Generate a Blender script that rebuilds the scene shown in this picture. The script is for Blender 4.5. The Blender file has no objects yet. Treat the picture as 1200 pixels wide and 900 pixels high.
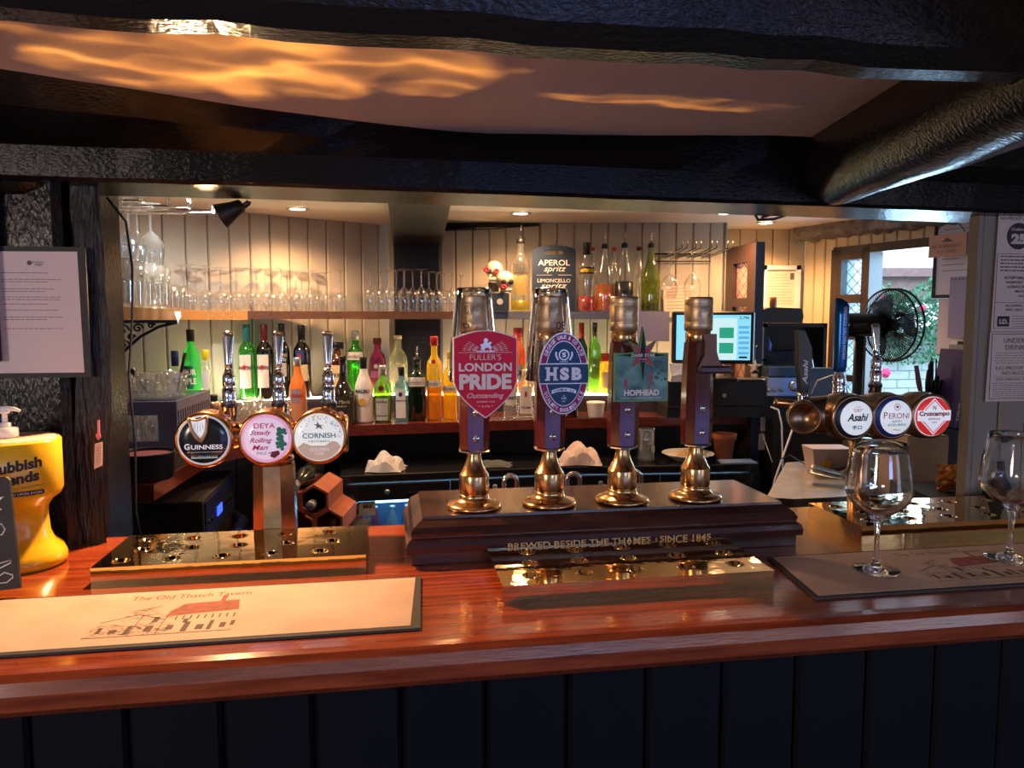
import bpy, bmesh, math, random
from mathutils import Vector, Matrix
random.seed(7)
PI = math.pi
R = math.radians

# ------------------------------------------------------------------ camera
F = 870.0                       # focal length in pixels of the 1200 px wide frame
EZ = 1.48                       # eye height
PITCH = math.atan(74 / F)
scn = bpy.context.scene
cam_d = bpy.data.cameras.new('camera')
cam = bpy.data.objects.new('camera', cam_d)
scn.collection.objects.link(cam)
cam_d.sensor_width = 36.0
cam_d.lens = F / 1200 * 36
cam_d.clip_start = 0.02
cam.location = (0, 0, EZ)
cam.rotation_euler = (PI / 2 - PITCH, 0, 0)
scn.camera = cam

# ------------------------------------------------------------------ world, exposure
w = bpy.data.worlds.new('world')
scn.world = w
w.use_nodes = True
wn = w.node_tree
wn.nodes['Background'].inputs[0].default_value = (0.62, 0.84, 1.0, 1)
wn.nodes['Background'].inputs[1].default_value = 2.2
scn.view_settings.view_transform = 'Standard'
scn.view_settings.look = 'None'
scn.view_settings.exposure = 0.12
scn.view_settings.gamma = 1.0
scn.view_settings.use_curve_mapping = False
scn.cycles.max_bounces = 14
scn.cycles.transparent_max_bounces = 40
scn.cycles.transmission_bounces = 12
scn.cycles.glossy_bounces = 6
scn.cycles.diffuse_bounces = 4
scn.cycles.sample_clamp_indirect = 25.0
scn.cycles.blur_glossy = 0.0

# ------------------------------------------------------------------ frames
A = R(9.3)                      # the bar runs 9.3 degrees off the picture plane
CA, SA = math.cos(A), math.sin(A)
CP, SP = math.cos(PITCH), math.sin(PITCH)
BY = 0.8533                     # where the bar's front edge passes the camera's axis
def bw(s, t, z=1.10):           # s along the bar, t across it towards the staff side
    return Vector((s * CA - t * SA, BY + s * SA + t * CA, z))
def ax(d, z): return d * CP - (z - EZ) * SP
def on(px, d, z): return Vector(((px - 600) / F * ax(d, z), d, z))
def zz(py, d):
    b = (450 - py) / F
    return EZ + d * (-SP + b * CP) / (CP + b * SP)
def at(px, py, d): return on(px, d, zz(py, d))
def sz(p, d): return p * d / F

def lamp(name, kind, loc, energy, color, size=0.1, size_y=None, rot=None, target=None, spot=None, blend=0.5, spread=None):
    d = bpy.data.lights.new(name, kind)
    o = bpy.data.objects.new(name, d)
    scn.collection.objects.link(o)
    o.location = loc
    d.energy = energy; d.color = color
    if kind == 'AREA':
        d.size = size
        if size_y: d.shape = 'RECTANGLE'; d.size_y = size_y
        else: d.shape = 'DISK'
        if spread: d.spread = spread
    else:
        d.shadow_soft_size = size
        if kind == 'SPOT': d.spot_size = spot; d.spot_blend = blend
    if target is not None:
        o.rotation_euler = (Vector(target) - Vector(loc)).to_track_quat('-Z', 'Y').to_euler()
    if rot: o.rotation_euler = rot
    o['kind'] = 'helper'
    return o
WARM = (1.0, 0.53, 0.23)
COOL = (0.45, 0.68, 1.0)
# public room behind the camera: window daylight, plus an added panel and fill
lamp('room_door_light', 'AREA', (1.75, -2.3, 0.62), 6.5, (0.24, 0.30, 1.0), 2.6, 0.62, target=(0.6, 1.2, 0.95))  # added low blue panel for the handle facets to reflect; no real door
lamp('room_window_light', 'AREA', (1.4, -2.3, 1.60), 10, (0.25, 0.45, 1.0), 0.8, 0.32, target=(0.35, 1.2, 1.66))
lamp('room_side_light', 'AREA', (2.3, -0.7, 1.35), 3.5, (0.75, 0.78, 1.0), 0.6, 0.8, target=(0.6, 1.2, 1.3))
lamp('room_lamp', 'AREA', (-1.5, -1.3, 1.55), 16, (1.0, 0.80, 0.70), 0.55, target=(0.0, 1.15, 1.25))  # added warm fill brightening clips and notices from the front; no fixture
# brown spot on the back of the lintel, aimed down on the bar
lamp('bar_spot', 'SPOT', bw(-0.47, 0.635, 1.655), 55, (1.0, 0.56, 0.26), 0.02, target=bw(-0.38, 0.20, 1.10), spot=R(130), blend=0.6)
lamp('bar_spot_middle', 'SPOT', bw(0.16, 0.70, 1.72), 4, (1.0, 0.66, 0.36), 0.02, target=bw(0.2, 0.2, 1.10), spot=R(120), blend=0.6)
# added upward spots whose pattern stands in for brass-tray reflections on the ceiling
def tray_glow(name, loc, energy, hx, hy, sc, seed, thin_=0.0):
    o = lamp(name, 'SPOT', loc, energy, (1, 1, 1), 0.004, spot=R(100), blend=0.1, rot=(PI, 0, A))
    d = o.data; d.use_nodes = True; nt = d.node_tree; L = nt.links; em = nt.nodes['Emission']
    def N(t, **k):
        n = nt.nodes.new(t)
        for a, b in k.items(): setattr(n, a, b)
        return n
    def MA(op, a, b=None, clamp=False):
        n = N('ShaderNodeMath', operation=op, use_clamp=clamp)
        for i, v in enumerate((a, b)):
            if v is None: continue
            if isinstance(v, (int, float)): n.inputs[i].default_value = v
            else: L.new(v, n.inputs[i])
        return n.outputs[0]
    tc = N('ShaderNodeTexCoord'); sp_ = N('ShaderNodeSeparateXYZ'); L.new(tc.outputs['Normal'], sp_.inputs[0])
    az = MA('ABSOLUTE', sp_.outputs[2])
    x = MA('DIVIDE', sp_.outputs[0], az); y = MA('DIVIDE', sp_.outputs[1], az)
    cb = N('ShaderNodeCombineXYZ'); L.new(x, cb.inputs[0]); L.new(y, cb.inputs[1]); cb.inputs[2].default_value = seed
    no = N('ShaderNodeTexNoise'); no.inputs['Scale'].default_value = 5.0; no.inputs['Detail'].default_value = 1.5; L.new(cb.outputs[0], no.inputs['Vector'])
    wv = N('ShaderNodeVectorMath', operation='SCALE'); L.new(no.outputs['Color'], wv.inputs[0]); wv.inputs['Scale'].default_value = 0.30
    ad = N('ShaderNodeVectorMath', operation='ADD'); L.new(cb.outputs[0], ad.inputs[0]); L.new(wv.outputs[0], ad.inputs[1])
    mp = N('ShaderNodeMapping'); mp.inputs['Scale'].default_value = (sc, sc * 2.6, 1); mp.inputs['Rotation'].default_value = (0, 0, R(-14)); L.new(ad.outputs[0], mp.inputs[0])
    vo = N('ShaderNodeTexVoronoi', feature='SMOOTH_F1'); vo.inputs['Scale'].default_value = 1.0; vo.inputs['Smoothness'].default_value = 0.25; L.new(mp.outputs[0], vo.inputs['Vector'])
    rid = MA('POWER', vo.outputs['Distance'], 3.2)
    # elongated patch with a lobed edge
    ex = MA('POWER', MA('DIVIDE', MA('ABSOLUTE', x), hx), 2.0); ey = MA('POWER', MA('DIVIDE', MA('ABSOLUTE', y), hy), 2.0)
    rr_ = MA('ADD', MA('ADD', ex, ey), MA('MULTIPLY', MA('SUBTRACT', no.outputs['Fac'], 0.5), 2.6))
    mask = MA('MULTIPLY', MA('SUBTRACT', 1.0, rr_), 2.2, True)
    mask = MA('MAXIMUM', mask, 0.0)
    st = MA('MULTIPLY', mask, MA('ADD', MA('MULTIPLY', rid, 3.2), 0.22 if not thin_ else thin_))
    em.inputs[0].default_value = (1.0, 0.36, 0.055, 1)
    L.new(st, em.inputs[1])
    return o
tray_glow('tray_glow_left', bw(-0.31, 0.19, 1.20), 17, 0.56, 0.24, 4.2, 0.0)
tray_glow('tray_glow_middle', bw(0.28, 0.26, 1.20), 8, 0.34, 0.06, 5.5, 3.0, 0.02)
# recessed downlights
# recessed downlights
DOWN = [(349, 253, 3.15), (610, 257, 3.28), (850, 257, 3.28), (897, 266, 3.6)]
for px, py, d in DOWN:
    p = at(px, py, d)
    lamp('downlight_beam', 'SPOT', (p.x, p.y, 1.915), 34, WARM, 0.03, target=(p.x, p.y + 0.1, 0), spot=R(150), blend=0.9)
lamp('downlight_near', 'SPOT', (-0.2, 2.3, 1.915), 22, WARM, 0.03, target=(-0.2, 2.5, 0), spot=R(150), blend=0.9)
lamp('downlight_left', 'SPOT', (-1.15, 2.5, 1.915), 30, (0.95, 0.93, 0.86), 0.03, target=(-1.25, 2.9, 0.6), spot=R(150), blend=0.9)
# daylight through the staff window
lamp('window_light', 'AREA', (1.95, 3.45, 1.45), 17, (0.42, 0.70, 1.0), 0.6, 0.7, target=(0.6, 2.2, 1.25))

# ------------------------------------------------------------------ materials
MATS = {}
def mat(name, col=(0.5, 0.5, 0.5), rough=0.5, metal=0.0, em=None, es=0.0, bump=0.0, bs=20.0, var=0.0, vs=6.0, coat=0.0,
        stretch=None, col2=None, spec=None, trans=0.0, alpha=1.0, wave=None, bd=0.02, rv=0.0):
    if name in MATS: return MATS[name]
    m = bpy.data.materials.new(name)
    m.use_nodes = True
    nt = m.node_tree
    b = nt.nodes['Principled BSDF']
    b.inputs['Base Color'].default_value = (*col, 1)
    b.inputs['Roughness'].default_value = rough
    b.inputs['Metallic'].default_value = metal
    b.inputs['Coat Weight'].default_value = coat
    b.inputs['Coat Roughness'].default_value = 0.08
    b.inputs['Transmission Weight'].default_value = trans
    b.inputs['Alpha'].default_value = alpha
    if spec is not None: b.inputs['Specular IOR Level'].default_value = spec
    if em:
        b.inputs['Emission Color'].default_value = (*em, 1)
        b.inputs['Emission Strength'].default_value = es
    if bump or var or rv or col2:
        tc = nt.nodes.new('ShaderNodeTexCoord')
        mp = nt.nodes.new('ShaderNodeMapping')
        mp.inputs['Scale'].default_value = stretch or (1, 1, 1)
        nt.links.new(tc.outputs['Object'], mp.inputs[0])
        if var or col2:
            n = nt.nodes.new('ShaderNodeTexNoise')
            n.inputs['Scale'].default_value = vs
            n.inputs['Detail'].default_value = 6
            nt.links.new(mp.outputs[0], n.inputs['Vector'])
            cr = nt.nodes.new('ShaderNodeValToRGB')
            cr.color_ramp.elements[0].position = 0.32
            cr.color_ramp.elements[1].position = 0.68
            c2 = col2 or tuple(min(1, c * (1 + var)) for c in col)
            c1 = col if col2 else tuple(c * (1 - var) for c in col)
            cr.color_ramp.elements[0].color = (*c1, 1)
            cr.color_ramp.elements[1].color = (*c2, 1)
            nt.links.new(n.outputs[0], cr.inputs[0])
            nt.links.new(cr.outputs[0], b.inputs['Base Color'])
        if bump:
            n2 = nt.nodes.new('ShaderNodeTexNoise')
            n2.inputs['Scale'].default_value = bs
            n2.inputs['Detail'].default_value = 4
            nt.links.new(mp.outputs[0], n2.inputs['Vector'])
            bp = nt.nodes.new('ShaderNodeBump')
            bp.inputs['Strength'].default_value = bump
            bp.inputs['Distance'].default_value = bd
            nt.links.new(n2.outputs[0], bp.inputs['Height'])
            nt.links.new(bp.outputs[0], b.inputs['Normal'])
            if coat: nt.links.new(bp.outputs[0], b.inputs['Coat Normal'])
    MATS[name] = m
    return m

def thin(name, col=(0.97, 0.98, 0.98), gloss=0.12, edge=0.75, diff=0.0, dcol=None, rough=0.03):
    """thin walled glass: tinted transparency, a sheen growing to the edges, a little scattering"""
    if name in MATS: return MATS[name]
    m = bpy.data.materials.new(name); m.use_nodes = True
    nt = m.node_tree; nt.nodes.clear()
    o = nt.nodes.new('ShaderNodeOutputMaterial')
    t = nt.nodes.new('ShaderNodeBsdfTransparent'); t.inputs[0].default_value = (*col, 1)
    g = nt.nodes.new('ShaderNodeBsdfGlossy'); g.inputs['Roughness'].default_value = rough
    g.inputs[0].default_value = (1, 1, 1, 1)
    base = t
    if diff:
        dn = nt.nodes.new('ShaderNodeBsdfTranslucent'); dn.inputs[0].default_value = (*(dcol or col), 1)
        d2 = nt.nodes.new('ShaderNodeBsdfDiffuse'); d2.inputs[0].default_value = (*(dcol or col), 1)
        ms = nt.nodes.new('ShaderNodeMixShader'); ms.inputs[0].default_value = 0.35
        nt.links.new(dn.outputs[0], ms.inputs[1]); nt.links.new(d2.outputs[0], ms.inputs[2])
        m2 = nt.nodes.new('ShaderNodeMixShader'); m2.inputs[0].default_value = diff
        nt.links.new(t.outputs[0], m2.inputs[1]); nt.links.new(ms.outputs[0], m2.inputs[2])
        base = m2
    lw = nt.nodes.new('ShaderNodeLayerWeight'); lw.inputs[0].default_value = 0.5
    pw = nt.nodes.new('ShaderNodeMath'); pw.operation = 'POWER'; pw.inputs[1].default_value = 3.0
    nt.links.new(lw.outputs['Facing'], pw.inputs[0])
    mr = nt.nodes.new('ShaderNodeMapRange')
    mr.inputs[3].default_value = gloss; mr.inputs[4].default_value = edge
    nt.links.new(pw.outputs[0], mr.inputs[0])
    mx = nt.nodes.new('ShaderNodeMixShader')
    nt.links.new(mr.outputs[0], mx.inputs[0])
    nt.links.new(base.outputs[0], mx.inputs[1]); nt.links.new(g.outputs[0], mx.inputs[2])
    nt.links.new(mx.outputs[0], o.inputs[0])
    MATS[name] = m
    return m

def solid_glass(name, col=(1, 1, 1), rough=0.0, ior=1.48):
    if name in MATS: return MATS[name]
    m = bpy.data.materials.new(name); m.use_nodes = True
    nt = m.node_tree; nt.nodes.clear()
    o = nt.nodes.new('ShaderNodeOutputMaterial')
    g = nt.nodes.new('ShaderNodeBsdfGlass'); g.inputs[0].default_value = (*col, 1)
    g.inputs['Roughness'].default_value = rough; g.inputs['IOR'].default_value = ior
    nt.links.new(g.outputs[0], o.inputs[0])
    MATS[name] = m
    return m

BLACKWOOD = mat('black_gloss_timber', (0.010, 0.009, 0.009), 0.17, bump=0.55, bs=200, bd=0.0025, stretch=(0.6, 1.1, 1.1), col2=(0.018, 0.014, 0.012), vs=8, spec=0.4)
BLACKPOST = mat('black_tarred_post', (0.006, 0.006, 0.007), 0.20, bump=0.6, bs=220, bd=0.003, stretch=(1, 1, 0.28), col2=(0.012, 0.010, 0.010), vs=20, spec=0.35)
ROUGHBARK = mat('rough_hewn_timber', (0.008, 0.006, 0.006), 0.4, bump=1.0, bs=50, bd=0.012, stretch=(2.5, 2.5, 0.35), col2=(0.025, 0.018, 0.014), vs=30)
PLASTER = mat('ceiling_plaster', (0.66, 0.62, 0.64), 0.8, bump=0.15, bs=90, bd=0.003, var=0.03, vs=4)
CREAM = mat('cream_panel_paint', (0.50, 0.455, 0.385), 0.5, var=0.03, vs=3)
GREYPANEL = mat('grey_panel_paint', (0.25, 0.215, 0.175), 0.55, var=0.04, vs=3)
BARTOP = mat('varnished_bar_wood', (0.17, 0.026, 0.009), 0.16, coat=0.6, col2=(0.34, 0.068, 0.021), vs=7, stretch=(1.2, 14, 14), bump=0.06, bs=30, bd=0.002)
NOSING = mat('bar_nosing_wood', (0.16, 0.035, 0.014), 0.25, coat=0.4, col2=(0.26, 0.06, 0.02), vs=7, stretch=(1.2, 14, 14))
BARFRONT = mat('navy_black_boards', (0.005, 0.006, 0.010), 0.5, var=0.1, spec=0.15)
DARKWOOD = mat('dark_plinth_wood', (0.030, 0.010, 0.010), 0.24, coat=0.5, col2=(0.055, 0.018, 0.015), vs=8, stretch=(1, 10, 10), bump=0.05, bs=40, bd=0.002)
HANDLEWOOD = mat('rosewood_handle', (0.06, 0.010, 0.012), 0.14, coat=0.8, col2=(0.11, 0.018, 0.018), vs=30, stretch=(3, 3, 0.4))
BRASS = mat('polished_brass', (0.80, 0.56, 0.24), 0.035, 1.0, bump=0.22, bs=13, bd=0.003)
BRASSD = mat('lacquered_brass', (0.72, 0.43, 0.19), 0.22, 1.0, bump=0.03, bs=60, bd=0.001, var=0.12, vs=14)
COPPER = mat('aged_copper_brass', (0.70, 0.36, 0.16), 0.20, 1.0, bump=0.05, bs=40, bd=0.001, var=0.2, vs=25)
OLDBRASS = mat('dull_old_brass', (0.42, 0.27, 0.16), 0.28, 1.0, bump=0.1, bs=60, bd=0.001, var=0.3, vs=25)
CHROME = mat('chrome', (0.82, 0.84, 0.88), 0.09, 1.0)
STEEL = mat('brushed_steel', (0.60, 0.60, 0.60), 0.3, 1.0, var=0.15, vs=20)
BLACK = mat('black_plastic', (0.010, 0.010, 0.012), 0.35)
BLACKM = mat('matt_black', (0.012, 0.012, 0.013), 0.7)
WHITE = mat('white_paint', (0.80, 0.79, 0.78), 0.5)
WHITEP = mat('white_plastic', (0.80, 0.82, 0.84), 0.3)
PAPER = mat('white_paper', (0.76, 0.70, 0.69), 0.8)
INK = mat('dark_ink', (0.03, 0.025, 0.03), 0.7)
CREAMINK = mat('cream_print', (0.85, 0.80, 0.74), 0.5)
GOLD = mat('gold_paint', (0.60, 0.36, 0.16), 0.35, 0.6)
OAK = mat('honey_oak', (0.36, 0.17, 0.05), 0.45, col2=(0.55, 0.29, 0.10), vs=10, stretch=(1.5, 16, 16))
WALNUT = mat('dark_shelf_wood', (0.08, 0.035, 0.018), 0.4, col2=(0.15, 0.07, 0.035), vs=10, stretch=(1.5, 16, 16))
SLATEB = mat('slate_blue_shelf', (0.10, 0.12, 0.20), 0.5, bump=0.5, bs=60, bd=0.004)
REDWOOD = mat('red_counter_wood', (0.10, 0.016, 0.010), 0.2, coat=0.6, col2=(0.17, 0.03, 0.015), vs=8, stretch=(1, 12, 12))
GLASS = thin('thin_glass', (0.93, 0.95, 0.955), 0.16, 1.0, 0.05, (0.9, 0.93, 0.95))
CLEAR = thin('clear_bottle_glass', (0.90, 0.93, 0.92), 0.10, 0.8, 0.06, (0.9, 0.95, 0.9))
XGLASS = solid_glass('crystal', (0.99, 0.99, 1.0))
LED = mat('led_strip', (1, 0.9, 0.7), 0.5, em=(1.0, 0.86, 0.58), es=16)
BULB = mat('downlight_bulb', (1, 0.9, 0.8), 0.5, em=(1.0, 0.80, 0.55), es=25)

# ------------------------------------------------------------------ mesh builder
COL = scn.collection
class MB:
    def __init__(s): s.v = []; s.f = []; s.sm = []
    def add(s, vs, fs, smooth=False, M=None):
        o = len(s.v)
        if M is not None: vs = [M @ Vector(v) for v in vs]
        s.v += [tuple(v) for v in vs]
        s.f += [tuple(i + o for i in f) for f in fs]
        s.sm += [smooth] * len(fs)
        return s
    def box(s, x0, x1, y0, y1, z0, z1, M=None, bev=0.0):
        if bev:
            b = bev
            # chamfered vertical + horizontal edges through a lathe like stack
            def ring(i, z): return [(x0 + i, y0 + b, z), (x0 + b, y0 + i, z), (x1 - b, y0 + i, z), (x1 - i, y0 + b, z),
                                    (x1 - i, y1 - b, z), (x1 - b, y1 - i, z), (x0 + b, y1 - i, z), (x0 + i, y1 - b, z)]
            def ring2(z): return [(x0 + b, y0 + b, z)] * 2 + [(x1 - b, y0 + b, z)] * 2 + [(x1 - b, y1 - b, z)] * 2 + [(x0 + b, y1 - b, z)] * 2
            vs = []
            for i, z in ((b * 0.9, z0), (0, z0 + b), (0, z1 - b), (b * 0.9, z1)): vs += ring(i, z)
            fs = [tuple(range(7, -1, -1)), tuple(range(24, 32))]
            for k in range(3):
                for j in range(8):
                    a, c = k * 8 + j, k * 8 + (j + 1) % 8
                    fs.append((a, c, c + 8, a + 8))
            return s.add(vs, fs, False, M)
        vs = [(x, y, z) for z in (z0, z1) for x, y in ((x0, y0), (x1, y0), (x1, y1), (x0, y1))]
        return s.add(vs, [(3, 2, 1, 0), (4, 5, 6, 7), (0, 1, 5, 4), (1, 2, 6, 5), (2, 3, 7, 6), (3, 0, 4, 7)], False, M)
    def lathe(s, prof, n=24, M=None, smooth=True, sq=0.0, ph=0.0, cap=True):
        vs = []; fs = []
        for r, z in prof:
            for k in range(n):
                a = 2 * PI * k / n + ph
                q = 1.0
                if sq:
                    q = 1 / (abs(math.cos(a)) ** sq + abs(math.sin(a)) ** sq) ** (1 / sq)
                vs.append((r * q * math.cos(a), r * q * math.sin(a), z))
        m = len(prof)
        for i in range(m - 1):
            for k in range(n):
                a, b = i * n + k, i * n + (k + 1) % n
                fs.append((a, b, b + n, a + n))
        if cap:
            if prof[0][0] > 1e-5: fs.append(tuple(range(n - 1, -1, -1)))
            if prof[-1][0] > 1e-5: fs.append(tuple(range((m - 1) * n, m * n)))
        return s.add(vs, fs, smooth, M)
    def tube(s, pts, r, n=8, closed=False, M=None):
        pts = [Vector(p) for p in pts]; rr = r if isinstance(r, (list, tuple)) else [r] * len(pts)
        vs = []; fs = []; m = len(pts); ref = None
        for i, p in enumerate(pts):
            a = pts[(i - 1) % m] if (closed or i) else p
            b = pts[(i + 1) % m] if (closed or i < m - 1) else p
            d = (b - a).normalized()
            if ref is None:
                ref = Vector((0, 0, 1)) if abs(d.z) < 0.9 else Vector((1, 0, 0))
            u = (ref - d * ref.dot(d)).normalized(); ref = u
            v = d.cross(u)
            for k in range(n):
                t = 2 * PI * k / n
                vs.append(p + (u * math.cos(t) + v * math.sin(t)) * rr[i])
        for i in range(m if closed else m - 1):
            for k in range(n):
                a, b = i * n + k, i * n + (k + 1) % n
                c, d = ((i + 1) % m) * n + (k + 1) % n, ((i + 1) % m) * n + k
                fs.append((a, d, c, b))
        if not closed: fs += [tuple(range(n)), tuple(range(m * n - 1, (m - 1) * n - 1, -1))]
        return s.add(vs, fs, True, M)
    def poly(s, pts, y0, y1, M=None):          # outline in XZ, extruded along Y
        n = len(pts)
        vs = [(x, y0, z) for x, z in pts] + [(x, y1, z) for x, z in pts]
        fs = [tuple(range(n)), tuple(range(2 * n - 1, n - 1, -1))]
        for i in range(n):
            j = (i + 1) % n
            fs.append((j, i, i + n, j + n))
        return s.add(vs, fs, False, M)
    def plan(s, pts, z0, z1, M=None):          # outline in XY, extruded along Z
        n = len(pts)
        vs = [(x, y, z0) for x, y in pts] + [(x, y, z1) for x, y in pts]
        fs = [tuple(range(n - 1, -1, -1)), tuple(range(n, 2 * n))]
        for i in range(n):
            j = (i + 1) % n
            fs.append((i, j, j + n, i + n))
        return s.add(vs, fs, False, M)
    def patch(s, r, a0, a1, z0, z1, th=0.0008, n=10, sq=0.0):   # label wrapped round the front (-Y)
        vs = []; fs = []
        for k in range(n + 1):
            a = a0 + (a1 - a0) * k / n - PI / 2
            q = 1.0
            if sq: q = 1 / (abs(math.cos(a)) ** sq + abs(math.sin(a)) ** sq) ** (1 / sq)
            for rr in (r * q, (r + th) * q):
                for z in (z0, z1): vs.append((rr * math.cos(a), rr * math.sin(a), z))
        for k in range(n):
            o = k * 4
            fs += [(o + 2, o + 6, o + 7, o + 3), (o + 1, o + 5, o + 4, o), (o + 3, o + 7, o + 5, o + 1), (o, o + 4, o + 6, o + 2)]
        fs += [(0, 2, 3, 1), (n * 4 + 1, n * 4 + 3, n * 4 + 2, n * 4)]
        return s.add(vs, fs, False)
    def ball(s, c, r, n=12, M=None, sc=(1, 1, 1)):
        prof = [(math.sin(PI * k / 8) * r, -math.cos(PI * k / 8) * r) for k in range(9)]
        prof[0] = (0, -r); prof[-1] = (0, r)
        T = Matrix.Translation(c) @ Matrix.Diagonal((*sc, 1))
        return s.lathe(prof, n, (M @ T) if M is not None else T)
    def mesh(s, name, m):
        me = bpy.data.meshes.new(name)
        me.from_pydata(s.v, [], s.f)
        me.polygons.foreach_set('use_smooth', s.sm)
        me.materials.append(m)
        me.validate(); me.update()
        return me
    def build(s, name, m, parent=None, loc=(0, 0, 0), rz=0.0, rot=None):
        o = bpy.data.objects.new(name, s.mesh(name, m))
        COL.objects.link(o)
        o.location = loc
        o.rotation_euler = rot or (0, 0, rz)
        if parent: o.parent = parent
        return o
def inst(o, loc, rz=0.0, parent=None, name=None, rot=None):
    c = o.copy(); c.location = loc; c.rotation_euler = rot or (0, 0, rz)
    if name: c.name = name
    COL.objects.link(c)
    if parent: c.parent = parent
    return c
def tag(o, label, cat, group=None):
    o['label'] = label; o['category'] = cat
    if group: o['group'] = group
    return o
def thing(name, label, cat, loc=(0, 0, 0), rz=0.0, group=None, rot=None):
    o = bpy.data.objects.new(name, None); COL.objects.link(o)
    o.empty_display_size = 0.05
    o.location = loc; o.rotation_euler = rot or (0, 0, rz)
    return tag(o, label, cat, group)
def struct(o): o['kind'] = 'structure'; return o
def stuff(o): o['kind'] = 'stuff'; return o
KIDS = {}
def copy_thing(src, loc, label, rz=None, group=None, scale=None):
    kids = KIDS.get(src.name)
    if kids is None:
        kids = [(c, [g for g in bpy.data.objects if g.parent == c]) for c in bpy.data.objects if c.parent == src]
        KIDS[src.name] = kids
    r = src.copy(); COL.objects.link(r); r.location = loc
    if rz is not None: r.rotation_euler = (0, 0, rz)
    if scale: r.scale = scale
    r['label'] = label
    if group: r['group'] = group
    for c, gs in kids:
        n = c.copy(); COL.objects.link(n); n.parent = r
        for g in gs:
            q = g.copy(); COL.objects.link(q); q.parent = n
    return r
def relabel(o, label): o['label'] = label; return o

# text ---------------------------------------------------------------
TX = {}
def glyphs(txt, bold=0.0, shear=0.0):
    k = (txt, bold, shear)
    if k in TX: return TX[k]
    cu = bpy.data.curves.new('t', 'FONT')
    cu.body = txt; cu.offset = bold; cu.shear = shear; cu.resolution_u = 3; cu.extrude = 0.0
    cu.fill_mode = 'FRONT'
    ob = bpy.data.objects.new('t', cu)
    me = bpy.data.meshes.new_from_object(ob)
    vs = [(v.co.x, v.co.y) for v in me.vertices]
    fs = [tuple(p.vertices) for p in me.polygons]
    bpy.data.objects.remove(ob); bpy.data.curves.remove(cu); bpy.data.meshes.remove(me)
    if not vs: vs = [(0, 0)]
    x0 = min(v[0] for v in vs); x1 = max(v[0] for v in vs); y0 = min(v[1] for v in vs); y1 = max(v[1] for v in vs)
    vs = [((x - x0) / max(1e-6, x1 - x0) - 0.5, (y - y0) / max(1e-6, y1 - y0)) for x, y in vs]
    TX[k] = (vs, fs)
    return TX[k]
def words(mb, items, y=0.0, cyl=None, M=None, flip=False, sq=0.0):
    """items: (text, x centre, z bottom, width, height[, bold[, shear[, rise]]]) in the XZ plane facing -Y"""
    for it in items:
        txt, x, z, wd, h = it[:5]
        bold = it[5] if len(it) > 5 else 0.0
        sh = it[6] if len(it) > 6 else 0.0
        rise = it[7] if len(it) > 7 else 0.0
        vs, fs = glyphs(txt, bold, sh)
        out = []
        for a, b in vs:
            X = x + (-a if flip else a) * wd; Z = z + b * h + a * rise
            if cyl:
                q = 1.0
                if sq: q = 1 / (abs(math.cos(X / cyl)) ** sq + abs(math.sin(X / cyl)) ** sq) ** (1 / sq)
                out.append((q * cyl * math.sin(X / cyl), -q * cyl * math.cos(X / cyl), Z))
            else: out.append((X, y, Z))
        if flip: fs = [f[::-1] for f in fs]
        mb.add(out, fs, False, M)
    return mb
def arc_words(mb, txt, cx, cz, rx, rz, a0, a1, h, y, wd=0.7, bold=0.02, inward=False):
    n = len(txt)
    for i, ch in enumerate(txt):
        if ch == ' ': continue
        a = a0 + (a1 - a0) * (i + 0.5) / n
        X, Z = cx + rx * math.cos(a), cz + rz * math.sin(a)
        up = a - PI / 2 if not inward else a + PI / 2
        vs, fs = glyphs(ch, bold)
        c, s_ = math.cos(up), math.sin(up)
        out = []
        for p, q in vs:
            u, v = p * h * wd, (q - 0.5) * h
            out.append((X + u * c - v * s_, y, Z + u * s_ + v * c))
        mb.add(out, fs)
def lines(mb, x0, x1, z1, z0, n, y, th=0.001, ragged=0.25, rnd=None):
    rnd = rnd or random
    for k in range(n):
        z = z1 - (z1 - z0) * k / max(1, n - 1)
        e = x1 - (x1 - x0) * ragged * rnd.random()
        x = x0
        while x < e:
            wl = (x1 - x0) * rnd.uniform(0.03, 0.1)
            mb.add([(x, y, z), (min(e, x + wl), y, z), (min(e, x + wl), y, z + th), (x, y, z + th)], [(0, 1, 2, 3)])
            x += wl + (x1 - x0) * 0.015
def disc(r, n=40, cx=0, cz=0, rz=None):
    return [(cx + r * math.cos(2 * PI * k / n), cz + (rz or r) * math.sin(2 * PI * k / n)) for k in range(n)]

# ================================================================== the setting
def bthing(name, label, cat, s, t, z=1.10, rz=0.0, group=None):
    return thing(name, label, cat, bw(s, t, z), A + rz, group)
BARM = Matrix.Translation(bw(0, 0, 0)) @ Matrix.Rotation(A, 4, 'Z')
def bmb():                       # a builder whose local frame is the bar's own
    return MB()
def bbuild(mb, name, m, parent=None):
    return mb.build(name, m, parent, loc=bw(0, 0, 0), rz=A)

mb = MB(); mb.box(-4, 4.5, -3.4, 6.0, -0.12, 0.0)
struct(mb.build('floor', mat('dark_floor', (0.05, 0.04, 0.035), 0.6, var=0.2)))
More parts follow.
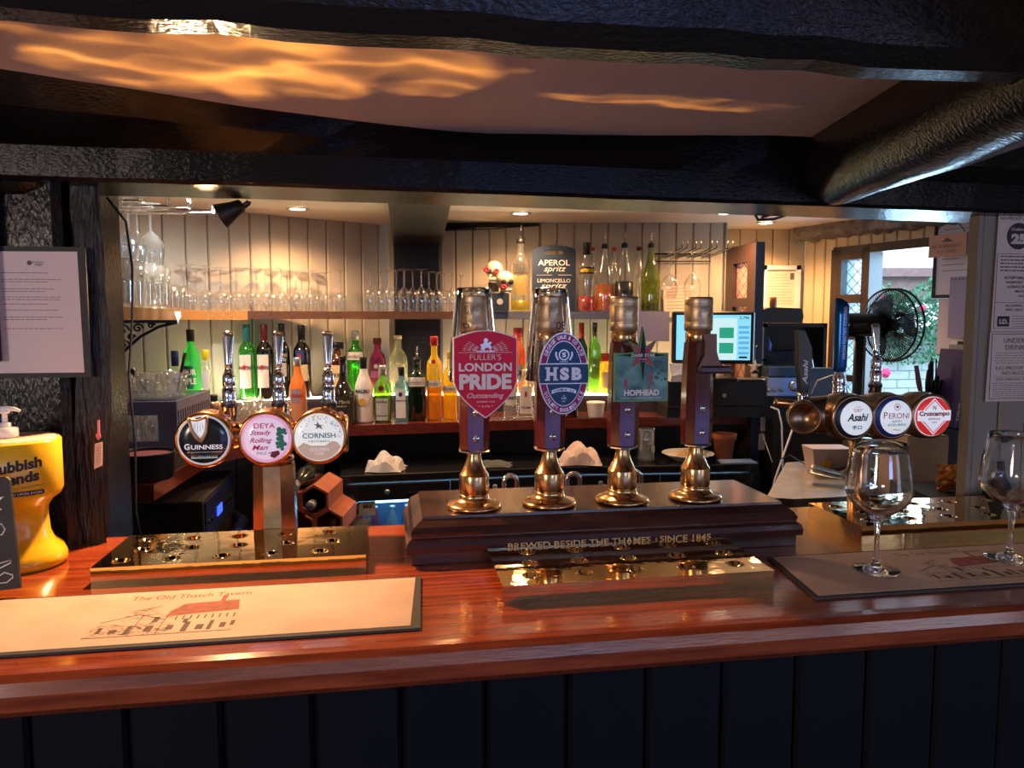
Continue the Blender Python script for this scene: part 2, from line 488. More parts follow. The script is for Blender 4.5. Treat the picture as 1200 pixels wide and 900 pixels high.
# public side ceiling (plaster between the beams)
mb = MB(); mb.box(-2.6, 2.6, -2.4, 0.50, 1.81, 1.90)
struct(bbuild(mb, 'ceiling', PLASTER))
mb = MB(); mb.plan([(-3.3, 0.80), (3.3, 1.86), (3.4, 2.3), (2.62, 2.0), (2.02, 3.0), (1.60, 3.97), (-3.3, 4.1)], 1.95, 2.05)
struct(mb.build( 'ceiling', mat('back_ceiling', (0.72, 0.66, 0.58), 0.75, bump=0.1, bs=60, bd=0.003)))
for nm, (x0, x1, y0, y1) in {'wall_behind': (-3.1, 3.4, -3.0, -2.85), 'wall_public_left': (-3.1, -2.95, -2.85, 4.6), 'wall_public_right': (3.25, 3.4, -2.85, 2.2)}.items():
    mb = MB(); mb.box(x0, x1, y0, y1, 0, 2.1)
    struct(mb.build(nm, mat('public_wall', (0.30, 0.24, 0.19), 0.8)))

# lintel beam over the bar, its face swelling upwards
st_ = [(-1.6, 0.05), (-0.75, 0.20), (-0.55, 0.296), (-0.34, 0.395), (-0.15, 0.455), (0.0, 0.495), (0.25, 0.47), (0.53, 0.425), (0.9, 0.42), (1.9, 0.42)]
def lint_t(s):
    for (a, b), (c, d) in zip(st_, st_[1:]):
        if a <= s <= c: return b + (d - b) * (s - a) / (c - a)
    return 0.42
mb = MB(); vs = []; fs = []
N = 60
rl = random.Random(3)
for i in range(N + 1):
    s = -1.5 + 3.3 * i / N
    zb = 1.701 - 0.008 * max(0, s + 0.3) + rl.uniform(-.0008, .0008)
    tt = lint_t(s)
    j = rl.uniform(-.002, .002)
    sec = [(0.452 + j * .5, zb + 0.006), (0.446 + j, zb + 0.052), (0.446 + (tt - 0.446) * .6 + j, zb + 0.08), (tt + j, 1.812), (0.60, 1.812), (0.60, zb + 0.004), (0.595, zb), (0.458, zb)]
    for t, z in sec: vs.append((s, t, z))
for i in range(N):
    for k in range(8):
        a, b = i * 8 + k, i * 8 + (k + 1) % 8
        fs.append((a, b, b + 8, a + 8))
fs += [tuple(range(7, -1, -1)), tuple(range(N * 8, N * 8 + 8))]
mb.add(vs, fs, False)
struct(bbuild(mb, 'trim_1', mat('black_gloss_lintel', (0.005, 0.005, 0.006), 0.2, bump=0.55, bs=200, bd=0.0025, stretch=(0.6, 1.1, 1.1), spec=0.2)))
mb = MB(); mb.box(-1.5, 3.0, 0.60, 0.66, 1.80, 1.96); struct(bbuild(mb, 'trim_2', PLASTER))
# front beam overhead
mb = MB(); vs = []; fs = []
for i in range(N + 1):
    s = -1.6 + 3.3 * i / N
    j = rl.uniform(-.003, .003)
    o = 0.012 * (s + 0.5)
    k2 = 0.045 if s < 0.3 else 0.045 + (s - 0.3) * 0.10
    tb = -0.135 + o
    sec = [(tb - 0.036, 1.728 + j), (tb - 0.050, 1.745 + j), (tb - 0.075, 1.815), (tb + 0.012, 1.815), (tb, 1.733 + j), (tb - 0.008, 1.727 + j)]
    for t, z in sec: vs.append((s, t, z))
for i in range(N):
    for k in range(6):
        a, b = i * 6 + k, i * 6 + (k + 1) % 6
        fs.append((a, b, b + 6, a + 6))
fs += [tuple(range(5, -1, -1)), tuple(range(N * 6, N * 6 + 6))]
mb.add(vs, fs, False)
FRONTB = struct(bbuild(mb, 'trim_3', BLACKWOOD))
# cross beam running from the lintel towards the room, rounded underside
mb = MB(); vs = []; fs = []
M2 = 26
for i in range(M2 + 1):
    f = i / M2
    y = 1.46 - 2.2 * f
    xc = 0.600 - 0.03 * f + 0.006 * math.sin(7 * f)
    zb = 1.697 - 0.012 * math.sin(PI * min(1, f * 1.6)) + rl.uniform(-.002, .002)
    wl = 0.055 + 0.012 * math.sin(5 * f)
    for k in range(14):
        a = PI + PI * k / 11 if k < 12 else None
        if a is not None:
            vs.append((xc + (wl + 0.008) * math.cos(a) * (1.0), y, zb + 0.07 + 0.07 * math.sin(a)))
        else:
            vs.append((xc + (0.06 if k == 12 else -0.06), y, 1.83))
for i in range(M2):
    for k in range(14):
        a, b = i * 14 + k, i * 14 + (k + 1) % 14
        fs.append((b, a, a + 14, b + 14))
fs += [tuple(range(14)), tuple(range(M2 * 14 + 13, M2 * 14 - 1, -1))]
mb.add(vs, fs, True)
struct(mb.build('trim_4', BLACKWOOD))

# left timber post: wide smooth face, rough hewn edge
post = MB()
post.box(-1.30, -0.668, 0.49, 0.78, 0.0, 1.81, bev=0.012)
struct(bbuild(post, 'trim_5', BLACKPOST))
vs = []; fs = []; mb = MB()
for i in range(41):
    z = 0.0 + 1.705 * i / 40
    for k in range(16):
        a = 2 * PI * k / 16
        q = 1 / max(abs(math.cos(a)), abs(math.sin(a))) ** 0.85
        x = -0.627 + (0.026 + 0.006 * math.sin(z * 9 + k)) * q * math.cos(a) + rl.uniform(-.0035, .0035) - (0.02 * (1.70 - z) if z > 1.1 else 0.012)
        yy_ = 0.56 + 0.06 * q * math.sin(a)
        vs.append((x - (yy_ - 0.50) * 0.55, yy_, z))
for i in range(40):
    for k in range(16):
        a, b = i * 16 + k, i * 16 + (k + 1) % 16
        fs.append((a, b, b + 16, a + 16))
mb.add(vs, fs)
struct(bbuild(mb, 'trim_6', ROUGHBARK))
mb = MB(); mb.ball(bw(-0.74, 0.50, 1.735), 0.055, 16, sc=(1.3, 0.6, 1.0))
mb.build('timber_knot', BLACKPOST); struct(bpy.data.objects['timber_knot'])

# right partition of painted boards
P = thing('partition', 'grey painted board partition at the right end of the bar carrying house notices', 'partition', bw(1.0, 0.5, 0), A)
P['kind'] = 'structure'; del P['category']; P.name = 'wall_right_partition'
def board_wall(root, x0, x1, z0, z1, bwid, m, y0=0.0, th=0.02, top=None, name='board', hole=None):
    """tongue and groove boards: each a board of its own with chamfered long edges"""
    n = max(1, round((x1 - x0) / bwid)); bwid = (x1 - x0) / n
    g = 0.0018; c = 0.005
    cache = {}
    for i in range(n):
        xa = x0 + i * bwid
        segs = [(z0, z1)]
        if hole and xa + bwid / 2 > hole[0] and xa + bwid / 2 < hole[1]: segs = [(z0, hole[2]), (hole[3], z1)]
        for a, b in segs:
            k = (round(a, 4), round(b, 4))
            if k not in cache:
                q = MB()
                q.plan([(g, y0 + c), (g + c, y0), (bwid - g - c, y0), (bwid - g, y0 + c), (bwid - g, y0 + th), (g, y0 + th)], a, b)
                cache[k] = q.mesh(name, m)
            o = bpy.data.objects.new(name, cache[k]); COL.objects.link(o); o.parent = root; o.location = (xa, 0, 0)
board_wall(P, 0.040, 0.62, 0.3, 1.80, 0.066, GREYPANEL)
mb = MB(); mb.box(0.040, 0.62, 0.018, 0.022, 0.0, 1.80); mb.box(0.030, 0.040, -0.004, 0.022, 0.0, 1.80); mb.build('backing', GREYPANEL, P)

# ---------------------------------------------------------------- bar counter
B = thing('bar_counter', 'long varnished red-brown wooden bar counter with a dark boarded front', 'bar counter', bw(0, 0, 0), A)
mb = MB()
S0, S1 = -1.25, 1.30
sec = [(0.022, 1.048), (0.006, 1.052), (-0.004, 1.062), (-0.006, 1.080), (-0.001, 1.093), (0.008, 1.099), (0.02, 1.10), (0.535, 1.10), (0.535, 1.05)]
n = len(sec)
vs = [(S0, t, z) for t, z in sec] + [(S1, t, z) for t, z in sec]
fs = [tuple(range(n - 1, -1, -1)), tuple(range(n, 2 * n))] + [((i + 1) % n, i, i + n, (i + 1) % n + n) for i in range(n)]
mb.add(vs, [f[::-1] for f in fs], False)
mb.build('worktop', BARTOP, B)
q = MB(); q.plan([(0.0015, 0.006), (0.006, 0.0), (0.104, 0.0), (0.1085, 0.006), (0.1085, 0.02), (0.0015, 0.02)], 0.10, 1.047)
me = q.mesh('board', BARFRONT)
for i in range(23):
    o = bpy.data.objects.new('board', me); COL.objects.link(o); o.parent = B; o.location = (S0 + 0.02 + i * 0.11, 0.085, 0)
mb = MB(); mb.box(S0, S1, 0.104, 0.13, 0.0, 1.05); mb.box(S0, S1, 0.10, 0.12, 0, 0.10); mb.build('front_frame', BARFRONT, B)

# ---------------------------------------------------------------- drip trays
def tray(label, s0, s1, t0, t1, h, holes, col, r=0.0135, skew=0.0, lip=True):
    T = bthing('drip_tray', label, 'drip tray', s0, t0)
    T.rotation_euler = (0, 0, A)
    W, D = s1 - s0, t1 - t0
    cu = bpy.data.curves.new('p', 'CURVE'); cu.dimensions = '2D'; cu.fill_mode = 'BOTH'; cu.extrude = 0.0008
    def spl(pts):
        sp = cu.splines.new('POLY'); sp.points.add(len(pts) - 1)
        for p, (x, y) in zip(sp.points, pts): p.co = (x, y, 0, 1)
        sp.use_cyclic_u = True
    spl([(0, 0), (W, 0), (W - skew, D), (skew * .6, D)])
    for hx, hy in holes: spl([(hx + r * math.cos(-2 * PI * k / 24), hy + r * math.sin(-2 * PI * k / 24)) for k in range(24)])
    ob = bpy.data.objects.new('p', cu)
    me = bpy.data.meshes.new_from_object(ob); bpy.data.objects.remove(ob)
    me.name = 'plate'; me.materials.clear(); me.materials.append(col)
    o = bpy.data.objects.new('plate', me); COL.objects.link(o); o.parent = T; o.location = (0, 0, h - 0.001)
    hm = None
    for hx, hy in holes:
        prof = [(r + 0.0022, 0.0004), (r + 0.0012, 0.0012), (r - 0.0005, 0.0008), (r - 0.004, -0.0030), (r - 0.0055, -0.0035), (r - 0.006, -0.0042)]
        if hm is None:
            q = MB(); q.lathe(prof, 24, cap=False); hm = q.mesh('hole_rim', col)
        o = bpy.data.objects.new('hole_rim', hm); COL.objects.link(o); o.parent = T; o.location = (hx, hy, h - 0.0006)
    mb = MB()
    mb.box(0, W, -0.001, 0.001, 0, h); mb.box(-0.001, 0.001, 0, D, 0, h); mb.box(W - 0.001, W + 0.001, 0, D, 0, h); mb.box(0.003, W - 0.003, D - 0.001, D, 0, h - 0.002)
    mb.box(0, W, -0.0022, 0.0, h - 0.003, h + 0.0006)
    mb.build('side_walls', col, T)
    mb = MB(); mb.box(0.002, W - 0.002, 0.002, D - 0.002, 0.0005, 0.004); mb.build('dark_basin', BLACKM, T)
    return T
hl = [(0.03 + 0.072 * c + (0.012 if rw == 1 else 0.0) + 0.012 * rw * 0.2, 0.030 + rw * 0.052) for rw in range(3) for c in range(5)]
tray('wide brass drip tray under the left three-headed font', -0.568, -0.180, 0.285, 0.452, 0.025, hl, BRASS, 0.0115)
hc = [(0.045 + 0.076 * c + 0.006 * rw, 0.036 + rw * 0.052) for rw in range(3) for c in range(5)]
tray('brass drip tray with a bright front edge before the hand pumps', 0.008, 0.398, 0.118, 0.285, 0.025, hc, BRASS, 0.0115)
hr = [(0.035 + 0.080 * c + 0.022 * (rw % 2), 0.034 + rw * 0.048) for rw in range(3) for c in range(6)]
tray('brass drip tray at the right end behind the wine glasses', 0.655, 1.15, 0.290, 0.455, 0.030, hr, BRASS, 0.0115)

# ---------------------------------------------------------------- plinth with carved words
T = bthing('pump_plinth', 'dark moulded wooden plinth with carved gilt words carrying the four hand pumps', 'plinth', 0, 0)
def mitred(mb, x0, x1, y0, y1, prof):
    """stack of rectangles: (inset, z)"""
    vs = []
    for i, z in prof: vs += [(x0 + i, y0 + i, z), (x1 - i, y0 + i, z), (x1 - i, y1 - i, z), (x0 + i, y1 - i, z)]
    m = len(prof); fs = [(3, 2, 1, 0), tuple(range(4 * m - 4, 4 * m))]
    for i in range(m - 1):
        for k in range(4):
            a, b = i * 4 + k, i * 4 + (k + 1) % 4
            fs.append((a, b, b + 4, a + 4))
    mb.add(vs, fs)
mb = MB()
mitred(mb, -0.118, 0.545, 0.288, 0.520, [(0.008, 0.001), (0.008, 0.018), (0.001, 0.020), (0.0, 0.030), (0.003, 0.038), (0.009, 0.042), (0.009, 0.0445)])
mitred(mb, -0.110, 0.537, 0.296, 0.512, [(0.000, 0.0445), (-0.001, 0.050), (0.004, 0.058), (0.012, 0.064), (0.018, 0.068), (0.019, 0.072)])
mb.build('base', DARKWOOD, T)
mb = MB()
words(mb, [('BREWED BESIDE THE THAMES', 0.158, 0.0215, 0.235, 0.0095, 0.015), ('·', 0.285, 0.025, 0.003, 0.003), ('SINCE 1845', 0.335, 0.0215, 0.088, 0.0095, 0.015)], y=0.2868)
mb.build('carved_lettering', GOLD, T)
PZ = 1.10 + 0.0722

# ---------------------------------------------------------------- hand pumps
CAPZ = 0.348
def pump_base():
    T = bthing('hand_pump', 'x', 'hand pump', -0.004, 0.362, PZ, group='hand pumps on the dark plinth')
    mb = MB(); mb.lathe([(0.043, 0.0), (0.0455, 0.002), (0.0455, 0.005), (0.043, 0.008), (0.034, 0.011), (0.0265, 0.015), (0.0245, 0.021), (0.0245, 0.023)], 40)
    mb.build('flange', BRASSD, T)
    mb = MB(); mb.lathe([(0.0238, 0.023), (0.0248, 0.025), (0.0248, 0.054), (0.0240, 0.056), (0.022, 0.058), (0.0145, 0.074), (0.0125, 0.082), (0.0118, 0.088), (0.0118, 0.092)], 36)
    mb.build('barrel', BRASSD, T)
    mb = MB(); mb.lathe([(0.012, 0.091), (0.0260, 0.094), (0.0262, 0.0965), (0.024, 0.099)], 8, ph=PI / 8, smooth=False)
    mb.build('collar', CHROME, T)
    # octagonal tapering handle, broader planed faces at front and back
    mb = MB(); vs = []; fs = []
    zs = [(0.099, 0.0235), (0.14, 0.0245), (0.20, 0.0240), (0.235, 0.0230), (0.272, 0.0210)]
    for z, r_ in zs:
        c = r_ * 0.52
        for x, y in ((-c, -r_), (c, -r_), (r_, -c * 0.9), (r_, c * 0.9), (c, r_), (-c, r_), (-r_, c * 0.9), (-r_, -c * 0.9)): vs.append((x, y, z))
    for i in range(len(zs) - 1):
        for k in range(8):
            a, b = i * 8 + k, i * 8 + (k + 1) % 8
            fs.append((a, b, b + 8, a + 8))
    fs += [tuple(range(7, -1, -1)), tuple(range(32, 40))]
    mb.add(vs, fs); mb.build('handle', HANDLEWOOD, T)
    for z in (0.118, 0.160):
        mb = MB()
        Mx = Matrix.Translation((0.001, -0.0238, z)) @ Matrix.Rotation(PI / 2, 4, 'X')
        mb.lathe([(0.0058, 0), (0.0058, 0.0012), (0.0045, 0.0022), (0, 0.0026)], 20, Mx)
        o = mb.build('screw', CHROME, T)
        m2 = MB(); m2.box(-0.0045, 0.0055, -0.0268, -0.0262, z - 0.0004, z + 0.0004); m2.build('slot', BLACK, o)
    mb = MB(); mb.lathe([(0.0195, 0.270), (0.0220, 0.274), (0.0220, 0.286), (0.0200, 0.290)], 28)
    mb.build('ferrule', BRASSD, T)
    mb = MB(); mb.lathe([(0.0210, 0.290), (0.0240, 0.292), (0.0240, 0.305), (0.0235, 0.306), (0.0240, 0.307), (0.0240, 0.333), (0.0235, 0.334), (0.0240, 0.335), (0.0240, 0.3445), (0.0225, 0.348), (0.0, 0.348)], 36)
    cp = mb.build('cap', OLDBRASS if False else mat('engraved_brass_cap', (0.74, 0.54, 0.32), 0.42, 1.0, bump=0.15, bs=90, bd=0.001, var=0.15, vs=40), T)
    mb = MB()
    rr = random.Random(5)
    for k in range(9):      # fine dark engraving: little hops and scrolls round the front of the cap
        a0 = -0.013 + 0.0032 * k; z0 = 0.311 + rr.uniform(0, 0.006)
        pts = []
        for j in range(6):
            x = a0 + 0.0022 * math.sin(j * 1.7 + k); z = z0 + j * 0.0016 + (0.006 if 2 < k < 6 else 0)
            pts.append((0.02415 * math.sin(x / 0.0240), -0.02415 * math.cos(x / 0.0240), z))
        mb.tube(pts, 0.00032, 4)
    mb.build('engraving', INK, cp)
    return T
pump0 = pump_base()
relabel(pump0, 'hand pump with a crimson shield clip, leftmost on the plinth')
pump2 = copy_thing(pump0, bw(0.123, 0.362, PZ), 'hand pump with an oval blue and maroon clip')
pump3 = copy_thing(pump0, bw(0.250, 0.362, PZ), 'hand pump with a square green and blue picture clip')
pump4 = copy_thing(pump0, bw(0.382, 0.362, PZ), 'hand pump without a clip, its empty clip bracket showing, rightmost')
YC = -0.0485     # clip plane relative to the pump's axis
CRIMSON = mat('crimson_enamel', (0.62, 0.006, 0.045), 0.42, spec=0.3)
NAVYE = mat('navy_enamel', (0.015, 0.06, 0.17), 0.42, spec=0.3)
MAROON = mat('maroon_enamel', (0.28, 0.015, 0.12), 0.42, spec=0.3)
SILV = mat('silver_print', (0.78, 0.76, 0.80), 0.3, 0.3)
# crimson shield clip
def shield(w_, zt, zs, zb, sh=0.006, n=10):
    pts = []
    for k in range(n + 1):                       # arched top left -> right
        f = k / n; pts.append((-w_ + 2 * w_ * f, zt - 0.012 + 0.012 * math.sin(PI * f)))
    pts = pts[::-1]
    pts += [(-w_, zs)]
    for k in range(1, n + 1):
        f = k / n; pts.append((-w_ * (1 - f ** 1.75), zs - (zs - zb) * f))
    for k in range(n - 1, 0, -1):
        f = k / n; pts.append((w_ * (1 - f ** 1.75), zs - (zs - zb) * f))
    pts += [(w_, zs)]
    return pts[::-1]
cx = 0.009 + 0.004
root = MB(); root.poly(shield(0.0505, 1.4655 - PZ, 1.388 - PZ, 1.3265 - PZ), YC, YC + 0.007)
clip = root.build('pump_clip', mat('white_enamel', (0.8, 0.78, 0.76), 0.3), pump0, loc=(cx, 0, 0))
clip['label'] = 'crimson shield pump clip'
mb = MB(); mb.poly(shield(0.0488, 1.464 - PZ, 1.388 - PZ, 1.3288 - PZ), YC - 0.0012, YC + 0.001); mb.build('enamel_face', CRIMSON, clip)
mb = MB(); y = YC - 0.0018
Z0 = -PZ
words(mb, [('FULLER\'S', 0, Z0 + 1.4190, 0.049, 0.0088, -0.01), ('LONDON', 0, Z0 + 1.4010, 0.084, 0.0135, 0.035),
           ('PRIDE', 0, Z0 + 1.3725, 0.083, 0.0245, 0.05), ('Outstanding', 0.0, Z0 + 1.3565, 0.058, 0.0105, 0.0, 0.35),
           ('AMBER ALE', 0, Z0 + 1.3520, 0.030, 0.0022, 0.0), ('* 4.7% *', 0, Z0 + 1.3440, 0.024, 0.0036, 0.0)], y=y)
mb.poly([(-0.043, Z0 + 1.4302), (0.043, Z0 + 1.4302), (0.043, Z0 + 1.4308), (-0.043, Z0 + 1.4308)], y, y + 0.0004)
for k in range(23):                              # sunburst behind the beast
    a = PI * (k + 0.5) / 23
    if 0.8 < a < PI - 0.8: continue
    r0, r1 = 0.014, 0.040
    for q0, q1 in ((0.014, 0.021), (0.023, 0.029), (0.031, 0.036)):
        ca_, sa_ = math.cos(a), math.sin(a) * 0.62
        nx, nz = -math.sin(a) * 0.00035, math.cos(a) * 0.00035
        mb.poly([(q0 * ca_ - nx, Z0 + 1.4325 + q0 * sa_ - nz), (q1 * ca_ - nx, Z0 + 1.4325 + q1 * sa_ - nz), (q1 * ca_ + nx, Z0 + 1.4325 + q1 * sa_ + nz), (q0 * ca_ + nx, Z0 + 1.4325 + q0 * sa_ + nz)][::-1], y, y + 0.0003)
mb.build('lettering', mat('cream_white_print', (0.80, 0.76, 0.76), 0.4), clip)
mb = MB()
g = [(-9, 0), (-8, 3), (-7, 7), (-9, 10), (-7, 12), (-4, 12), (-2, 15), (-3, 19), (0, 22), (3, 21), (5, 18), (3, 16), (4, 13), (8, 16), (11, 14), (9, 12), (8, 10), (11, 6), (9, 3), (12, 0), (8, 0), (7, 4), (4, 6), (0, 5), (-2, 3), (-2, 0), (-5, 0), (-5, 4)]
mb.poly([(p * 0.00092, Z0 + 1.4330 + q_ * 0.00092) for p, q_ in g], y - 0.0005, y + 0.0004)
mb.poly([(-0.013, Z0 + 1.4315), (0.013, Z0 + 1.4315), (0.015, Z0 + 1.4335), (-0.015, Z0 + 1.4335)], y - 0.0005, y + 0.0004)
mb.build('winged_beast_emblem', SILV, clip)
# oval clip
cx = 0.131 - 0.123 + 0.004; cz = 1.396 - PZ
root = MB(); root.poly(disc(0.0405, 48, 0, cz, 0.0655), YC, YC + 0.007)
clip = root.build('pump_clip', SILV, pump2, loc=(cx, 0, 0)); clip['label'] = 'oval blue and maroon pump clip'
mb = MB(); mb.poly(disc(0.0390, 48, 0, cz, 0.0638), YC - 0.0010, YC + 0.001); mb.build('maroon_ring', MAROON, clip)
mb = MB(); mb.poly(disc(0.0302, 48, 0, cz, 0.0525), YC - 0.0014, YC); mb.build('silver_line', SILV, clip)
mb = MB(); mb.poly(disc(0.0290, 48, 0, cz, 0.0512), YC - 0.0020, YC); mb.build('navy_field', NAVYE, clip)
mb = MB(); mb.poly([(-0.0395, cz - 0.0165), (0.0395, cz - 0.0165), (0.0405, cz), (0.0395, cz + 0.0165), (-0.0395, cz + 0.0165), (-0.0405, cz)], YC - 0.0028, YC); mb.build('band_edge', SILV, clip)
mb = MB(); mb.poly([(-0.0395, cz - 0.0150), (0.0395, cz - 0.0150), (0.0405, cz), (0.0395, cz + 0.0150), (-0.0395, cz + 0.0150), (-0.0405, cz)], YC - 0.0034, YC); mb.build('navy_band', NAVYE, clip)
mb = MB(); y = YC - 0.0040
for ch, x in (('H', -0.0205), ('S', 0.0005), ('B', 0.0205)):
    words(mb, [(ch, x, cz - 0.0105, 0.0165 if ch != 'S' else 0.0150, 0.0205, 0.06)], y=y)
    if ch == 'H':
        for sx in (-0.0066, 0.0066):
            for zz_ in (cz - 0.0108, cz + 0.0080): mb.poly([(x + sx - 0.0040, zz_), (x + sx + 0.0040, zz_), (x + sx + 0.0040, zz_ + 0.0026), (x + sx - 0.0040, zz_ + 0.0026)], y, y + 0.0003)
mb.build('letters', mat('pale_metal_letters', (0.74, 0.70, 0.72), 0.35, 0.2), clip)
mb = MB()
arc_words(mb, 'GEORGE GALE & CO LTD', 0, cz, 0.0346, 0.0585, PI - 0.50, 0.50, 0.0058, YC - 0.0016)
arc_words(mb, 'QUALITY ENGLISH ALE', 0, cz, 0.0346, 0.0585, PI + 0.50, 2 * PI - 0.50, 0.0058, YC - 0.0016, inward=True)
y = YC - 0.0026
for sx in (-1, 1):
    for k in range(5):
        a = k * 0.5
        mb.poly(disc(0.0016, 8, sx * (0.010 + 0.0032 * math.sin(a)), cz + 0.023 + 0.0026 * k), y, y + 0.0004)
for k in range(16):
    a0, a1 = 2 * PI * k / 16, 2 * PI * (k + 1) / 16
    mb.poly([(0.0088 * math.cos(a0), cz + 0.030 + 0.0088 * math.sin(a0)), (0.0068 * math.cos(a0), cz + 0.030 + 0.0068 * math.sin(a0)), (0.0068 * math.cos(a1), cz + 0.030 + 0.0068 * math.sin(a1)), (0.0088 * math.cos(a1), cz + 0.030 + 0.0088 * math.sin(a1))], y, y + 0.0004)
words(mb, [('S', 0, cz + 0.0262, 0.0065, 0.0078, 0.04), ('1847', 0, cz + 0.0178, 0.013, 0.003), ('8', 0, cz - 0.037, 0.002, 0.003), ('4.8%', 0, cz - 0.0412, 0.009, 0.0036), ('ABV', 0, cz - 0.0455, 0.006, 0.0024)], y=y)
rib = []
for k in range(9): f = -1 + k / 4; rib.append((f * 0.020, cz - 0.0225 - 0.004 * f * f))
rib += [(x_, z_ - 0.0058) for x_, z_ in rib[::-1]]
mb.poly(rib[::-1], y, y + 0.0004)
mb.build('lettering', SILV, clip)
mb = MB(); arc_words(mb, 'PREMIUM ALE', 0, cz - 0.07, 0.0445, 0.0445, PI / 2 + 0.40, PI / 2 - 0.40, 0.0036, y - 0.0006); mb.build('ribbon_lettering', NAVYE, clip)
# square picture clip with a star
cx = 0.264 - 0.250 + 0.001
z0, z1 = 1.350 - PZ, 1.428 - PZ
root = MB(); root.poly([(-0.0455, z0 - 0.001), (0.0455, z0 - 0.001), (0.0455, z1), (-0.0455, z1)], YC, YC + 0.007)
clip = root.build('pump_clip', mat('green_clip_edge', (0.12, 0.35, 0.10), 0.4), pump3, loc=(cx, 0, 0)); clip['label'] = 'square picture pump clip with a compass star'
pm = mat('painted_hop_garden', (0.01, 0.05, 0.10), 0.3, col2=(0.22, 0.48, 0.42), vs=26, spec=0.3)
mb = MB(); mb.poly([(-0.0435, z0 + 0.001), (0.0435, z0 + 0.001), (0.0435, z1 - 0.002), (-0.0435, z1 - 0.002)], YC - 0.001, YC + 0.001); mb.build('picture', pm, clip)
def star(cx_, cz_, spikes, r_in):
    pts = []
    for a, r_ in spikes:
        pts.append((cx_ + r_ * math.sin(a), cz_ + r_ * math.cos(a)))
        pts.append((cx_ + r_in * math.sin(a + PI / 8), cz_ + r_in * math.cos(a + PI / 8)))
    return pts[::-1]
sc_ = 1.4245 - PZ
SP8 = [0.046, 0.033, 0.045, 0.030, 0.044, 0.030, 0.045, 0.033]
mb = MB(); mb.poly(star(0.001, sc_, [(k * PI / 4, SP8[k]) for k in range(8)], 0.015), YC - 0.0022, YC + 0.006); mb.build('star_backing', mat('star_green', (0.10, 0.30, 0.09), 0.4), clip)
mb = MB(); mb.poly(star(0.001, sc_, [(k * PI / 4 + 0.0, (SP8[k] - 0.003) * (1 if k % 2 else .4)) for k in range(8)], 0.0115), YC - 0.0030, YC + 0.001); mb.build('red_star_points', mat('star_red', (0.40, 0.01, 0.03), 0.3), clip)
mb = MB(); mb.poly(star(0.001, sc_, [(k * PI / 4, (SP8[k] - 0.004) * (0.16 if k % 2 else 1)) for k in range(8)], 0.0092), YC - 0.0042, YC + 0.001); mb.build('black_star_points', mat('star_black', (0.006, 0.007, 0.008), 0.45, spec=0.3), clip)
mb = MB(); y = YC - 0.0048
words(mb, [('DARK STAR', 0.001, sc_ - 0.0026, 0.040, 0.0052, 0.03), ('BREWING', 0.001, sc_ - 0.0075, 0.010, 0.0022), ('co', 0.001, sc_ - 0.0108, 0.004, 0.0018)], y=y)
words(mb, [('HOPHEAD', 0.0, z0 + 0.0085, 0.060, 0.0100, 0.05)], y=YC - 0.0022)
words(mb, [('LIGHT HOPPED ALE 3.8%', 0.0, z0 + 0.0035, 0.070, 0.0024, 0.0)], y=YC - 0.0018)
mb.build('lettering', mat('cream_white_print', (0.8, 0.76, 0.76)), clip)
mb = MB()
for x_, zz_ in ((-0.027, z0 + 0.022), (0.016, z0 + 0.034)):
    mb.poly([(x_ - 0.003, zz_), (x_ + 0.003, zz_), (x_ + 0.0022, zz_ + 0.012), (x_, zz_ + 0.016), (x_ - 0.0022, zz_ + 0.012)], YC - 0.0018, YC)
mb.poly([(0.010, z0 + 0.018), (0.013, z0 + 0.018), (0.017, z0 + 0.034), (0.014, z0 + 0.034)], YC - 0.0018, YC)
mb.build('hop_pickers', mat('painted_red_coats', (0.35, 0.05, 0.07), 0.4), clip)
mb = MB(); rr = random.Random(8)
for k in range(26):
    x_ = 0.030 + rr.gauss(0, 0.008); zz_ = z1 - 0.012 - rr.random() * 0.042
    if abs(x_) < 0.041: mb.poly(disc(rr.uniform(0.0014, 0.003), 7, x_, zz_), YC - 0.0016 - 0.0001 * k / 26, YC)
mb.build('painted_hops', mat('painted_hop_leaf', (0.03, 0.10, 0.09), 0.4), clip)
# bare bracket on the fourth pump
mb = MB()
out = [(-0.014, 0.285), (-0.0195, 0.275), (-0.0205, 0.262)]
mb.poly([(-0.004, 0.286), (0.000, 0.270), (-0.001, 0.250), (-0.008, 0.236), (-0.010, 0.2320), (0.033, 0.2320), (0.026, 0.240), (0.021, 0.256), (0.020, 0.286)], -0.030, -0.020)
br = mb.build('clip_bracket', mat('bracket_bronze', (0.22, 0.12, 0.08), 0.5, 1.0), pump4)
mb = MB(); mb.box(-0.012, 0.046, -0.040, -0.018, 0.2200, 0.2325, bev=0.003); mb.build('bracket_bar', mat('bracket_dark', (0.08, 0.05, 0.06), 0.3, 0.6), pump4)

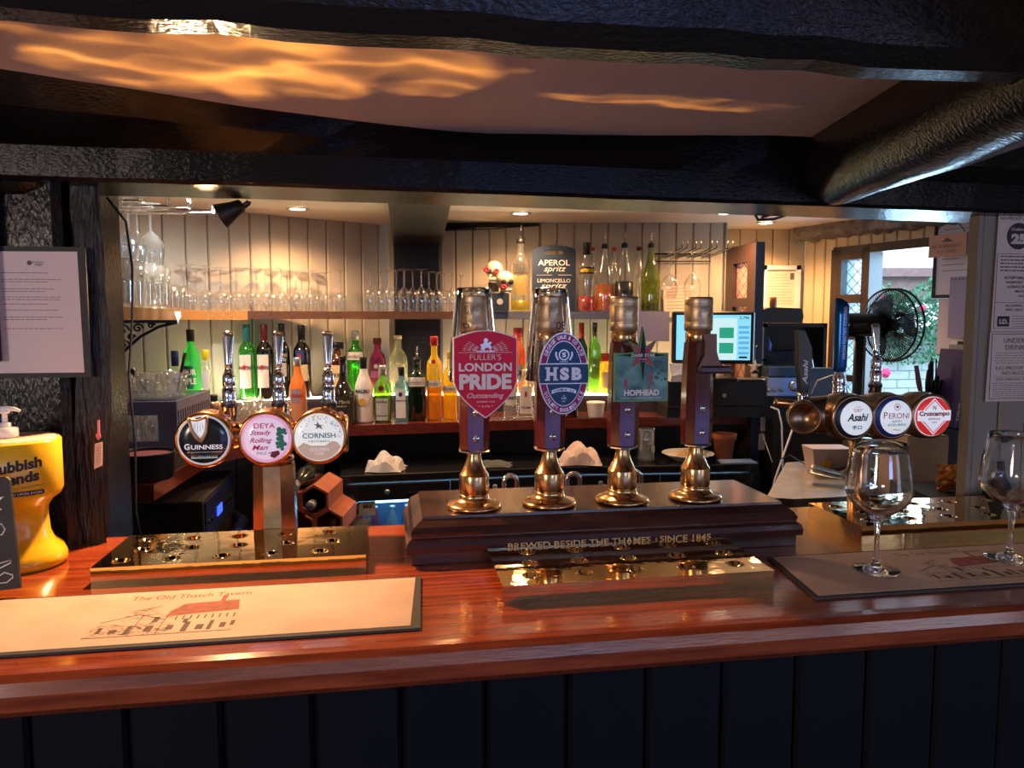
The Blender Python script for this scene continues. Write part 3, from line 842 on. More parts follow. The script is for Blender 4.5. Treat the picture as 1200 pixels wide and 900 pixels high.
# pint glasses standing upside down on the first two pumps
def pint(label, s):
    T = bthing('pint_glass', label, 'pint glass', s, 0.362, PZ + CAPZ, group='pint glasses on the pump caps')
    T.rotation_euler = (0, 0, A)
    # z is measured from the cap's top, the glass hangs down round it
    prof = [(0.0, 0.013), (0.025, 0.013), (0.0280, 0.0115), (0.0295, 0.006), (0.0305, -0.004), (0.0335, -0.035), (0.0375, -0.070), (0.0400, -0.105), (0.0415, -0.137),
            (0.0409, -0.1380), (0.0403, -0.137), (0.0386, -0.105), (0.0360, -0.070), (0.0318, -0.035), (0.0285, -0.006), (0.0270, 0.0005), (0.0, 0.0005)]
    mb = MB(); mb.lathe(prof, 40, cap=False)
    mb.build('glass', XGLASS, T)
    mb = MB()
    if s > 0.05:
        words(mb, [('30', 0.010, -0.054, 0.016, 0.013, 0.02), ('NOT', 0.013, -0.065, 0.020, 0.008, 0.0)], cyl=0.0375, flip=True)
    else:
        words(mb, [('UK', -0.016, -0.030, 0.007, 0.012, 0.02), ('CE', -0.017, -0.052, 0.013, 0.008, 0.02), ('1 pint', -0.016, -0.064, 0.017, 0.008, 0.02, 0.3)], cyl=0.0368, flip=True)
    mb.build('etched_marks', INK, T)
    return T
pint('upturned pint glass over the cap of the crimson-clip pump', -0.004)
pint('upturned pint glass over the cap of the oval-clip pump', 0.123)

# ---------------------------------------------------------------- three headed fonts
GLOW = {}
def lens_mat(name, col, es=0.55):
    return mat(name, col, 0.25, em=col, es=es, coat=0.3)
def tap_handle(parent, x, y, z, dz=0.13, ret=False):
    mb = MB(); M = Matrix.Translation((x, y, z))
    mb.lathe([(0.0115, 0), (0.0125, 0.004), (0.0125, 0.016), (0.0135, 0.018), (0.0135, 0.024), (0.011, 0.028), (0.0115, 0.034), (0.0115, 0.050), (0.009, 0.053), (0.0105, 0.056), (0.0105, 0.072), (0.0075, 0.078), (0.0065, 0.084)], 24, M)
    h = mb.build('tap_handle', CHROME, parent)
    mb = MB(); mb.lathe([(0.0128, 0.0168), (0.0138, 0.018), (0.0138, 0.023), (0.0128, 0.0245)], 24, M, cap=False); mb.build('black_ring', BLACK, h)
    mb = MB(); vs = []; fs = []
    for f, a, b in ((0, .0055, .0055), (.2, .0062, .006), (.6, .0082, .0045), (.9, .0095, .004), (1, .0088, .0036), (1.04, .005, .002)):
        for k in range(14):
            t = 2 * PI * k / 14
            vs.append((x + a * math.cos(t), y + b * math.sin(t) + 0.006 * f, z + 0.082 + (dz - 0.082) * f))
    for i in range(5):
        for k in range(14):
            p, q = i * 14 + k, i * 14 + (k + 1) % 14
            fs.append((p, q, q + 14, p + 14))
    fs += [tuple(range(13, -1, -1)), tuple(range(70, 84))]
    mb.add(vs, fs, True); mb.build('paddle', CHROME, h)
    return h
def head(parent, x, z, rl_, m, y0=-0.05, y1=0.03, rz=0.0, big=0.0):
    """drum turned on its side: rim, body and dished back; returns the local matrix of its face"""
    M = Matrix.Translation((x, 0, z)) @ Matrix.Rotation(rz, 4, 'Z') @ Matrix.Rotation(PI / 2, 4, 'X')
    r = rl_
    mb = MB()
    mb.lathe([(0.010, -y1), (r * 0.80, -y1 + 0.004), (r * 1.02, -y1 + 0.016), (r * 1.13, -y1 + 0.030), (r * 1.14 + big, -y0 - 0.024), (r * 1.10, -y0 - 0.014), (r * 1.15, -y0 - 0.010), (r * 1.15, -y0 - 0.002), (r * 1.06, -y0), (r * 1.01, -y0 + 0.0005), (r * 1.01, -y0 - 0.004)], 48, M)
    mb.build('font_head', m, parent)
    return Matrix.Translation((x, 0, z)) @ Matrix.Rotation(rz, 4, 'Z') @ Matrix.Translation((0, y0, 0))
def lens(parent, M, r, m, nm='lens'):
    mb = MB(); mb.lathe([(r, -0.004), (r, 0.0005), (r * 0.98, 0.0012), (r * 0.6, 0.0022), (0, 0.0026)], 44, M @ Matrix.Rotation(PI / 2, 4, 'X'))
    return mb.build(nm, m, parent)

LF = bthing('beer_font', 'three-headed copper-toned beer font on a faceted brass pedestal, left of the plinth', 'beer font', -0.341, 0.490)
mb = MB(); mb.lathe([(0.0415, 0.0), (0.0415, 0.004), (0.0385, 0.012), (0.0370, 0.090), (0.0360, 0.132), (0.030, 0.139)], 8, ph=PI / 8, smooth=False)
mb.build('pedestal', mat('worn_brass_pedestal', (0.62, 0.50, 0.36), 0.24, 1.0, bump=0.25, bs=50, bd=0.002, var=0.25, vs=30), LF)
mb = MB(); mb.lathe([(0.033, 0.137), (0.034, 0.143), (0.026, 0.147), (0.028, 0.152), (0.020, 0.160)], 32); mb.build('collar', COPPER, LF)
HZ = 1.2835 - 1.10
mb = MB(); Mx = Matrix.Translation((-0.10, -0.01, HZ)) @ Matrix.Rotation(PI / 2, 4, 'Y')
mb.lathe([(0.018, 0.02), (0.024, 0.04), (0.020, 0.05), (0.024, 0.062), (0.030, 0.10), (0.024, 0.138), (0.020, 0.150), (0.024, 0.162), (0.030, 0.20), (0.034, 0.218), (0.034, 0.226), (0.030, 0.228)], 36, Mx)
mb.build('cross_tube', COPPER, LF)
LR = 0.0405
faces = []
for hx in (-0.1035, -0.004, 0.082):
    faces.append(head(LF, hx, HZ, LR, COPPER))
for hx in (-0.076, 0.008, 0.093): tap_handle(LF, hx, 0.022, 0.212, 0.147)
blacklens = mat('black_badge_lens', (0.010, 0.012, 0.020), 0.2, coat=0.5)
# head one: black badge with a silver rim, a gilt harp, white capitals
M = faces[0]
l = lens(LF, M, LR * 1.03, lens_mat('lit_silver_rim', (0.62, 0.68, 0.75), 0.3)); l['label'] = 'black badge with harp in a lit silver rim'
lens(l, M @ Matrix.Translation((0, -0.0015, 0)), LR * 0.95, blacklens, 'badge_face')
mb = MB()
yy = -0.0048
words(mb, [('G', -0.0255, -0.0150, 0.0085, 0.0100, 0.03), ('UINNESS', 0.0055, -0.0150, 0.0500, 0.0078, 0.03), ('ST JAMES\'S GATE DUBLIN', 0.0015, -0.0205, 0.054, 0.0018, 0.0)], y=yy, M=M)
mb.build('lettering', mat('lit_white_letters', (0.8, 0.82, 0.85), 0.4, em=(0.8, 0.85, 1.0), es=0.25), l)
mb = MB(); rr = random.Random(2)
for k in range(15):
    x_ = -0.020 + 0.0028 * k; mb.poly([(x_, -0.0300), (x_ + 0.0014, -0.0262 + rr.uniform(0, 0.002)), (x_ + 0.0030, -0.0300)], yy, yy + 0.0003, M)
mb.build('foam_waves', mat('pale_teal_print', (0.35, 0.6, 0.62), 0.4, em=(0.35, 0.6, 0.62), es=0.2), l)
mb = MB()
mb.tube([(-0.022, yy - .001, 0.037), (-0.019, yy - .003, 0.030), (-0.0165, yy - .004, 0.018), (-0.010, yy - .004, 0.007), (-0.004, yy - .003, 0.000)], [0.0022, 0.0026, 0.0028, 0.003, 0.003], 8, M=M)
mb.tube([(-0.022, yy - .001, 0.0375), (-0.015, yy - .003, 0.0345), (-0.008, yy - .003, 0.0335), (-0.001, yy - .003, 0.036), (0.006, yy - .002, 0.0405)], [0.0018, 0.002, 0.0018, 0.0018, 0.0022], 8, M=M)
mb.tube([(0.007, yy - .001, 0.0405), (0.0075, yy - .003, 0.028), (0.006, yy - .004, 0.015), (0.001, yy - .004, 0.004), (-0.004, yy - .003, -0.002)], [0.0022, 0.0026, 0.003, 0.003, 0.0024], 8, M=M)
mb.build('harp_emblem', mat('tan_harp', (0.50, 0.36, 0.24), 0.35, 0.5), l)
mb = MB(); mb.poly([(-0.0185, 0.0335), (-0.0140, 0.017), (-0.0045, 0.003), (0.0035, 0.016), (0.0050, 0.036), (-0.006, 0.032)], yy, yy + 0.0006, M); mb.build('harp_strings', mat('lit_strings', (0.75, 0.80, 0.86), 0.4, em=(0.75, 0.8, 0.9), es=0.5), l)
mb = MB()
for k in range(4): x_ = -0.0125 + 0.004 * k; mb.tube([(x_, yy - .0004, 0.031), (x_ + 0.001, yy - .0004, 0.014 if k in (1, 2) else 0.019)], 0.0003, 4, M=M)
mb.build('string_lines', INK, l)
# head two: pink badge
M = faces[1]
l = lens(LF, M, LR, lens_mat('lit_pink_rim', (0.80, 0.42, 0.66), 0.45)); l['label'] = 'pink badge with red handwriting and a green figure'
lens(l, M @ Matrix.Translation((0, -0.0012, 0)), LR * 0.88, lens_mat('lit_pale_lilac', (0.72, 0.62, 0.80), 0.5), 'badge_face')
mb = MB(); yy = -0.0046
words(mb, [('DEYA', -0.002, 0.0180, 0.034, 0.0085, 0.01), ('Steady', -0.008, 0.0045, 0.034, 0.0105, 0.015, 0.35), ('Rolling', -0.008, -0.0085, 0.036, 0.0105, 0.015, 0.35), ('Man', -0.010, -0.0185, 0.026, 0.0085, 0.015, 0.35)], y=yy, M=M)
mb.build('red_lettering', mat('crimson_print', (0.55, 0.02, 0.14), 0.4), l)
mb = MB(); words(mb, [('PALE ALE', 0.0, -0.0262, 0.030, 0.0046, 0.0)], y=yy, M=M); mb.build('grey_lettering', mat('grey_print', (0.16, 0.12, 0.2), 0.5), l)
mb = MB(); rr = random.Random(4)
for k in range(22):
    x_ = 0.0235 + rr.gauss(0, 0.005); z_ = rr.uniform(-0.020, 0.018)
    if x_ * x_ + z_ * z_ < 0.0345 ** 2: mb.poly(disc(rr.uniform(0.0025, 0.0045), 9, x_, z_), yy + 0.0004 - k * 0.00002, yy + 0.0008, M)
mb.build('green_figure', mat('green_print', (0.03, 0.28, 0.20), 0.4), l)
mb = MB(); mb.poly([(0.006, -0.030), (0.013, -0.0330), (0.022, -0.0262), (0.020, -0.020), (0.008, -0.022)], yy + 0.0004, yy + 0.0008, M); mb.build('red_boat', mat('dark_red_print', (0.25, 0.01, 0.04), 0.4), l)
# head three: white badge
M = faces[2]
l = lens(LF, M, LR, lens_mat('lit_cool_white', (0.72, 0.80, 0.80), 0.55)); l['label'] = 'white badge with bird and blossom wreath'
yy = -0.0040
mb = MB(); mb.poly([(LR * 0.96 * math.cos(a), LR * 0.96 * math.sin(a)) for a in [PI + 0.42 + (PI - 0.84) * k / 18 for k in range(19)]] + [(0.030, -0.008), (0.022, -0.006), (0.010, -0.0135), (-0.012, -0.0135), (-0.026, -0.008)], yy + 0.0004, yy + 0.001, M)
mb.build('orchard_ground', lens_mat('lit_tan_ground', (0.55, 0.42, 0.34), 0.35), l)
mb = MB(); words(mb, [('CORNISH', 0.0, -0.0010, 0.054, 0.0088, 0.012)], y=yy, M=M); mb.build('blue_lettering', mat('steel_blue_print', (0.06, 0.15, 0.24), 0.5), l)
mb = MB(); words(mb, [('ORCHARDS', 0.0, -0.0085, 0.036, 0.0042, 0.0), ], y=yy, M=M)
mb.poly([(-0.009, 0.0235), (-0.003, 0.0195), (-0.0055, 0.014), (0.0, 0.0175), (0.006, 0.0135), (0.0035, 0.0195), (0.008, 0.0205), (0.0015, 0.0215), (-0.003, 0.0275), (-0.003, 0.0225)][::-1], yy, yy + 0.0003, M)
mb.build('grey_bird_and_words', mat('warm_grey_print', (0.22, 0.18, 0.17), 0.5), l)
mb = MB(); words(mb, [('GOLDEN', 0.0, -0.0228, 0.032, 0.0052, 0.01), ('CIDER', 0.0, -0.0295, 0.016, 0.0045, 0.01)], y=yy - 0.0002, M=M); mb.build('white_lettering', mat('lit_white_letters'), l)
for nm, cc, sd in (('teal_leaves', (0.12, 0.35, 0.38), 1), ('pink_leaves', (0.55, 0.35, 0.30), 5)):
    mb = MB(); rr = random.Random(sd)
    for k in range(26):
        a = rr.uniform(0.15, PI - 0.1) if sd == 1 else rr.uniform(0.0, 1.9)
        q = rr.uniform(0.70, 0.94) * LR
        x_, z_ = q * math.cos(a), q * math.sin(a); b = rr.uniform(0, PI)
        mb.poly([(x_ + p * math.cos(b) - v * math.sin(b), z_ + p * math.sin(b) + v * math.cos(b)) for p, v in ((-0.0018, 0), (0, -0.0007), (0.0018, 0), (0, 0.0007))], yy + 0.0002, yy + 0.0005, M)
    mb.build(nm, mat(nm, cc, 0.5), l)

# right hand font, duller brass
RF = bthing('beer_font', 'dull brass three-headed beer font with black, blue and red rimmed badges', 'beer font', 0.803, 0.503, 1.1004)
mb = MB(); mb.lathe([(0.030, 0.0), (0.030, 0.006), (0.020, 0.012), (0.018, 0.10), (0.022, 0.145)], 28, Matrix.Translation((-0.012, 0, 0))); mb.build('pedestal', OLDBRASS, RF)
HZ = 1.2940 - 1.10
mb = MB(); Mx = Matrix.Translation((-0.15, 0.0, HZ)) @ Matrix.Rotation(PI / 2, 4, 'Y')
mb.lathe([(0.018, 0.0), (0.030, 0.01), (0.036, 0.03), (0.040, 0.09), (0.036, 0.12), (0.040, 0.16), (0.036, 0.20), (0.040, 0.25), (0.030, 0.27), (0.01, 0.275)], 36, Mx)
mb.build('barrel', OLDBRASS, RF)
RR = 0.0385
fc = [head(RF, hx, HZ, RR, OLDBRASS, -0.058, 0.03, big=0.003) for hx in (-0.067, 0.017, 0.101)]
M0 = head(RF, -0.138, HZ, 0.028, OLDBRASS, -0.045, 0.02, rz=R(-28))
mb = MB(); mb.tube([(-0.175, 0.04, HZ + 0.022), (-0.116, 0.04, HZ + 0.016), (-0.09, 0.02, HZ + 0.01)], 0.008, 10); mb.build('side_pipe', OLDBRASS, RF)
yy = -0.0058
def ring_lens(M, rim, face, lab, dx=0.0):
    l = lens(RF, M, RR * 1.0, rim); l['label'] = lab
    l2 = lens(l, M @ Matrix.Translation((dx, -0.0022, 0)), RR * (0.86 if dx else 0.97), face, 'badge_face')
    return l
litw = lens_mat('lit_white_badge', (0.74, 0.80, 0.88), 0.55)
M = fc[0]; l = ring_lens(M, mat('black_rim', (0.012, 0.012, 0.02), 0.3), litw, 'white badge in a black rim', 0.004)
mb = MB(); words(mb, [('Asahi', 0.005, -0.0055, 0.044, 0.0150, 0.03, 0.3), ('辛口', 0.004, -0.0215, 0.020, 0.0080, 0.02)], y=yy, M=M)
for bx in (-0.0045, 0.0125):          # two brush-written signs under the name, built from strokes
    pass
mb.build('black_lettering', INK, l)
mb = MB(); words(mb, [('"DRY"', 0.005, 0.0120, 0.022, 0.0070, 0.0), ('SUPER', 0.005, 0.0205, 0.011, 0.0024, 0.0)], y=yy, M=M); mb.build('red_lettering', mat('red_print', (0.50, 0.015, 0.03), 0.4), l)
mb = MB(); arc_words(mb, 'Asahi', 0, 0, RR * 0.93, RR * 0.93, PI - 0.1, PI - 1.0, 0.0050, -0.0030, 0.8); mb.build('rim_lettering', WHITE, l)
mb = MB(); arc_words(mb, 'DRY', 0, 0, RR * 0.93, RR * 0.93, PI + 0.15, PI + 0.55, 0.0048, -0.0030, 0.8, inward=True); mb.build('rim_red_lettering', mat('bright_red_print', (0.65, 0.02, 0.08), 0.4), l)
M = fc[1]; l = ring_lens(M, mat('blue_rim', (0.012, 0.03, 0.22), 0.3), litw, 'white badge in a blue rim', 0.004)
mb = MB(); words(mb, [('P', -0.0205, -0.0020, 0.0080, 0.0128, 0.0), ('ERONI', 0.0080, -0.0020, 0.0430, 0.0105, 0.0)], y=yy, M=M)
for k in range(20):
    a0, a1 = 2 * PI * k / 20, 2 * PI * (k + 1) / 20
    mb.poly([(0.004 + 0.0066 * math.cos(a0), 0.0205 + 0.0066 * math.sin(a0)), (0.004 + 0.0058 * math.cos(a0), 0.0205 + 0.0058 * math.sin(a0)), (0.004 + 0.0058 * math.cos(a1), 0.0205 + 0.0058 * math.sin(a1)), (0.004 + 0.0066 * math.cos(a1), 0.0205 + 0.0066 * math.sin(a1))], yy, yy + 0.0003, M)
mb.poly([(0.0015, 0.0185), (0.0065, 0.0185), (0.0070, 0.0235), (0.0055, 0.0215), (0.004, 0.0240), (0.0025, 0.0215), (0.001, 0.0235)], yy, yy + 0.0003, M)
mb.build('red_lettering', mat('red_print'), l)
mb = MB(); words(mb, [('NASTRO', 0.004, -0.0095, 0.020, 0.0040, 0.01), ('AZZURRO', 0.004, -0.0165, 0.040, 0.0046, 0.01)], y=yy, M=M); mb.build('teal_lettering', mat('teal_print', (0.01, 0.15, 0.18), 0.4), l)
mb = MB(); words(mb, [('~', 0.004, -0.0255, 0.016, 0.0028, 0.0)], y=yy, M=M); mb.build('gold_flourish', GOLD, l)
mb = MB(); arc_words(mb, 'PERONI NASTRO AZZURRO', 0, 0, RR * 0.93, RR * 0.93, PI + 0.9, PI - 1.3, 0.0034, -0.0030, 0.7); mb.build('rim_lettering', WHITE, l)
M = fc[2]; l = ring_lens(M, litw, lens_mat('lit_red_badge', (0.62, 0.025, 0.03), 0.55), 'red badge with a white diamond', 0.0)
mb = MB(); q = RR * 0.93
mb.poly([(0, -q), (q, 0), (0, q), (-q, 0)], -0.0050, -0.0040, M); mb.build('white_diamond', litw, l)
mb = MB(); q = RR * 0.86; q2 = RR * 0.80
for a in range(4):
    c, s_ = [(1, 0), (0, 1), (-1, 0), (0, -1)][a]; c2, s2 = [(0, 1), (-1, 0), (0, -1), (1, 0)][a]
    mb.poly([(q * c, q * s_), (q * c2, q * s2), (q2 * c2, q2 * s2), (q2 * c, q2 * s_)], -0.0053, -0.0049, M)
mb.build('red_diamond_line', mat('lit_red_badge'), l)
mb = MB(); mb.poly([(-RR * 0.93, -0.0080), (RR * 0.93, -0.0080), (RR * 0.93, 0.0122), (-RR * 0.93, 0.0122)], -0.0056, -0.0052, M); mb.build('white_band', litw, l)
mb = MB(); words(mb, [('Cruzcampo', 0.0, -0.0010, 0.066, 0.0118, 0.045), ('SEVILLA', 0.0, -0.0066, 0.026, 0.0040, 0.02), ('N', 0.0, 0.0130, 0.0070, 0.0090, 0.02), ('1904', 0, -0.0130, 0.012, 0.004)], y=-0.0060, M=M); mb.build('red_lettering', mat('red_print'), l)
tap_handle(RF, 0.049, 0.045, 0.226, 0.146)
# tall blue tap handle and black faceted handle
mb = MB(); Mh = Matrix.Translation((-0.033, 0.045, 0.226))
mb.lathe([(0.0115, 0), (0.0125, 0.004), (0.0125, 0.016), (0.011, 0.02), (0.013, 0.026), (0.012, 0.040), (0.008, 0.048), (0.009, 0.056)], 24, Mh); h = mb.build('tap_handle', CHROME, RF)
mb = MB(); vs = []; fs = []
for z_, r_ in ((0.050, 0.011), (0.060, 0.0135), (0.11, 0.0138), (0.165, 0.0140), (0.19, 0.0138)):
    for k in range(20):
        a = 2 * PI * k / 20
        vs.append((-0.033 + r_ * math.cos(a), 0.045 + r_ * math.sin(a), 0.226 + z_ + (0.010 * -math.cos(a - 0.3) if z_ > 0.185 else 0)))
for i in range(4):
    for k in range(20):
        p, q = i * 20 + k, i * 20 + (k + 1) % 20
        fs.append((p, q, q + 20, p + 20))
fs += [tuple(range(19, -1, -1)), tuple(range(80, 100))]
mb.add(vs, fs, True); g = mb.build('blue_grip', mat('blue_anodised', (0.02, 0.13, 0.38), 0.25, 0.7), h)
mb = MB()
vs_, fs_ = glyphs('PERONI NASTRO AZZURRO', 0.0)
mb.add([(-0.033 + 0.0142 * math.sin(0.25 - b * 0.5), 0.045 - 0.0142 * math.cos(0.25 - b * 0.5), 0.355 + a * 0.105) for a, b in vs_], fs_)
mb.build('white_lettering', WHITE, h)
mb = MB(); Mh = Matrix.Translation((-0.116, 0.04, 0.205))
mb.lathe([(0.013, 0), (0.015, 0.006), (0.010, 0.012), (0.009, 0.020), (0.011, 0.030)], 20, Mh); h = mb.build('tap_handle', CHROME, RF)
mb = MB(); vs = []
for z_, xa, xb in ((0.030, -0.008, 0.008), (0.10, -0.016, 0.014), (0.122, -0.016, 0.012), (0.155, -0.019, -0.004)):
    vs += [(xa, -0.008, z_), (xb, -0.008, z_), (xb, 0.008, z_), (xa, 0.008, z_)]
fs = [(3, 2, 1, 0), (12, 13, 14, 15)]
for i in range(3):
    for k in range(4):
        p, q = i * 4 + k, i * 4 + (k + 1) % 4
        fs.append((p, q, q + 4, p + 4))
mb.add(vs, fs, False, Mh); mb.build('black_grip', BLACK, h)
mb = MB(); vs_, fs_ = glyphs('Asahi', 0.02, 0.3)
mb.add([Mh @ Vector((-0.001 - (b - 0.5) * 0.011, -0.0084, 0.072 + a * 0.05)) for a, b in vs_], [f[::-1] for f in fs_] if False else fs_)
mb.build('white_lettering', WHITE, h)

# ---------------------------------------------------------------- bar runners
def runner(label, s0, s1, t0, t1, skl, skr, pic, rotz=0.0):
    T = bthing('bar_runner', label, 'bar runner', s0, t0, 1.1005)
    W, D = s1 - s0, t1 - t0
    mb = MB(); mb.plan([(0, 0), (W, 0), (W + skr, D), (skl, D)], 0.0, 0.003); mb.build('rubber_mat', mat('dark_rubber', (0.035, 0.03, 0.03), 0.8, bump=0.4, bs=300, bd=0.001), T)
    b = 0.008
    mb = MB(); vs = []
    nx = 30
    mb.plan([(b, b * .9), (W - b - 0.004, b * 1.0), (W + skr - b, D - b * .7), (skl + b, D - b * .6)], 0.003, 0.0036)
    pr = mb.build('printed_face', mat('runner_print', (0.46, 0.31, 0.24), 0.75, col2=(0.62, 0.43, 0.33), vs=9, var=0.0), T)
    cx_, zc = pic
    z = 0.0038
    def lay(items):     # XZ words laid flat: z -> y
        m_ = MB()
        words(m_, items)
        return [(v[0], v[2], z) for v in m_.v], m_.f
    m1 = MB(); v_, f_ = lay([('The Old Thatch Tavern', cx_, D * 0.800, 0.155, 0.0150, 0.0)]); m1.add(v_, f_)
    m1.build('title_lettering', mat('brown_print', (0.12, 0.06, 0.03), 0.7), T)
    m2 = MB()
    def qd(x0, y0, x1, y1, zz_=z): m2.add([(x0, y0, zz_), (x1, y0, zz_), (x1, y1, zz_), (x0, y1, zz_)], [(0, 1, 2, 3)])
    X = lambda u: cx_ + u * 0.1
    Y = lambda v: D * (0.16 + v * 0.58)
    rr = random.Random(12)
    # thatched cottages: long roof, jettied wing, chimney, windows, timbers
    for k in range(330):      # hatching strokes along eaves, ground and gable
        u = rr.uniform(-0.95, -0.05); v = rr.uniform(0.02, 0.35) if rr.random() < .5 else rr.uniform(0.45, 0.80)
        if v > 0.4 and abs(u + 0.45) > 0.45 - (v - 0.4): continue
        L = rr.uniform(0.01, 0.07); qd(X(u), Y(v), X(u + L), Y(v) + rr.uniform(0.0003, 0.0009))
    for u, v, du, dv in ((-0.85, 0.12, 0.05, 0.16), (-0.70, 0.10, 0.09, 0.10), (-0.52, 0.05, 0.06, 0.24), (-0.28, 0.36, 0.07, 0.16), (-0.30, 0.10, 0.09, 0.16), (-0.05, 0.12, 0.08, 0.12), (0.10, 0.30, 0.06, 0.12),
                         (0.14, 0.04, 0.07, 0.28), (0.30, 0.08, 0.09, 0.14), (0.44, 0.06, 0.05, 0.26), (0.58, 0.10, 0.07, 0.14), (0.70, 0.14, 0.05, 0.14)):
        qd(X(u), Y(v), X(u + du), Y(v + dv))
    for k in range(9): qd(X(-0.02 + k * 0.088), Y(0.40), X(0.00 + k * 0.088), Y(0.52))
    qd(X(-0.95), Y(0.0), X(0.75), Y(0.015)); qd(X(-0.45), Y(0.02), X(-0.44), Y(0.6)); qd(X(-0.14), Y(0.02), X(-0.13), Y(0.7))
    for a, b_ in (((-0.9, 0.42), (-0.5, 0.62)), ((-0.5, 0.62), (-0.14, 0.42)), ((-0.62, 0.72), (-0.30, 0.86))):
        m2.add([(X(a[0]), Y(a[1]), z), (X(b_[0]), Y(b_[1]), z), (X(b_[0]), Y(b_[1]) + 0.0018, z), (X(a[0]), Y(a[1]) + 0.0018, z)], [(0, 1, 2, 3)])
    m2.build('ink_drawing', mat('ink_brown', (0.10, 0.055, 0.04), 0.8), T)
    m3 = MB()
    m3.add([(X(-0.16), Y(0.52), z - .0001), (X(0.72), Y(0.62), z - .0001), (X(0.66), Y(0.95), z - .0001), (X(-0.02), Y(0.90), z - .0001), (X(-0.12), Y(0.72), z - .0001)], [(0, 1, 2, 3, 4)])
    m3.add([(X(0.42), Y(0.93), z), (X(0.48), Y(0.93), z), (X(0.48), Y(1.12), z), (X(0.42), Y(1.12), z)], [(0, 1, 2, 3)])
    m3.build('red_roof', mat('brick_red_print', (0.36, 0.08, 0.05), 0.8, col2=(0.22, 0.05, 0.03), vs=90), T)
    return T
runner('long bar runner with cottage drawing at the left front of the bar', -0.97, -0.106, 0.050, 0.236, -0.02, 0.008, (0.560, 0))
runner('long bar runner lying under the two wine glasses', 0.430, 1.19, 0.062, 0.238, 0.022, 0.008, (0.305, 0))

# ---------------------------------------------------------------- wine glasses
def wine(label, s, t, sc=1.0):
    T = bthing('wine_glass', label, 'wine glass', s, t, 1.1042, group='wine glasses on the right runner')
    prof = [(0.0, 0.0012), (0.012, 0.0008), (0.030, 0.0), (0.0335, 0.0005), (0.0345, 0.0016), (0.0325, 0.0026), (0.020, 0.0045), (0.010, 0.0075), (0.0055, 0.012), (0.0040, 0.020), (0.0036, 0.045), (0.0042, 0.066), (0.0065, 0.076),
            (0.014, 0.0835), (0.028, 0.0935), (0.0415, 0.1070), (0.0465, 0.1190), (0.0460, 0.130), (0.0430, 0.155), (0.0385, 0.180), (0.0362, 0.194), (0.0358, 0.1948),
            (0.0352, 0.194), (0.0372, 0.180), (0.0417, 0.155), (0.0446, 0.130), (0.0450, 0.1192), (0.0402, 0.1082), (0.027, 0.0955), (0.013, 0.0860), (0.004, 0.0815), (0.0, 0.0808)]
    mb = MB(); mb.lathe(prof, 56, cap=False); mb.build('glass', XGLASS, T)
    T.scale = (sc, sc, sc)
    return T
wine('wine glass on the runner in front of the black-rimmed badge', 0.582, 0.150)
wine('wine glass at the right edge of the picture on the runner', 0.826, 0.165, 1.03)

# ---------------------------------------------------------------- yellow soap stand and chalkboard
YEL = mat('glossy_yellow', (0.80, 0.48, 0.01), 0.28, coat=0.4)
T = bthing('charity_stand', 'bulky yellow pedestal stand lettered in black on the bar\'s left end', 'stand', -0.722, 0.405, rz=R(27))
mb = MB(); mb.lathe([(0.066, 0.0), (0.0705, 0.006), (0.0705, 0.014), (0.066, 0.024), (0.054, 0.036), (0.049, 0.050), (0.047, 0.075), (0.048, 0.092), (0.055, 0.103), (0.066, 0.112), (0.0695, 0.120), (0.0695, 0.196), (0.067, 0.199), (0.0655, 0.1975)], 56, sq=2.6)
mb.build('body', YEL, T)
mb = MB(); prof = [(0.0655, 0.1970), (0.062, 0.2000), (0.050, 0.2010), (0.0, 0.2005)]; mb.lathe(prof, 56, sq=2.6); mb.build('worn_pale_top', mat('cracked_cream', (0.55, 0.42, 0.32), 0.7, bump=1.0, bs=60, bd=0.004, var=0.3, vs=40), T)
mb = MB(); rc = 0.0702
th0 = 0.004
words(mb, [('Rubbish', th0, 0.1570, 0.066, 0.0170, 0.04, 0, 0.008), ('Friends', th0 - 0.002, 0.1380, 0.061, 0.0165, 0.04, 0, 0.006), ('Working for our environment', th0, 0.1300, 0.066, 0.0038, 0.0, 0, 0.004)], cyl=rc, sq=2.6)
mb.build('black_lettering', INK, T)
mb = MB(); mb.patch(0.0698, -0.46, 0.54, 0.1195, 0.1265, sq=2.6); mb.build('black_strip', INK, T)
mb = MB(); words(mb, [('STRATFORD UPON AVON', th0, 0.1213, 0.062, 0.0038, 0.01)], cyl=rc + 0.0010, sq=2.6); mb.build('strip_lettering', WHITE, T)
P2 = thing('soap_pump', 'white plastic pump bottle head standing on the yellow stand', 'soap pump', bw(-0.726, 0.405, 1.10 + 0.2012), A)
mb = MB(); mb.lathe([(0.017, 0.0), (0.0175, 0.002), (0.0175, 0.013), (0.015, 0.015), (0.0085, 0.016), (0.0085, 0.022), (0.004, 0.023), (0.0038, 0.036), (0.007, 0.037), (0.0075, 0.042)], 24)
mb.build('collar', WHITEP, P2)
mb = MB(); mb.tube([(-0.010, 0, 0.0435), (0.0, 0, 0.0440), (0.015, -0.002, 0.0436), (0.0235, -0.003, 0.0405)], [0.0038, 0.0048, 0.0034, 0.0022], 10); mb.build('spout', WHITEP, P2)
T = bthing('chalkboard', 'small leaning black chalkboard sign with white chalk writing at far left', 'chalkboard', -0.735, 0.250, 1.107)
T.rotation_euler = (R(-7), R(-3), A + R(4))
mb = MB()
Wc = 0.078
mb.poly([(-0.12, 0), (0.088, 0.0), (0.083, 0.15), (0.078, 0.155), (-0.12, 0.158)], -0.003, 0.003); mb.build('board', mat('chalk_black', (0.018, 0.017, 0.018), 0.6, var=0.3, vs=30), T)
mb = MB()
def chalk(pts, r=0.0009): mb.tube([(x, -0.0034, z) for x, z in pts], r, 5)
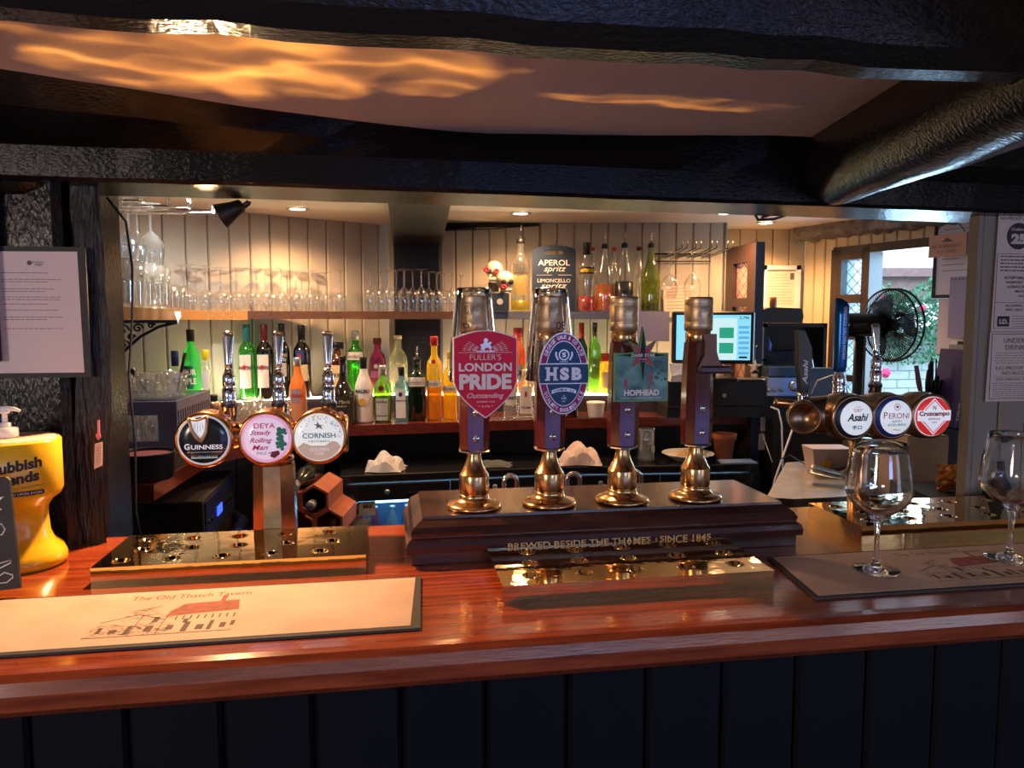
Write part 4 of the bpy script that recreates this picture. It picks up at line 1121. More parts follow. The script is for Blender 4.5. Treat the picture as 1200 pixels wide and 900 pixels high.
mb.poly([(0.03, 0.103), (0.072, 0.110), (0.064, 0.118), (0.075, 0.128), (0.03, 0.122)], -0.0036, -0.003)
chalk([(0.03, 0.092), (0.060, 0.095), (0.061, 0.068), (0.03, 0.066)]); chalk([(0.061, 0.088), (0.070, 0.091), (0.074, 0.083), (0.070, 0.076), (0.062, 0.076)]); chalk([(0.04, 0.093), (0.04, 0.068)]); chalk([(0.05, 0.094), (0.05, 0.068)])
chalk([(0.052, 0.051), (0.055, 0.053)]); chalk([(0.04, 0.020), (0.078, 0.036), (0.079, 0.040), (0.060, 0.036)]); chalk([(0.045, 0.025), (0.055, 0.028), (0.050, 0.020), (0.062, 0.024)])
chalk([(0.078, 0.020), (0.070, 0.024), (0.060, 0.018), (0.062, 0.010), (0.072, 0.010), (0.080, 0.016), (0.079, 0.021)])
mb.build('chalk_marks', WHITE, T)

# notice on the post, tag, pink flag, dark strip hanging in front
T = bthing('notice', 'pinned white letter with printed lines on a black mount, left post', 'notice', -0.70, 0.482, 1.387)
mb = MB(); mb.box(-0.14, 0.072, 0.000, 0.006, 0.0, 0.213); mb.build('black_mount', mat('black_card', (0.02, 0.02, 0.024), 0.6), T)
mb = MB(); mb.poly([(-0.125, 0.008), (0.062, 0.008), (0.0600, 0.2055), (-0.125, 0.2035)], -0.001, 0.0); mb.build('paper', mat('pinkish_paper', (0.74, 0.64, 0.66), 0.8), T)
mb = MB(); rr = random.Random(6)
for z_, n_ in ((0.170, 1), (0.1595, 2), (0.144, 2), (0.131, 2), (0.1195, 1), (0.110, 1), (0.0985, 2), (0.080, 1)):
    lines(mb, -0.055, 0.043, z_, z_ - 0.004 * (n_ - 1), n_, -0.0014, 0.0009, 0.35, rr)
words(mb, [('THE OLD THATCH', 0.0, 0.186, 0.018, 0.0026, 0.02), ('TAVERN', 0.001, 0.182, 0.012, 0.0026, 0.02)], y=-0.0014)
mb.poly(disc(0.0038, 12, -0.012, 0.1865), -0.0014, -0.001)
mb.build('print', mat('grey_ink', (0.12, 0.10, 0.12), 0.8), T)
T = bthing('strap', 'black strap hanging before the pinned letter at far left', 'strap', -0.757, 0.470, 1.415)
mb = MB(); mb.box(-0.06, 0.001, -0.004, 0.004, 0.0, 0.30, bev=0.002); o = mb.build('webbing', BLACKM, T)
T = bthing('paper_tag', 'small handwritten white tag on the dark post', 'tag', -0.622, 0.484, 1.232, group=None)
mb = MB(); mb.poly([(-0.009, 0.0), (0.004, 0.006), (0.006, 0.046), (-0.006, 0.043)], -0.001, 0.0); mb.build('paper', PAPER, T)
mb = MB(); lines(mb, -0.005, 0.003, 0.036, 0.012, 6, -0.0014, 0.0006); mb.build('handwriting', mat('grey_ink'), T)
T = bthing('pink_marker', 'small pink paper arrow stuck above the white tag', 'marker', -0.622, 0.484, 1.281)
mb = MB(); mb.poly([(-0.003, 0.004), (0.0, 0.0), (0.004, 0.005), (0.003, 0.012), (0.003, 0.034), (0.0, 0.034), (-0.001, 0.012), (-0.004, 0.010)], -0.001, 0.0); mb.build('paper', mat('pink_card', (0.75, 0.25, 0.35), 0.6), T)

# notices on the right partition
T = bthing('notice', 'age challenge notice with a big 25 in a black disc, right partition', 'notice', 1.068, 0.494, 1.4585)
mb = MB(); mb.poly([(-0.001, 0.0), (0.16, 0.0), (0.16, 0.235), (0.003, 0.235)], -0.0008, 0.0); mb.build('paper', mat('grey_lit_paper', (0.66, 0.54, 0.49), 0.8), T)
mb = MB(); mb.poly(disc(0.0265, 32, 0.0500, 0.192), -0.0013, -0.0008); d_ = mb.build('black_disc', INK, T)
mb = MB(); y = -0.0018
words(mb, [('Challenge', 0.050, 0.2010, 0.036, 0.0075, 0.02), ('25', 0.051, 0.1760, 0.036, 0.021, 0.07)], y=y); mb.build('white_lettering', mat('grey_lit_paper'), d_)
mb = MB(); y = -0.0013
words(mb, [('NO PROOF OF AGE - NO SALE', 0.072, 0.2240, 0.130, 0.0062, 0.02), ('ACCEPTABLE FORMS OF ID', 0.0720, 0.1060, 0.100, 0.0055, 0.03), ('PASSPORT OR DRIVING', 0.072, 0.0970, 0.090, 0.0050, 0.03), ('LICENCE OR PASS CARD', 0.072, 0.0880, 0.082, 0.0050, 0.03),
           ('MILITARY ID', 0.072, 0.079, 0.045, 0.0048, 0.03), ('HOLOGRAM', 0.072, 0.070, 0.030, 0.0042, 0.03), ('ALCOHOL IF YOU ARE', 0.072, 0.0500, 0.085, 0.0050, 0.02), ('WILL NOT BE SERVED', 0.072, 0.0415, 0.085, 0.0050, 0.02)], y=y)
rr = random.Random(9); lines(mb, 0.012, 0.14, 0.150, 0.122, 5, y, 0.0022, 0.2, rr); lines(mb, 0.046, 0.14, 0.030, 0.010, 5, y, 0.0010, 0.1, rr)
mb.poly([(0.012, 0.010), (0.040, 0.010), (0.040, 0.031), (0.012, 0.031)], y, y + 0.0004)
for a, b_ in (((0.005, 0.006), (0.15, 0.0068)), ((0.005, 0.0580), (0.15, 0.0588)), ((0.005, 0.1560), (0.15, 0.1568))): mb.poly([a, (b_[0], a[1]), b_, (a[0], b_[1])], y, y + 0.0003)
mb.poly([(0.004, 0.006), (0.005, 0.006), (0.005, 0.156), (0.004, 0.156)], y, y + 0.0003)
mb.build('print', INK, T)
mb = MB(); words(mb, [('I.D.', 0.026, 0.015, 0.020, 0.010, 0.05)], y=-0.0022); mb.build('white_id_lettering', mat('grey_lit_paper'), T)
T = bthing('notice', 'bordered under age drinking notice below the 25 disc', 'notice', 1.066, 0.494, 1.315)
mb = MB(); mb.poly([(-0.003, 0.0), (0.16, 0.0), (0.16, 0.142), (0.000, 0.142)], -0.0008, 0.0); mb.build('paper', mat('grey_lit_paper'), T)
mb = MB()
words(mb, [('UNDER AGE', 0.072, 0.1200, 0.080, 0.0100, 0.0), ('DRINKING', 0.072, 0.1060, 0.072, 0.0100, 0.0), ('NO PROOF OF AGE', 0.072, 0.0650, 0.110, 0.0070, 0.0), ('NO ALCOHOL', 0.072, 0.0550, 0.080, 0.0070, 0.0), ('NO MEANS NO SALE', 0.072, 0.0430, 0.105, 0.0048, 0.0)], y=y)
rr = random.Random(3); lines(mb, 0.014, 0.14, 0.0990, 0.0790, 5, y, 0.0008, 0.2, rr); lines(mb, 0.012, 0.14, 0.0370, 0.0110, 7, y, 0.0009, 0.15, rr)
for z_ in (0.0055, 0.1375): mb.poly([(0.004, z_), (0.15, z_), (0.15, z_ + 0.0012), (0.004, z_ + 0.0012)], y, y + 0.0003)
mb.poly([(0.004, 0.0055), (0.0052, 0.0055), (0.0052, 0.1375), (0.004, 0.1375)], y, y + 0.0003); mb.poly([(0.012, 0.0500), (0.14, 0.0500), (0.14, 0.0504), (0.012, 0.0504)], y, y + 0.0003)
mb.build('print', INK, T)

# ================================================================== staff side: walls
def wall_between(name, a, b, m, bwid, z1=1.95, hole=None, th=0.02):
    a = Vector(a); b = Vector(b); L = (b - a).length
    T = bpy.data.objects.new(name, None); COL.objects.link(T); T['kind'] = 'structure'
    T.location = (a.x, a.y, 0); T.rotation_euler = (0, 0, math.atan2(b.y - a.y, b.x - a.x))
    board_wall(T, 0, L, 0.0, z1, bwid, m, hole=hole)
    mb = MB()
    if hole:
        mb.box(0, hole[0], th, th + 0.05, 0, z1); mb.box(hole[1], L, th, th + 0.05, 0, z1)
        mb.box(hole[0], hole[1], th, th + 0.05, 0, hole[2]); mb.box(hole[0], hole[1], th, th + 0.05, hole[3], z1)
    else: mb.box(0, L, th, th + 0.05, 0, z1)
    mb.build('wall_core', m, T)
    return T, L
def xy(px, d, z=1.5): v = on(px, d, z); return Vector((v.x, v.y))
a = xy(120, 2.95); b = xy(457, 3.72)
a2 = a + (a - b).normalized() * 1.55
wall_between('wall_left', a2, b + (b - a).normalized() * 0.12, CREAM, 0.0885)
wall_between('wall_back', xy(455, 3.62), xy(850, 3.62), CREAM, 0.083)
c = xy(850, 3.62)
mb = MB(); mb.box(c.x - 0.02, c.x, c.y, c.y + 0.30, 0, 1.95); struct(mb.build('wall_return', CREAM))
CREAM2 = mat('yellowed_panel_paint', (0.62, 0.50, 0.30), 0.5, var=0.03, vs=3)
wall_between('wall_back', xy(846, 3.88), xy(942, 3.88), CREAM2, 0.085)
ra = xy(940, 3.86); rb = xy(1150, 3.02)
rd = (rb - ra).normalized(); rb2 = ra + rd * 2.25
def along(px):      # distance along the right wall of a picture column
    ray_ = Vector(((px - 600) / F, 1.0 * CP)); ray_ /= CP
    # intersect p = k*ray with ra + u*rd
    det = ray_.x * (-rd.y) + ray_.y * rd.x
    u = (ray_.x * ra.y - ray_.y * ra.x) / det * 1.0
    return abs(u)
def wd(px):         # depth of the right wall at a picture column
    return (ra + rd * along(px)).y
H0, H1 = along(976), along(1113)
RW, LRW = wall_between('wall_right', ra, rb2, CREAM2, 0.066, hole=(H0, H1, 0.98, 1.825))
RWZ = RW.rotation_euler.z
mb = MB(); mb.box(2.35, 3.4, 1.80, 1.9, 0, 2.0); struct(mb.build('wall_staff_end', CREAM2))
# ragged plastered beam under the ceiling over the right wall
mb = MB(); vs = []; fs = []; rr = random.Random(21)
for i in range(41):
    x = LRW * i / 40 * 0.55
    for y_, z_ in ((-0.075, 1.955), (-0.085, 1.915), (-0.07, 1.895), (-0.01, 1.880), (0.0, 1.955)):
        vs.append((x, y_ + rr.uniform(-.008, .008), z_ + (rr.uniform(-.008, .008) if z_ < 1.95 else 0)))
for i in range(40):
    for k in range(5):
        p, q = i * 5 + k, i * 5 + (k + 1) % 5
        fs.append((p, q, q + 5, p + 5))
mb.add(vs, [f[::-1] for f in fs], False)
struct(mb.build('trim_7', mat('rough_grey_plaster', (0.22, 0.19, 0.16), 0.9, bump=1.0, bs=40, bd=0.02, var=0.3, vs=20), loc=RW.location, rz=RWZ))
# black post on the back wall and the deep beam that lands on it
mb = MB(); mb.box(on(462, 3.5, 1.5).x, on(516, 3.5, 1.5).x, 3.50, 3.66, 0, 1.95, bev=0.006)
struct(mb.build('trim_8', mat('black_back_post', (0.010, 0.012, 0.020), 0.28, bump=0.8, bs=90, bd=0.004, stretch=(0.4, 1, 1.5))))
mb = MB(); z_ = 1.838
mb.add([(*on(455, 2.6, z_)[:2], z_ + 0.05), (*on(529, 2.6, z_)[:2], z_ + 0.05), (*on(518, 3.5, z_)[:2], z_), (*on(460, 3.5, z_)[:2], z_),
        (*on(455, 2.6, z_)[:2], 1.95), (*on(529, 2.6, z_)[:2], 1.95), (*on(518, 3.5, z_)[:2], 1.95), (*on(460, 3.5, z_)[:2], 1.95)],
       [(3, 2, 1, 0), (4, 5, 6, 7), (0, 1, 5, 4), (1, 2, 6, 5), (2, 3, 7, 6), (3, 0, 4, 7)])
struct(mb.build('trim_9', mat('sooty_beam', (0.014, 0.011, 0.010), 0.35, bump=0.5, bs=50, bd=0.006)))
mb = MB(); mb.tube([on(517, 3.58, 1.925), on(575, 3.58, 1.930), on(632, 3.58, 1.937)], [0.02, 0.017, 0.008], 8)
struct(mb.build('trim_10', BLACKPOST))

# ------------------------------------------------------------------ window in the right wall, open to the garden
def wpos(px, off=0.0, z=0.0):
    p = ra + rd * along(px); nrm = Vector((-rd.y, rd.x)); 
    if nrm.x > 0: nrm = -nrm
    p = p + nrm * off
    return Vector((p.x, p.y, z))
DARKFRAME = mat('dark_brown_frame', (0.020, 0.012, 0.010), 0.35, col2=(0.040, 0.022, 0.016), vs=10, stretch=(8, 8, 1))
LEAD = mat('lead_came', (0.05, 0.05, 0.055), 0.5, 0.5)
LEADGLASS = thin('leaded_glass', (0.85, 0.90, 0.92), 0.10, 0.6, 0.25, (0.75, 0.85, 0.9))
WN = bpy.data.objects.new('window_1', None); COL.objects.link(WN); WN['kind'] = 'structure'
WN.location = (ra.x, ra.y, 0); WN.rotation_euler = (0, 0, RWZ)
def leaded(parent, x0, x1, z0, z1, y, nx=2, nz=3, gl=None):
    mb = MB(); mb.box(x0, x1, y - 0.0015, y + 0.0015, z0, z1); mb.build('pane', gl or LEADGLASS, parent)
    mb = MB(); dx = (x1 - x0) / nx; dz = (z1 - z0) / nz
    def clipseg(xa, za, xb, zb):
        pts = []
        for k in range(0, 41):
            f = k / 40; x = xa + (xb - xa) * f; z = za + (zb - za) * f
            if x0 - 1e-6 <= x <= x1 + 1e-6 and z0 - 1e-6 <= z <= z1 + 1e-6: pts.append((x, y - 0.002, z))
        if len(pts) > 1: mb.tube([pts[0], pts[-1]], 0.0016, 4)
    for k in range(-nz, nx + nz + 1):
        clipseg(x0 + k * dx, z0, x0 + (k + nz) * dx, z0 + nz * dz)
        clipseg(x0 + k * dx, z0, x0 + (k - nz) * dx, z0 + nz * dz)
    mb.build('lead_lattice', LEAD, parent)
m0, m1 = along(1012), along(1020)
mb = MB()
for x0, x1, z0, z1 in ((H0 - 0.01, H0 + 0.05, 0.98, 1.825), (m0 - 0.012, m0 + 0.03, 0.98, 1.825), (H0, H1, 1.795, 1.835), (H0, H1, 0.97, 1.01),
                       (H0 + 0.05, m0, 1.565, 1.605), (H0 + 0.05, m0, 1.39, 1.42), (H0 + 0.05, m0, 1.77, 1.80), (H0 + 0.05, m0, 1.19, 1.22)):
    mb.box(x0, x1, -0.03, 0.06, z0, z1)
mb.box(H1 - 0.004, H1 + 0.002, 0.0, 0.07, 0.98, 1.825); mb.build('window_frame', DARKFRAME, WN)
for z0, z1 in ((1.605, 1.77), (1.42, 1.565), (1.22, 1.39), (1.01, 1.19)): leaded(WN, H0 + 0.05, m0 - 0.012, z0, z1, 0.015)
mb = MB(); mb.box(H0 - 0.03, H1 + 0.03, -0.10, 0.03, 0.945, 0.975); mb.build('window_sill', DARKFRAME, WN)

# garden outside: white brick wall, hedge with pink flowers, low roof edge
mb = MB(); mb.box(0.5, 14, 3.3, 16, -0.14, -0.12); struct(mb.build('ground', mat('paving', (0.35, 0.35, 0.34), 0.8, var=0.2)))
GW = bpy.data.objects.new('wall_garden', None); COL.objects.link(GW); GW['kind'] = 'structure'
GW.location = (2.05, 6.2, 0); GW.rotation_euler = (0, 0, R(8))
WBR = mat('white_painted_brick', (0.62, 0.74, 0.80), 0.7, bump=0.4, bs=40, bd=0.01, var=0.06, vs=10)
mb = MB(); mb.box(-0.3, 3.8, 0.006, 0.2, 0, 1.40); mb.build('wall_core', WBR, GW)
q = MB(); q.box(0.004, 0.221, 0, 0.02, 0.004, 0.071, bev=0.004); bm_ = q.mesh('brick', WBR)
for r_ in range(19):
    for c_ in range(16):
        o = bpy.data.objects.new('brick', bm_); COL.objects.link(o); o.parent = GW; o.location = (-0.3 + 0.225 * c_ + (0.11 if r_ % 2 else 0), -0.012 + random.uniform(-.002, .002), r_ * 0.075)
random.seed(31)
mb = MB(); hv = Vector
for k in range(9000):
    x = random.uniform(-0.4, 3.6); z = random.uniform(1.30, 1.82) if random.random() < .8 else random.uniform(1.1, 1.3); y = -0.03 - abs(random.gauss(0.0, 0.09))
    if math.sin(x * 9) * 0.05 + 1.77 < z: continue
    Mx = Matrix.Translation((x, y, z)) @ Matrix.Rotation(random.uniform(0, 6.28), 4, 'Z') @ Matrix.Rotation(random.uniform(-1, 1), 4, 'X')
    L = random.uniform(0.025, 0.05)
    mb.add([(0, 0, 0), (L * .4, .004, L * .45), (0, 0, L), (-L * .4, .004, L * .45)], [(0, 1, 2, 3)], False, Mx)
hg = stuff(mb.build('climbing_foliage', mat('garden_leaf', (0.03, 0.14, 0.07), 0.5, col2=(0.10, 0.30, 0.18), vs=14), loc=GW.location, rz=R(8)))
tag(hg, 'leafy green climber trailing over the white garden wall outside', 'foliage')
PINK = mat('pink_petals', (0.85, 0.06, 0.22), 0.6)
def bloom(label, x, z, r_=0.035, y=-0.22):
    T = thing('rose', label, 'flower', Matrix.Translation(GW.location) @ Matrix.Rotation(R(8), 4, 'Z') @ Vector((x, y, z)), R(8), 'pink roses outside the window')
    mb = MB()
    for ring_, n_ in ((1.0, 6), (0.65, 5), (0.35, 4)):
        for k in range(n_):
            a = 2 * PI * k / n_ + ring_
            mb.ball((r_ * ring_ * 0.55 * math.cos(a), -0.01 * (1 - ring_) * 2, r_ * ring_ * 0.55 * math.sin(a)), r_ * 0.42, 8, sc=(1, 0.5, 1))
    mb.build('petals', PINK, T)
    mb = MB(); mb.tube([(0, 0.01, 0), (0.01, max(.05, -y * .5), -0.03), (0.0, max(.12, -y - .005), -0.10)], 0.004, 5); mb.build('stem', mat('garden_leaf'), T)
    return T
def garden_xy(px, d, py):
    v = Matrix.Rotation(-R(8), 4, 'Z') @ (at(px, py, d) - GW.location); return v
for lab, px_, py_, r_ in (('pink rose at the upper left of the garden window', 1032, 347, 0.032), ('pink rose in the middle of the climber outside', 1081, 361, 0.032), ('large pink rose low outside beside the chrome tap handle', 1038, 437, 0.045)):
    v = garden_xy(px_, 6.0, py_); bloom(lab, v.x, v.z, r_, v.y)
mb = MB(); p = at(1010, 318, 7.4); q_ = at(1200, 322, 7.6)
mb.box(p.x - 0.6, q_.x + 1.0, 7.2, 9.0, 1.70, 1.97); mb.plan([(p.x - 0.7, 7.1), (q_.x + 1.1, 7.1), (q_.x + 1.1, 9), (p.x - 0.7, 9)], 1.90, 1.98)
tag(mb.build('shed', mat('brown_tile', (0.30, 0.20, 0.20), 0.8, var=0.2, vs=20)), 'low brown roofed outbuilding beyond the garden climber', 'shed')
lamp('garden_daylight', 'AREA', (2.6, 4.9, 2.9), 60, (0.75, 0.9, 1.0), 1.6, target=(3.2, 6.2, 1.2))

# ================================================================== staff side: counters and shelves
SH = 1.522
def slab(name, label, cat, pts, z0, z1, m, edge=None, em=None):
    T = thing(name, label, cat, (0, 0, 0))
    mb = MB(); mb.plan(pts, z0, z1); mb.build('board', m, T)
    return T
def P2d(px, d, z): v = on(px, d, z); return (v.x, v.y)
zc = 1.055
CNT = thing('back_counter', 'dark red wooden back counter that bottles stand on', 'counter', (0, 0, 0))
pts = [P2d(40, 1.88, zc), P2d(180, 1.90, zc), P2d(245, 2.38, zc), P2d(395, 2.98, zc), P2d(600, 3.16, zc), P2d(893, 3.36, zc), P2d(880, 3.60, zc), P2d(457, 3.60, zc), P2d(120, 2.90, zc), P2d(-120, 2.44, zc)]
mb = MB(); mb.plan(pts, zc - 0.042, zc); mb.build('worktop', REDWOOD, CNT)
def inset(p, f): return [(x + (0.04 if x < 0 else 0.0), y + f) for x, y in p]
mb = MB(); mb.plan([P2d(300, 3.10, zc), P2d(380, 3.22, zc), P2d(600, 3.40, zc), P2d(885, 3.45, zc), P2d(885, 3.59, zc), P2d(457, 3.59, zc), P2d(310, 3.25, zc)], 0, zc - 0.043); mb.build('back_panel', BLACKM, CNT)
mb = MB()
for px_, d in ((640, 3.24), (880, 3.37)): v = on(px_, d, 1.0); mb.box(v.x - 0.012, v.x + 0.012, v.y, v.y + 0.1, 0.885, zc - 0.043)
mb.build('upright', WALNUT, CNT)
zs_ = 1.137
STEP = thing('bottle_step', 'raised dark ledge with a glowing light strip along its front, behind the bottles', 'ledge', (0, 0, 0))
fr = [P2d(225, 3.02, zs_), P2d(300, 3.20, zs_), P2d(455, 3.46, zs_), P2d(640, 3.46, zs_), P2d(795, 3.46, zs_)]
mb = MB(); mb.plan(fr + [P2d(795, 3.60, zs_), P2d(457, 3.60, zs_), P2d(220, 3.13, zs_)], zc + 0.0005, zs_); mb.build('ledge_board', mat('dark_ledge', (0.03, 0.02, 0.025), 0.4), STEP)
mb = MB(); mb.tube([(x, y - 0.006, zs_ + 0.001) for x, y in fr], 0.0045, 6); mb.build('light_strip', LED, STEP)
for (x0, y0), (x1, y1) in zip(fr, fr[1:]):
    L = math.hypot(x1 - x0, y1 - y0)
    o = lamp('strip_light', 'AREA', ((x0 + x1) / 2, (y0 + y1) / 2 + 0.02, zs_ + 0.006), 3.0 * L, (1.0, 0.84, 0.50), L, 0.015)
    o.rotation_euler = (PI, 0, math.atan2(y1 - y0, x1 - x0))

# long upper shelf: oak at the left, running dark along the wall, painted slate blue right of the post
S1_ = thing('glass_shelf', 'honey brown wooden shelf bending round the left wall, crowded with glasses', 'shelf', (0, 0, 0))
mb = MB(); mb.plan([P2d(20, 1.95, SH), P2d(120, 2.10, SH), P2d(160, 2.30, SH), P2d(205, 2.75, SH), P2d(238, 3.06, SH), P2d(290, 3.17, SH), P2d(290, 3.30, SH), P2d(120, 2.93, SH), P2d(-80, 2.55, SH)], SH - 0.038, SH); mb.build('oak_board', OAK, S1_)
mb = MB(); mb.plan([P2d(290, 3.17, SH), P2d(400, 3.32, SH), P2d(545, 3.38, SH), P2d(545, 3.61, SH), P2d(517, 3.61, SH), P2d(517, 3.495, SH), P2d(461, 3.495, SH), P2d(459, 3.60, SH), P2d(290, 3.30, SH)], SH - 0.034, SH); mb.build('dark_board', WALNUT, S1_)
S2_ = thing('bottle_shelf', 'slate blue painted shelf for open bottles on the back wall', 'shelf', (0, 0, 0))
mb = MB(); mb.plan([P2d(575, 3.38, SH), P2d(778, 3.38, SH), P2d(778, 3.61, SH), P2d(575, 3.61, SH)], SH - 0.034, SH); mb.build('board', SLATEB, S2_)
# wrought iron bracket
T = thing('shelf_bracket', 'black scrolled wrought iron bracket under the left shelf', 'bracket', on(131, 2.22, SH - 0.040), R(20))
T.scale = (1.15, 1.3, 1.1)
mb = MB(); k_ = 0.16
mb.box(-0.01, 0.155, -0.006, 0.006, -0.008, 0.0); mb.box(-0.012, -0.002, -0.006, 0.006, -0.115, 0.0)
mb.tube([(0.155, 0, -0.006), (0.11, 0, -0.018), (0.065, 0, -0.045), (0.030, 0, -0.080), (0.0, 0, -0.112)], 0.0042, 6)
for cx_, cz_, r0 in ((0.022, -0.028, 0.018), (0.060, -0.022, 0.013), (0.024, -0.066, 0.014), (0.092, -0.014, 0.009), (0.044, -0.046, 0.010)):
    mb.tube([(cx_ + r0 * (1 - t / 16) * math.cos(t * 0.62), 0, cz_ + r0 * (1 - t / 16) * math.sin(t * 0.62)) for t in range(15)], 0.0030, 5)
mb.build('scrollwork', BLACK, T)
T = thing('white_tag', 'scrap of white tape hanging from the oak shelf edge', 'tag', on(210, 2.745, SH - 0.020))
mb = MB(); mb.poly([(-0.012, 0.008), (-0.008, -0.006), (-0.002, -0.024), (0.0, -0.032), (0.004, -0.018), (0.012, -0.008), (0.010, 0.012), (-0.008, 0.013)][::-1], -0.012, -0.010); mb.build('tape', WHITE, T)

# ------------------------------------------------------------------ glasses
ORD = ['first', 'second', 'third', 'fourth', 'fifth', 'sixth', 'seventh', 'eighth', 'ninth', 'tenth', 'eleventh', 'twelfth', 'thirteenth', 'fourteenth', 'fifteenth', 'sixteenth', 'seventeenth', 'eighteenth', 'nineteenth', 'twentieth', 'twenty-first', 'twenty-second', 'twenty-third', 'twenty-fourth', 'twenty-fifth', 'twenty-sixth']
def proto_glass(name, cat, label, prof, m=GLASS, loc=(0, 0, 0), group=None, n=20, split=None):
    T = thing(name, label, cat, loc, 0, group)
    a, b = prof[:split], prof[split - 1:]
    mb = MB(); mb.lathe(a, n, cap=False); mb.build('bowl' if split > 3 else 'foot', m, T)
    mb = MB(); mb.lathe(b, n, cap=False); mb.build('stem_and_foot', m, T)
    return T
# upside down stem glass: rim on the shelf, foot in the air
def upturned(R_, Hb, Ht, rf): return [(R_ * 0.86, 0.0), (R_ * 0.95, Hb * 0.3), (R_, Hb * 0.6), (R_ * 0.88, Hb * 0.82), (R_ * 0.5, Hb * 0.96), (0.006, Hb * 1.03), (0.0036, Hb * 1.12), (0.0034, Ht - 0.018), (0.006, Ht - 0.008), (rf * 0.6, Ht - 0.003), (rf, Ht - 0.001), (rf, Ht), (0.0, Ht)]
gA = None
rr = random.Random(14)
row = []
for i in range(11): row.append((224 + i * 17.6 + rr.uniform(-1, 1), 0))
for i in range(10): row.append((214 + i * 17.6 + rr.uniform(-1, 1), 1))
row.sort()
cntF = cntB = 0
for px_, back in row:
    df = 3.02 + (px_ - 222) / (400 - 222) * 0.36 if px_ > 238 else 2.84 + (px_ - 205) / 33 * 0.2
    d = df + 0.055 + (0.085 if back else 0.0)
    if px_ < 238: d += 0.03
    p = on(px_, d, SH)
    if back: lab = f'stem glass upside down in the long shelf rear row, {ORD[cntB]} from left'; cntB += 1
    else: lab = f'stem glass upside down in the long shelf front row, {ORD[cntF]} from left'; cntF += 1
    if gA is None:
        gA = proto_glass('stem_glass', 'glass', lab, upturned(0.032, 0.085, 0.185, 0.030), loc=p, group='upturned stem glasses on the long shelf', split=7)
        gA.location = p
    else: copy_thing(gA, p, lab, scale=(1, 1, rr.uniform(0.95, 1.03)))
gB = None; k = 0
for px_, hh in ((434, .172), (447, .182), (456, .190), (465, .192), (474, .190), (484, .192), (494, .192), (503, .184), (512, .178), (521, .178), (530, .176), (540, .168)):
    back = k % 2
    p = on(px_, (3.40 if px_ > 456 else 3.40) + 0.03 * back, SH); 
    if 458 < px_ < 520: p = on(px_, 3.405 + 0.045 * back, SH)
    lab = f'narrow stem glass upside down before the black post, {ORD[k]} from the left'
    if gB is None: gB = proto_glass('flute_glass', 'glass', lab, upturned(0.0265, 0.108, 0.190, 0.028), loc=p, group='upturned narrow glasses by the black post', split=7)
    else: copy_thing(gB, p, lab, scale=(1, 1, hh / .190))
    k += 1
FROST = thin('fluted_tumbler_glass', (0.90, 0.90, 0.88), 0.16, 0.9, 0.10, (0.95, 0.92, 0.88))
def tumbler_proto(label, group, name='tall_tumbler', H=0.145, r0=0.026, r1=0.033, flutes=True, loc=(0, 0, 0)):
    T = thing(name, label, 'tumbler', loc, 0, group)
    mb = MB(); vs = []; fs = []; n = 32
    pr = [(r0 * 1.0, 0.0), (r0 * 1.02, H * .1), (r0 + (r1 - r0) * .5, H * .5), (r1, H), (r1 * .93, H), (r0 + (r1 - r0) * .45 - .003, H * .5), (r0 * .88, H * .10), (0.0005, H * .08)]
    for j, (r_, z_) in enumerate(pr):
        for k in range(n):
            a = 2 * PI * k / n; q = 1 + (0.05 * (1 if k % 2 else -1) if flutes and j in (1, 2) else 0)
            vs.append((r_ * q * math.cos(a), r_ * q * math.sin(a), z_))
    for i in range(len(pr) - 1):
        for k in range(n):
            p_, q_ = i * n + k, i * n + (k + 1) % n
            fs.append((p_, q_, q_ + n, p_ + n))
    fs.append(tuple(range(n - 1, -1, -1)))
    mb.add(vs, fs, True); mb.build('fluted_wall', FROST, T)
    mb = MB(); mb.lathe([(r1 * 0.93, H), (r1 * 0.97, H + 0.0012), (r1 * 1.01, H)], 24, cap=False); mb.build('rim', FROST, T)
    return T
tt = None; k = 0
for px_, d in ((134, 2.30), (146, 2.26), (158, 2.34), (170, 2.44), (182, 2.55), (140, 2.45), (152, 2.52), (165, 2.62), (190, 2.68)):
    lab = f"tall fluted tumbler at the shelf's left end, {ORD[k]} counting front row first"
    p = on(px_, d, SH)
    if tt is None: tt = tumbler_proto(lab, 'tall tumblers on the left shelf', loc=p)
    else: copy_thing(tt, p, lab)
    k += 1
tt2 = None; k = 0
for px_, d in ((196, 2.78), (208, 2.86), (202, 2.98)):
    lab = f'short tumbler beside the tall ones on the oak shelf, {ORD[k]} of three'
    p = on(px_, d, SH)
    if tt2 is None: tt2 = tumbler_proto(lab, 'short tumblers on the left shelf', 'short_tumbler', 0.092, 0.030, 0.036, loc=p)
    else: copy_thing(tt2, p, lab)
    k += 1
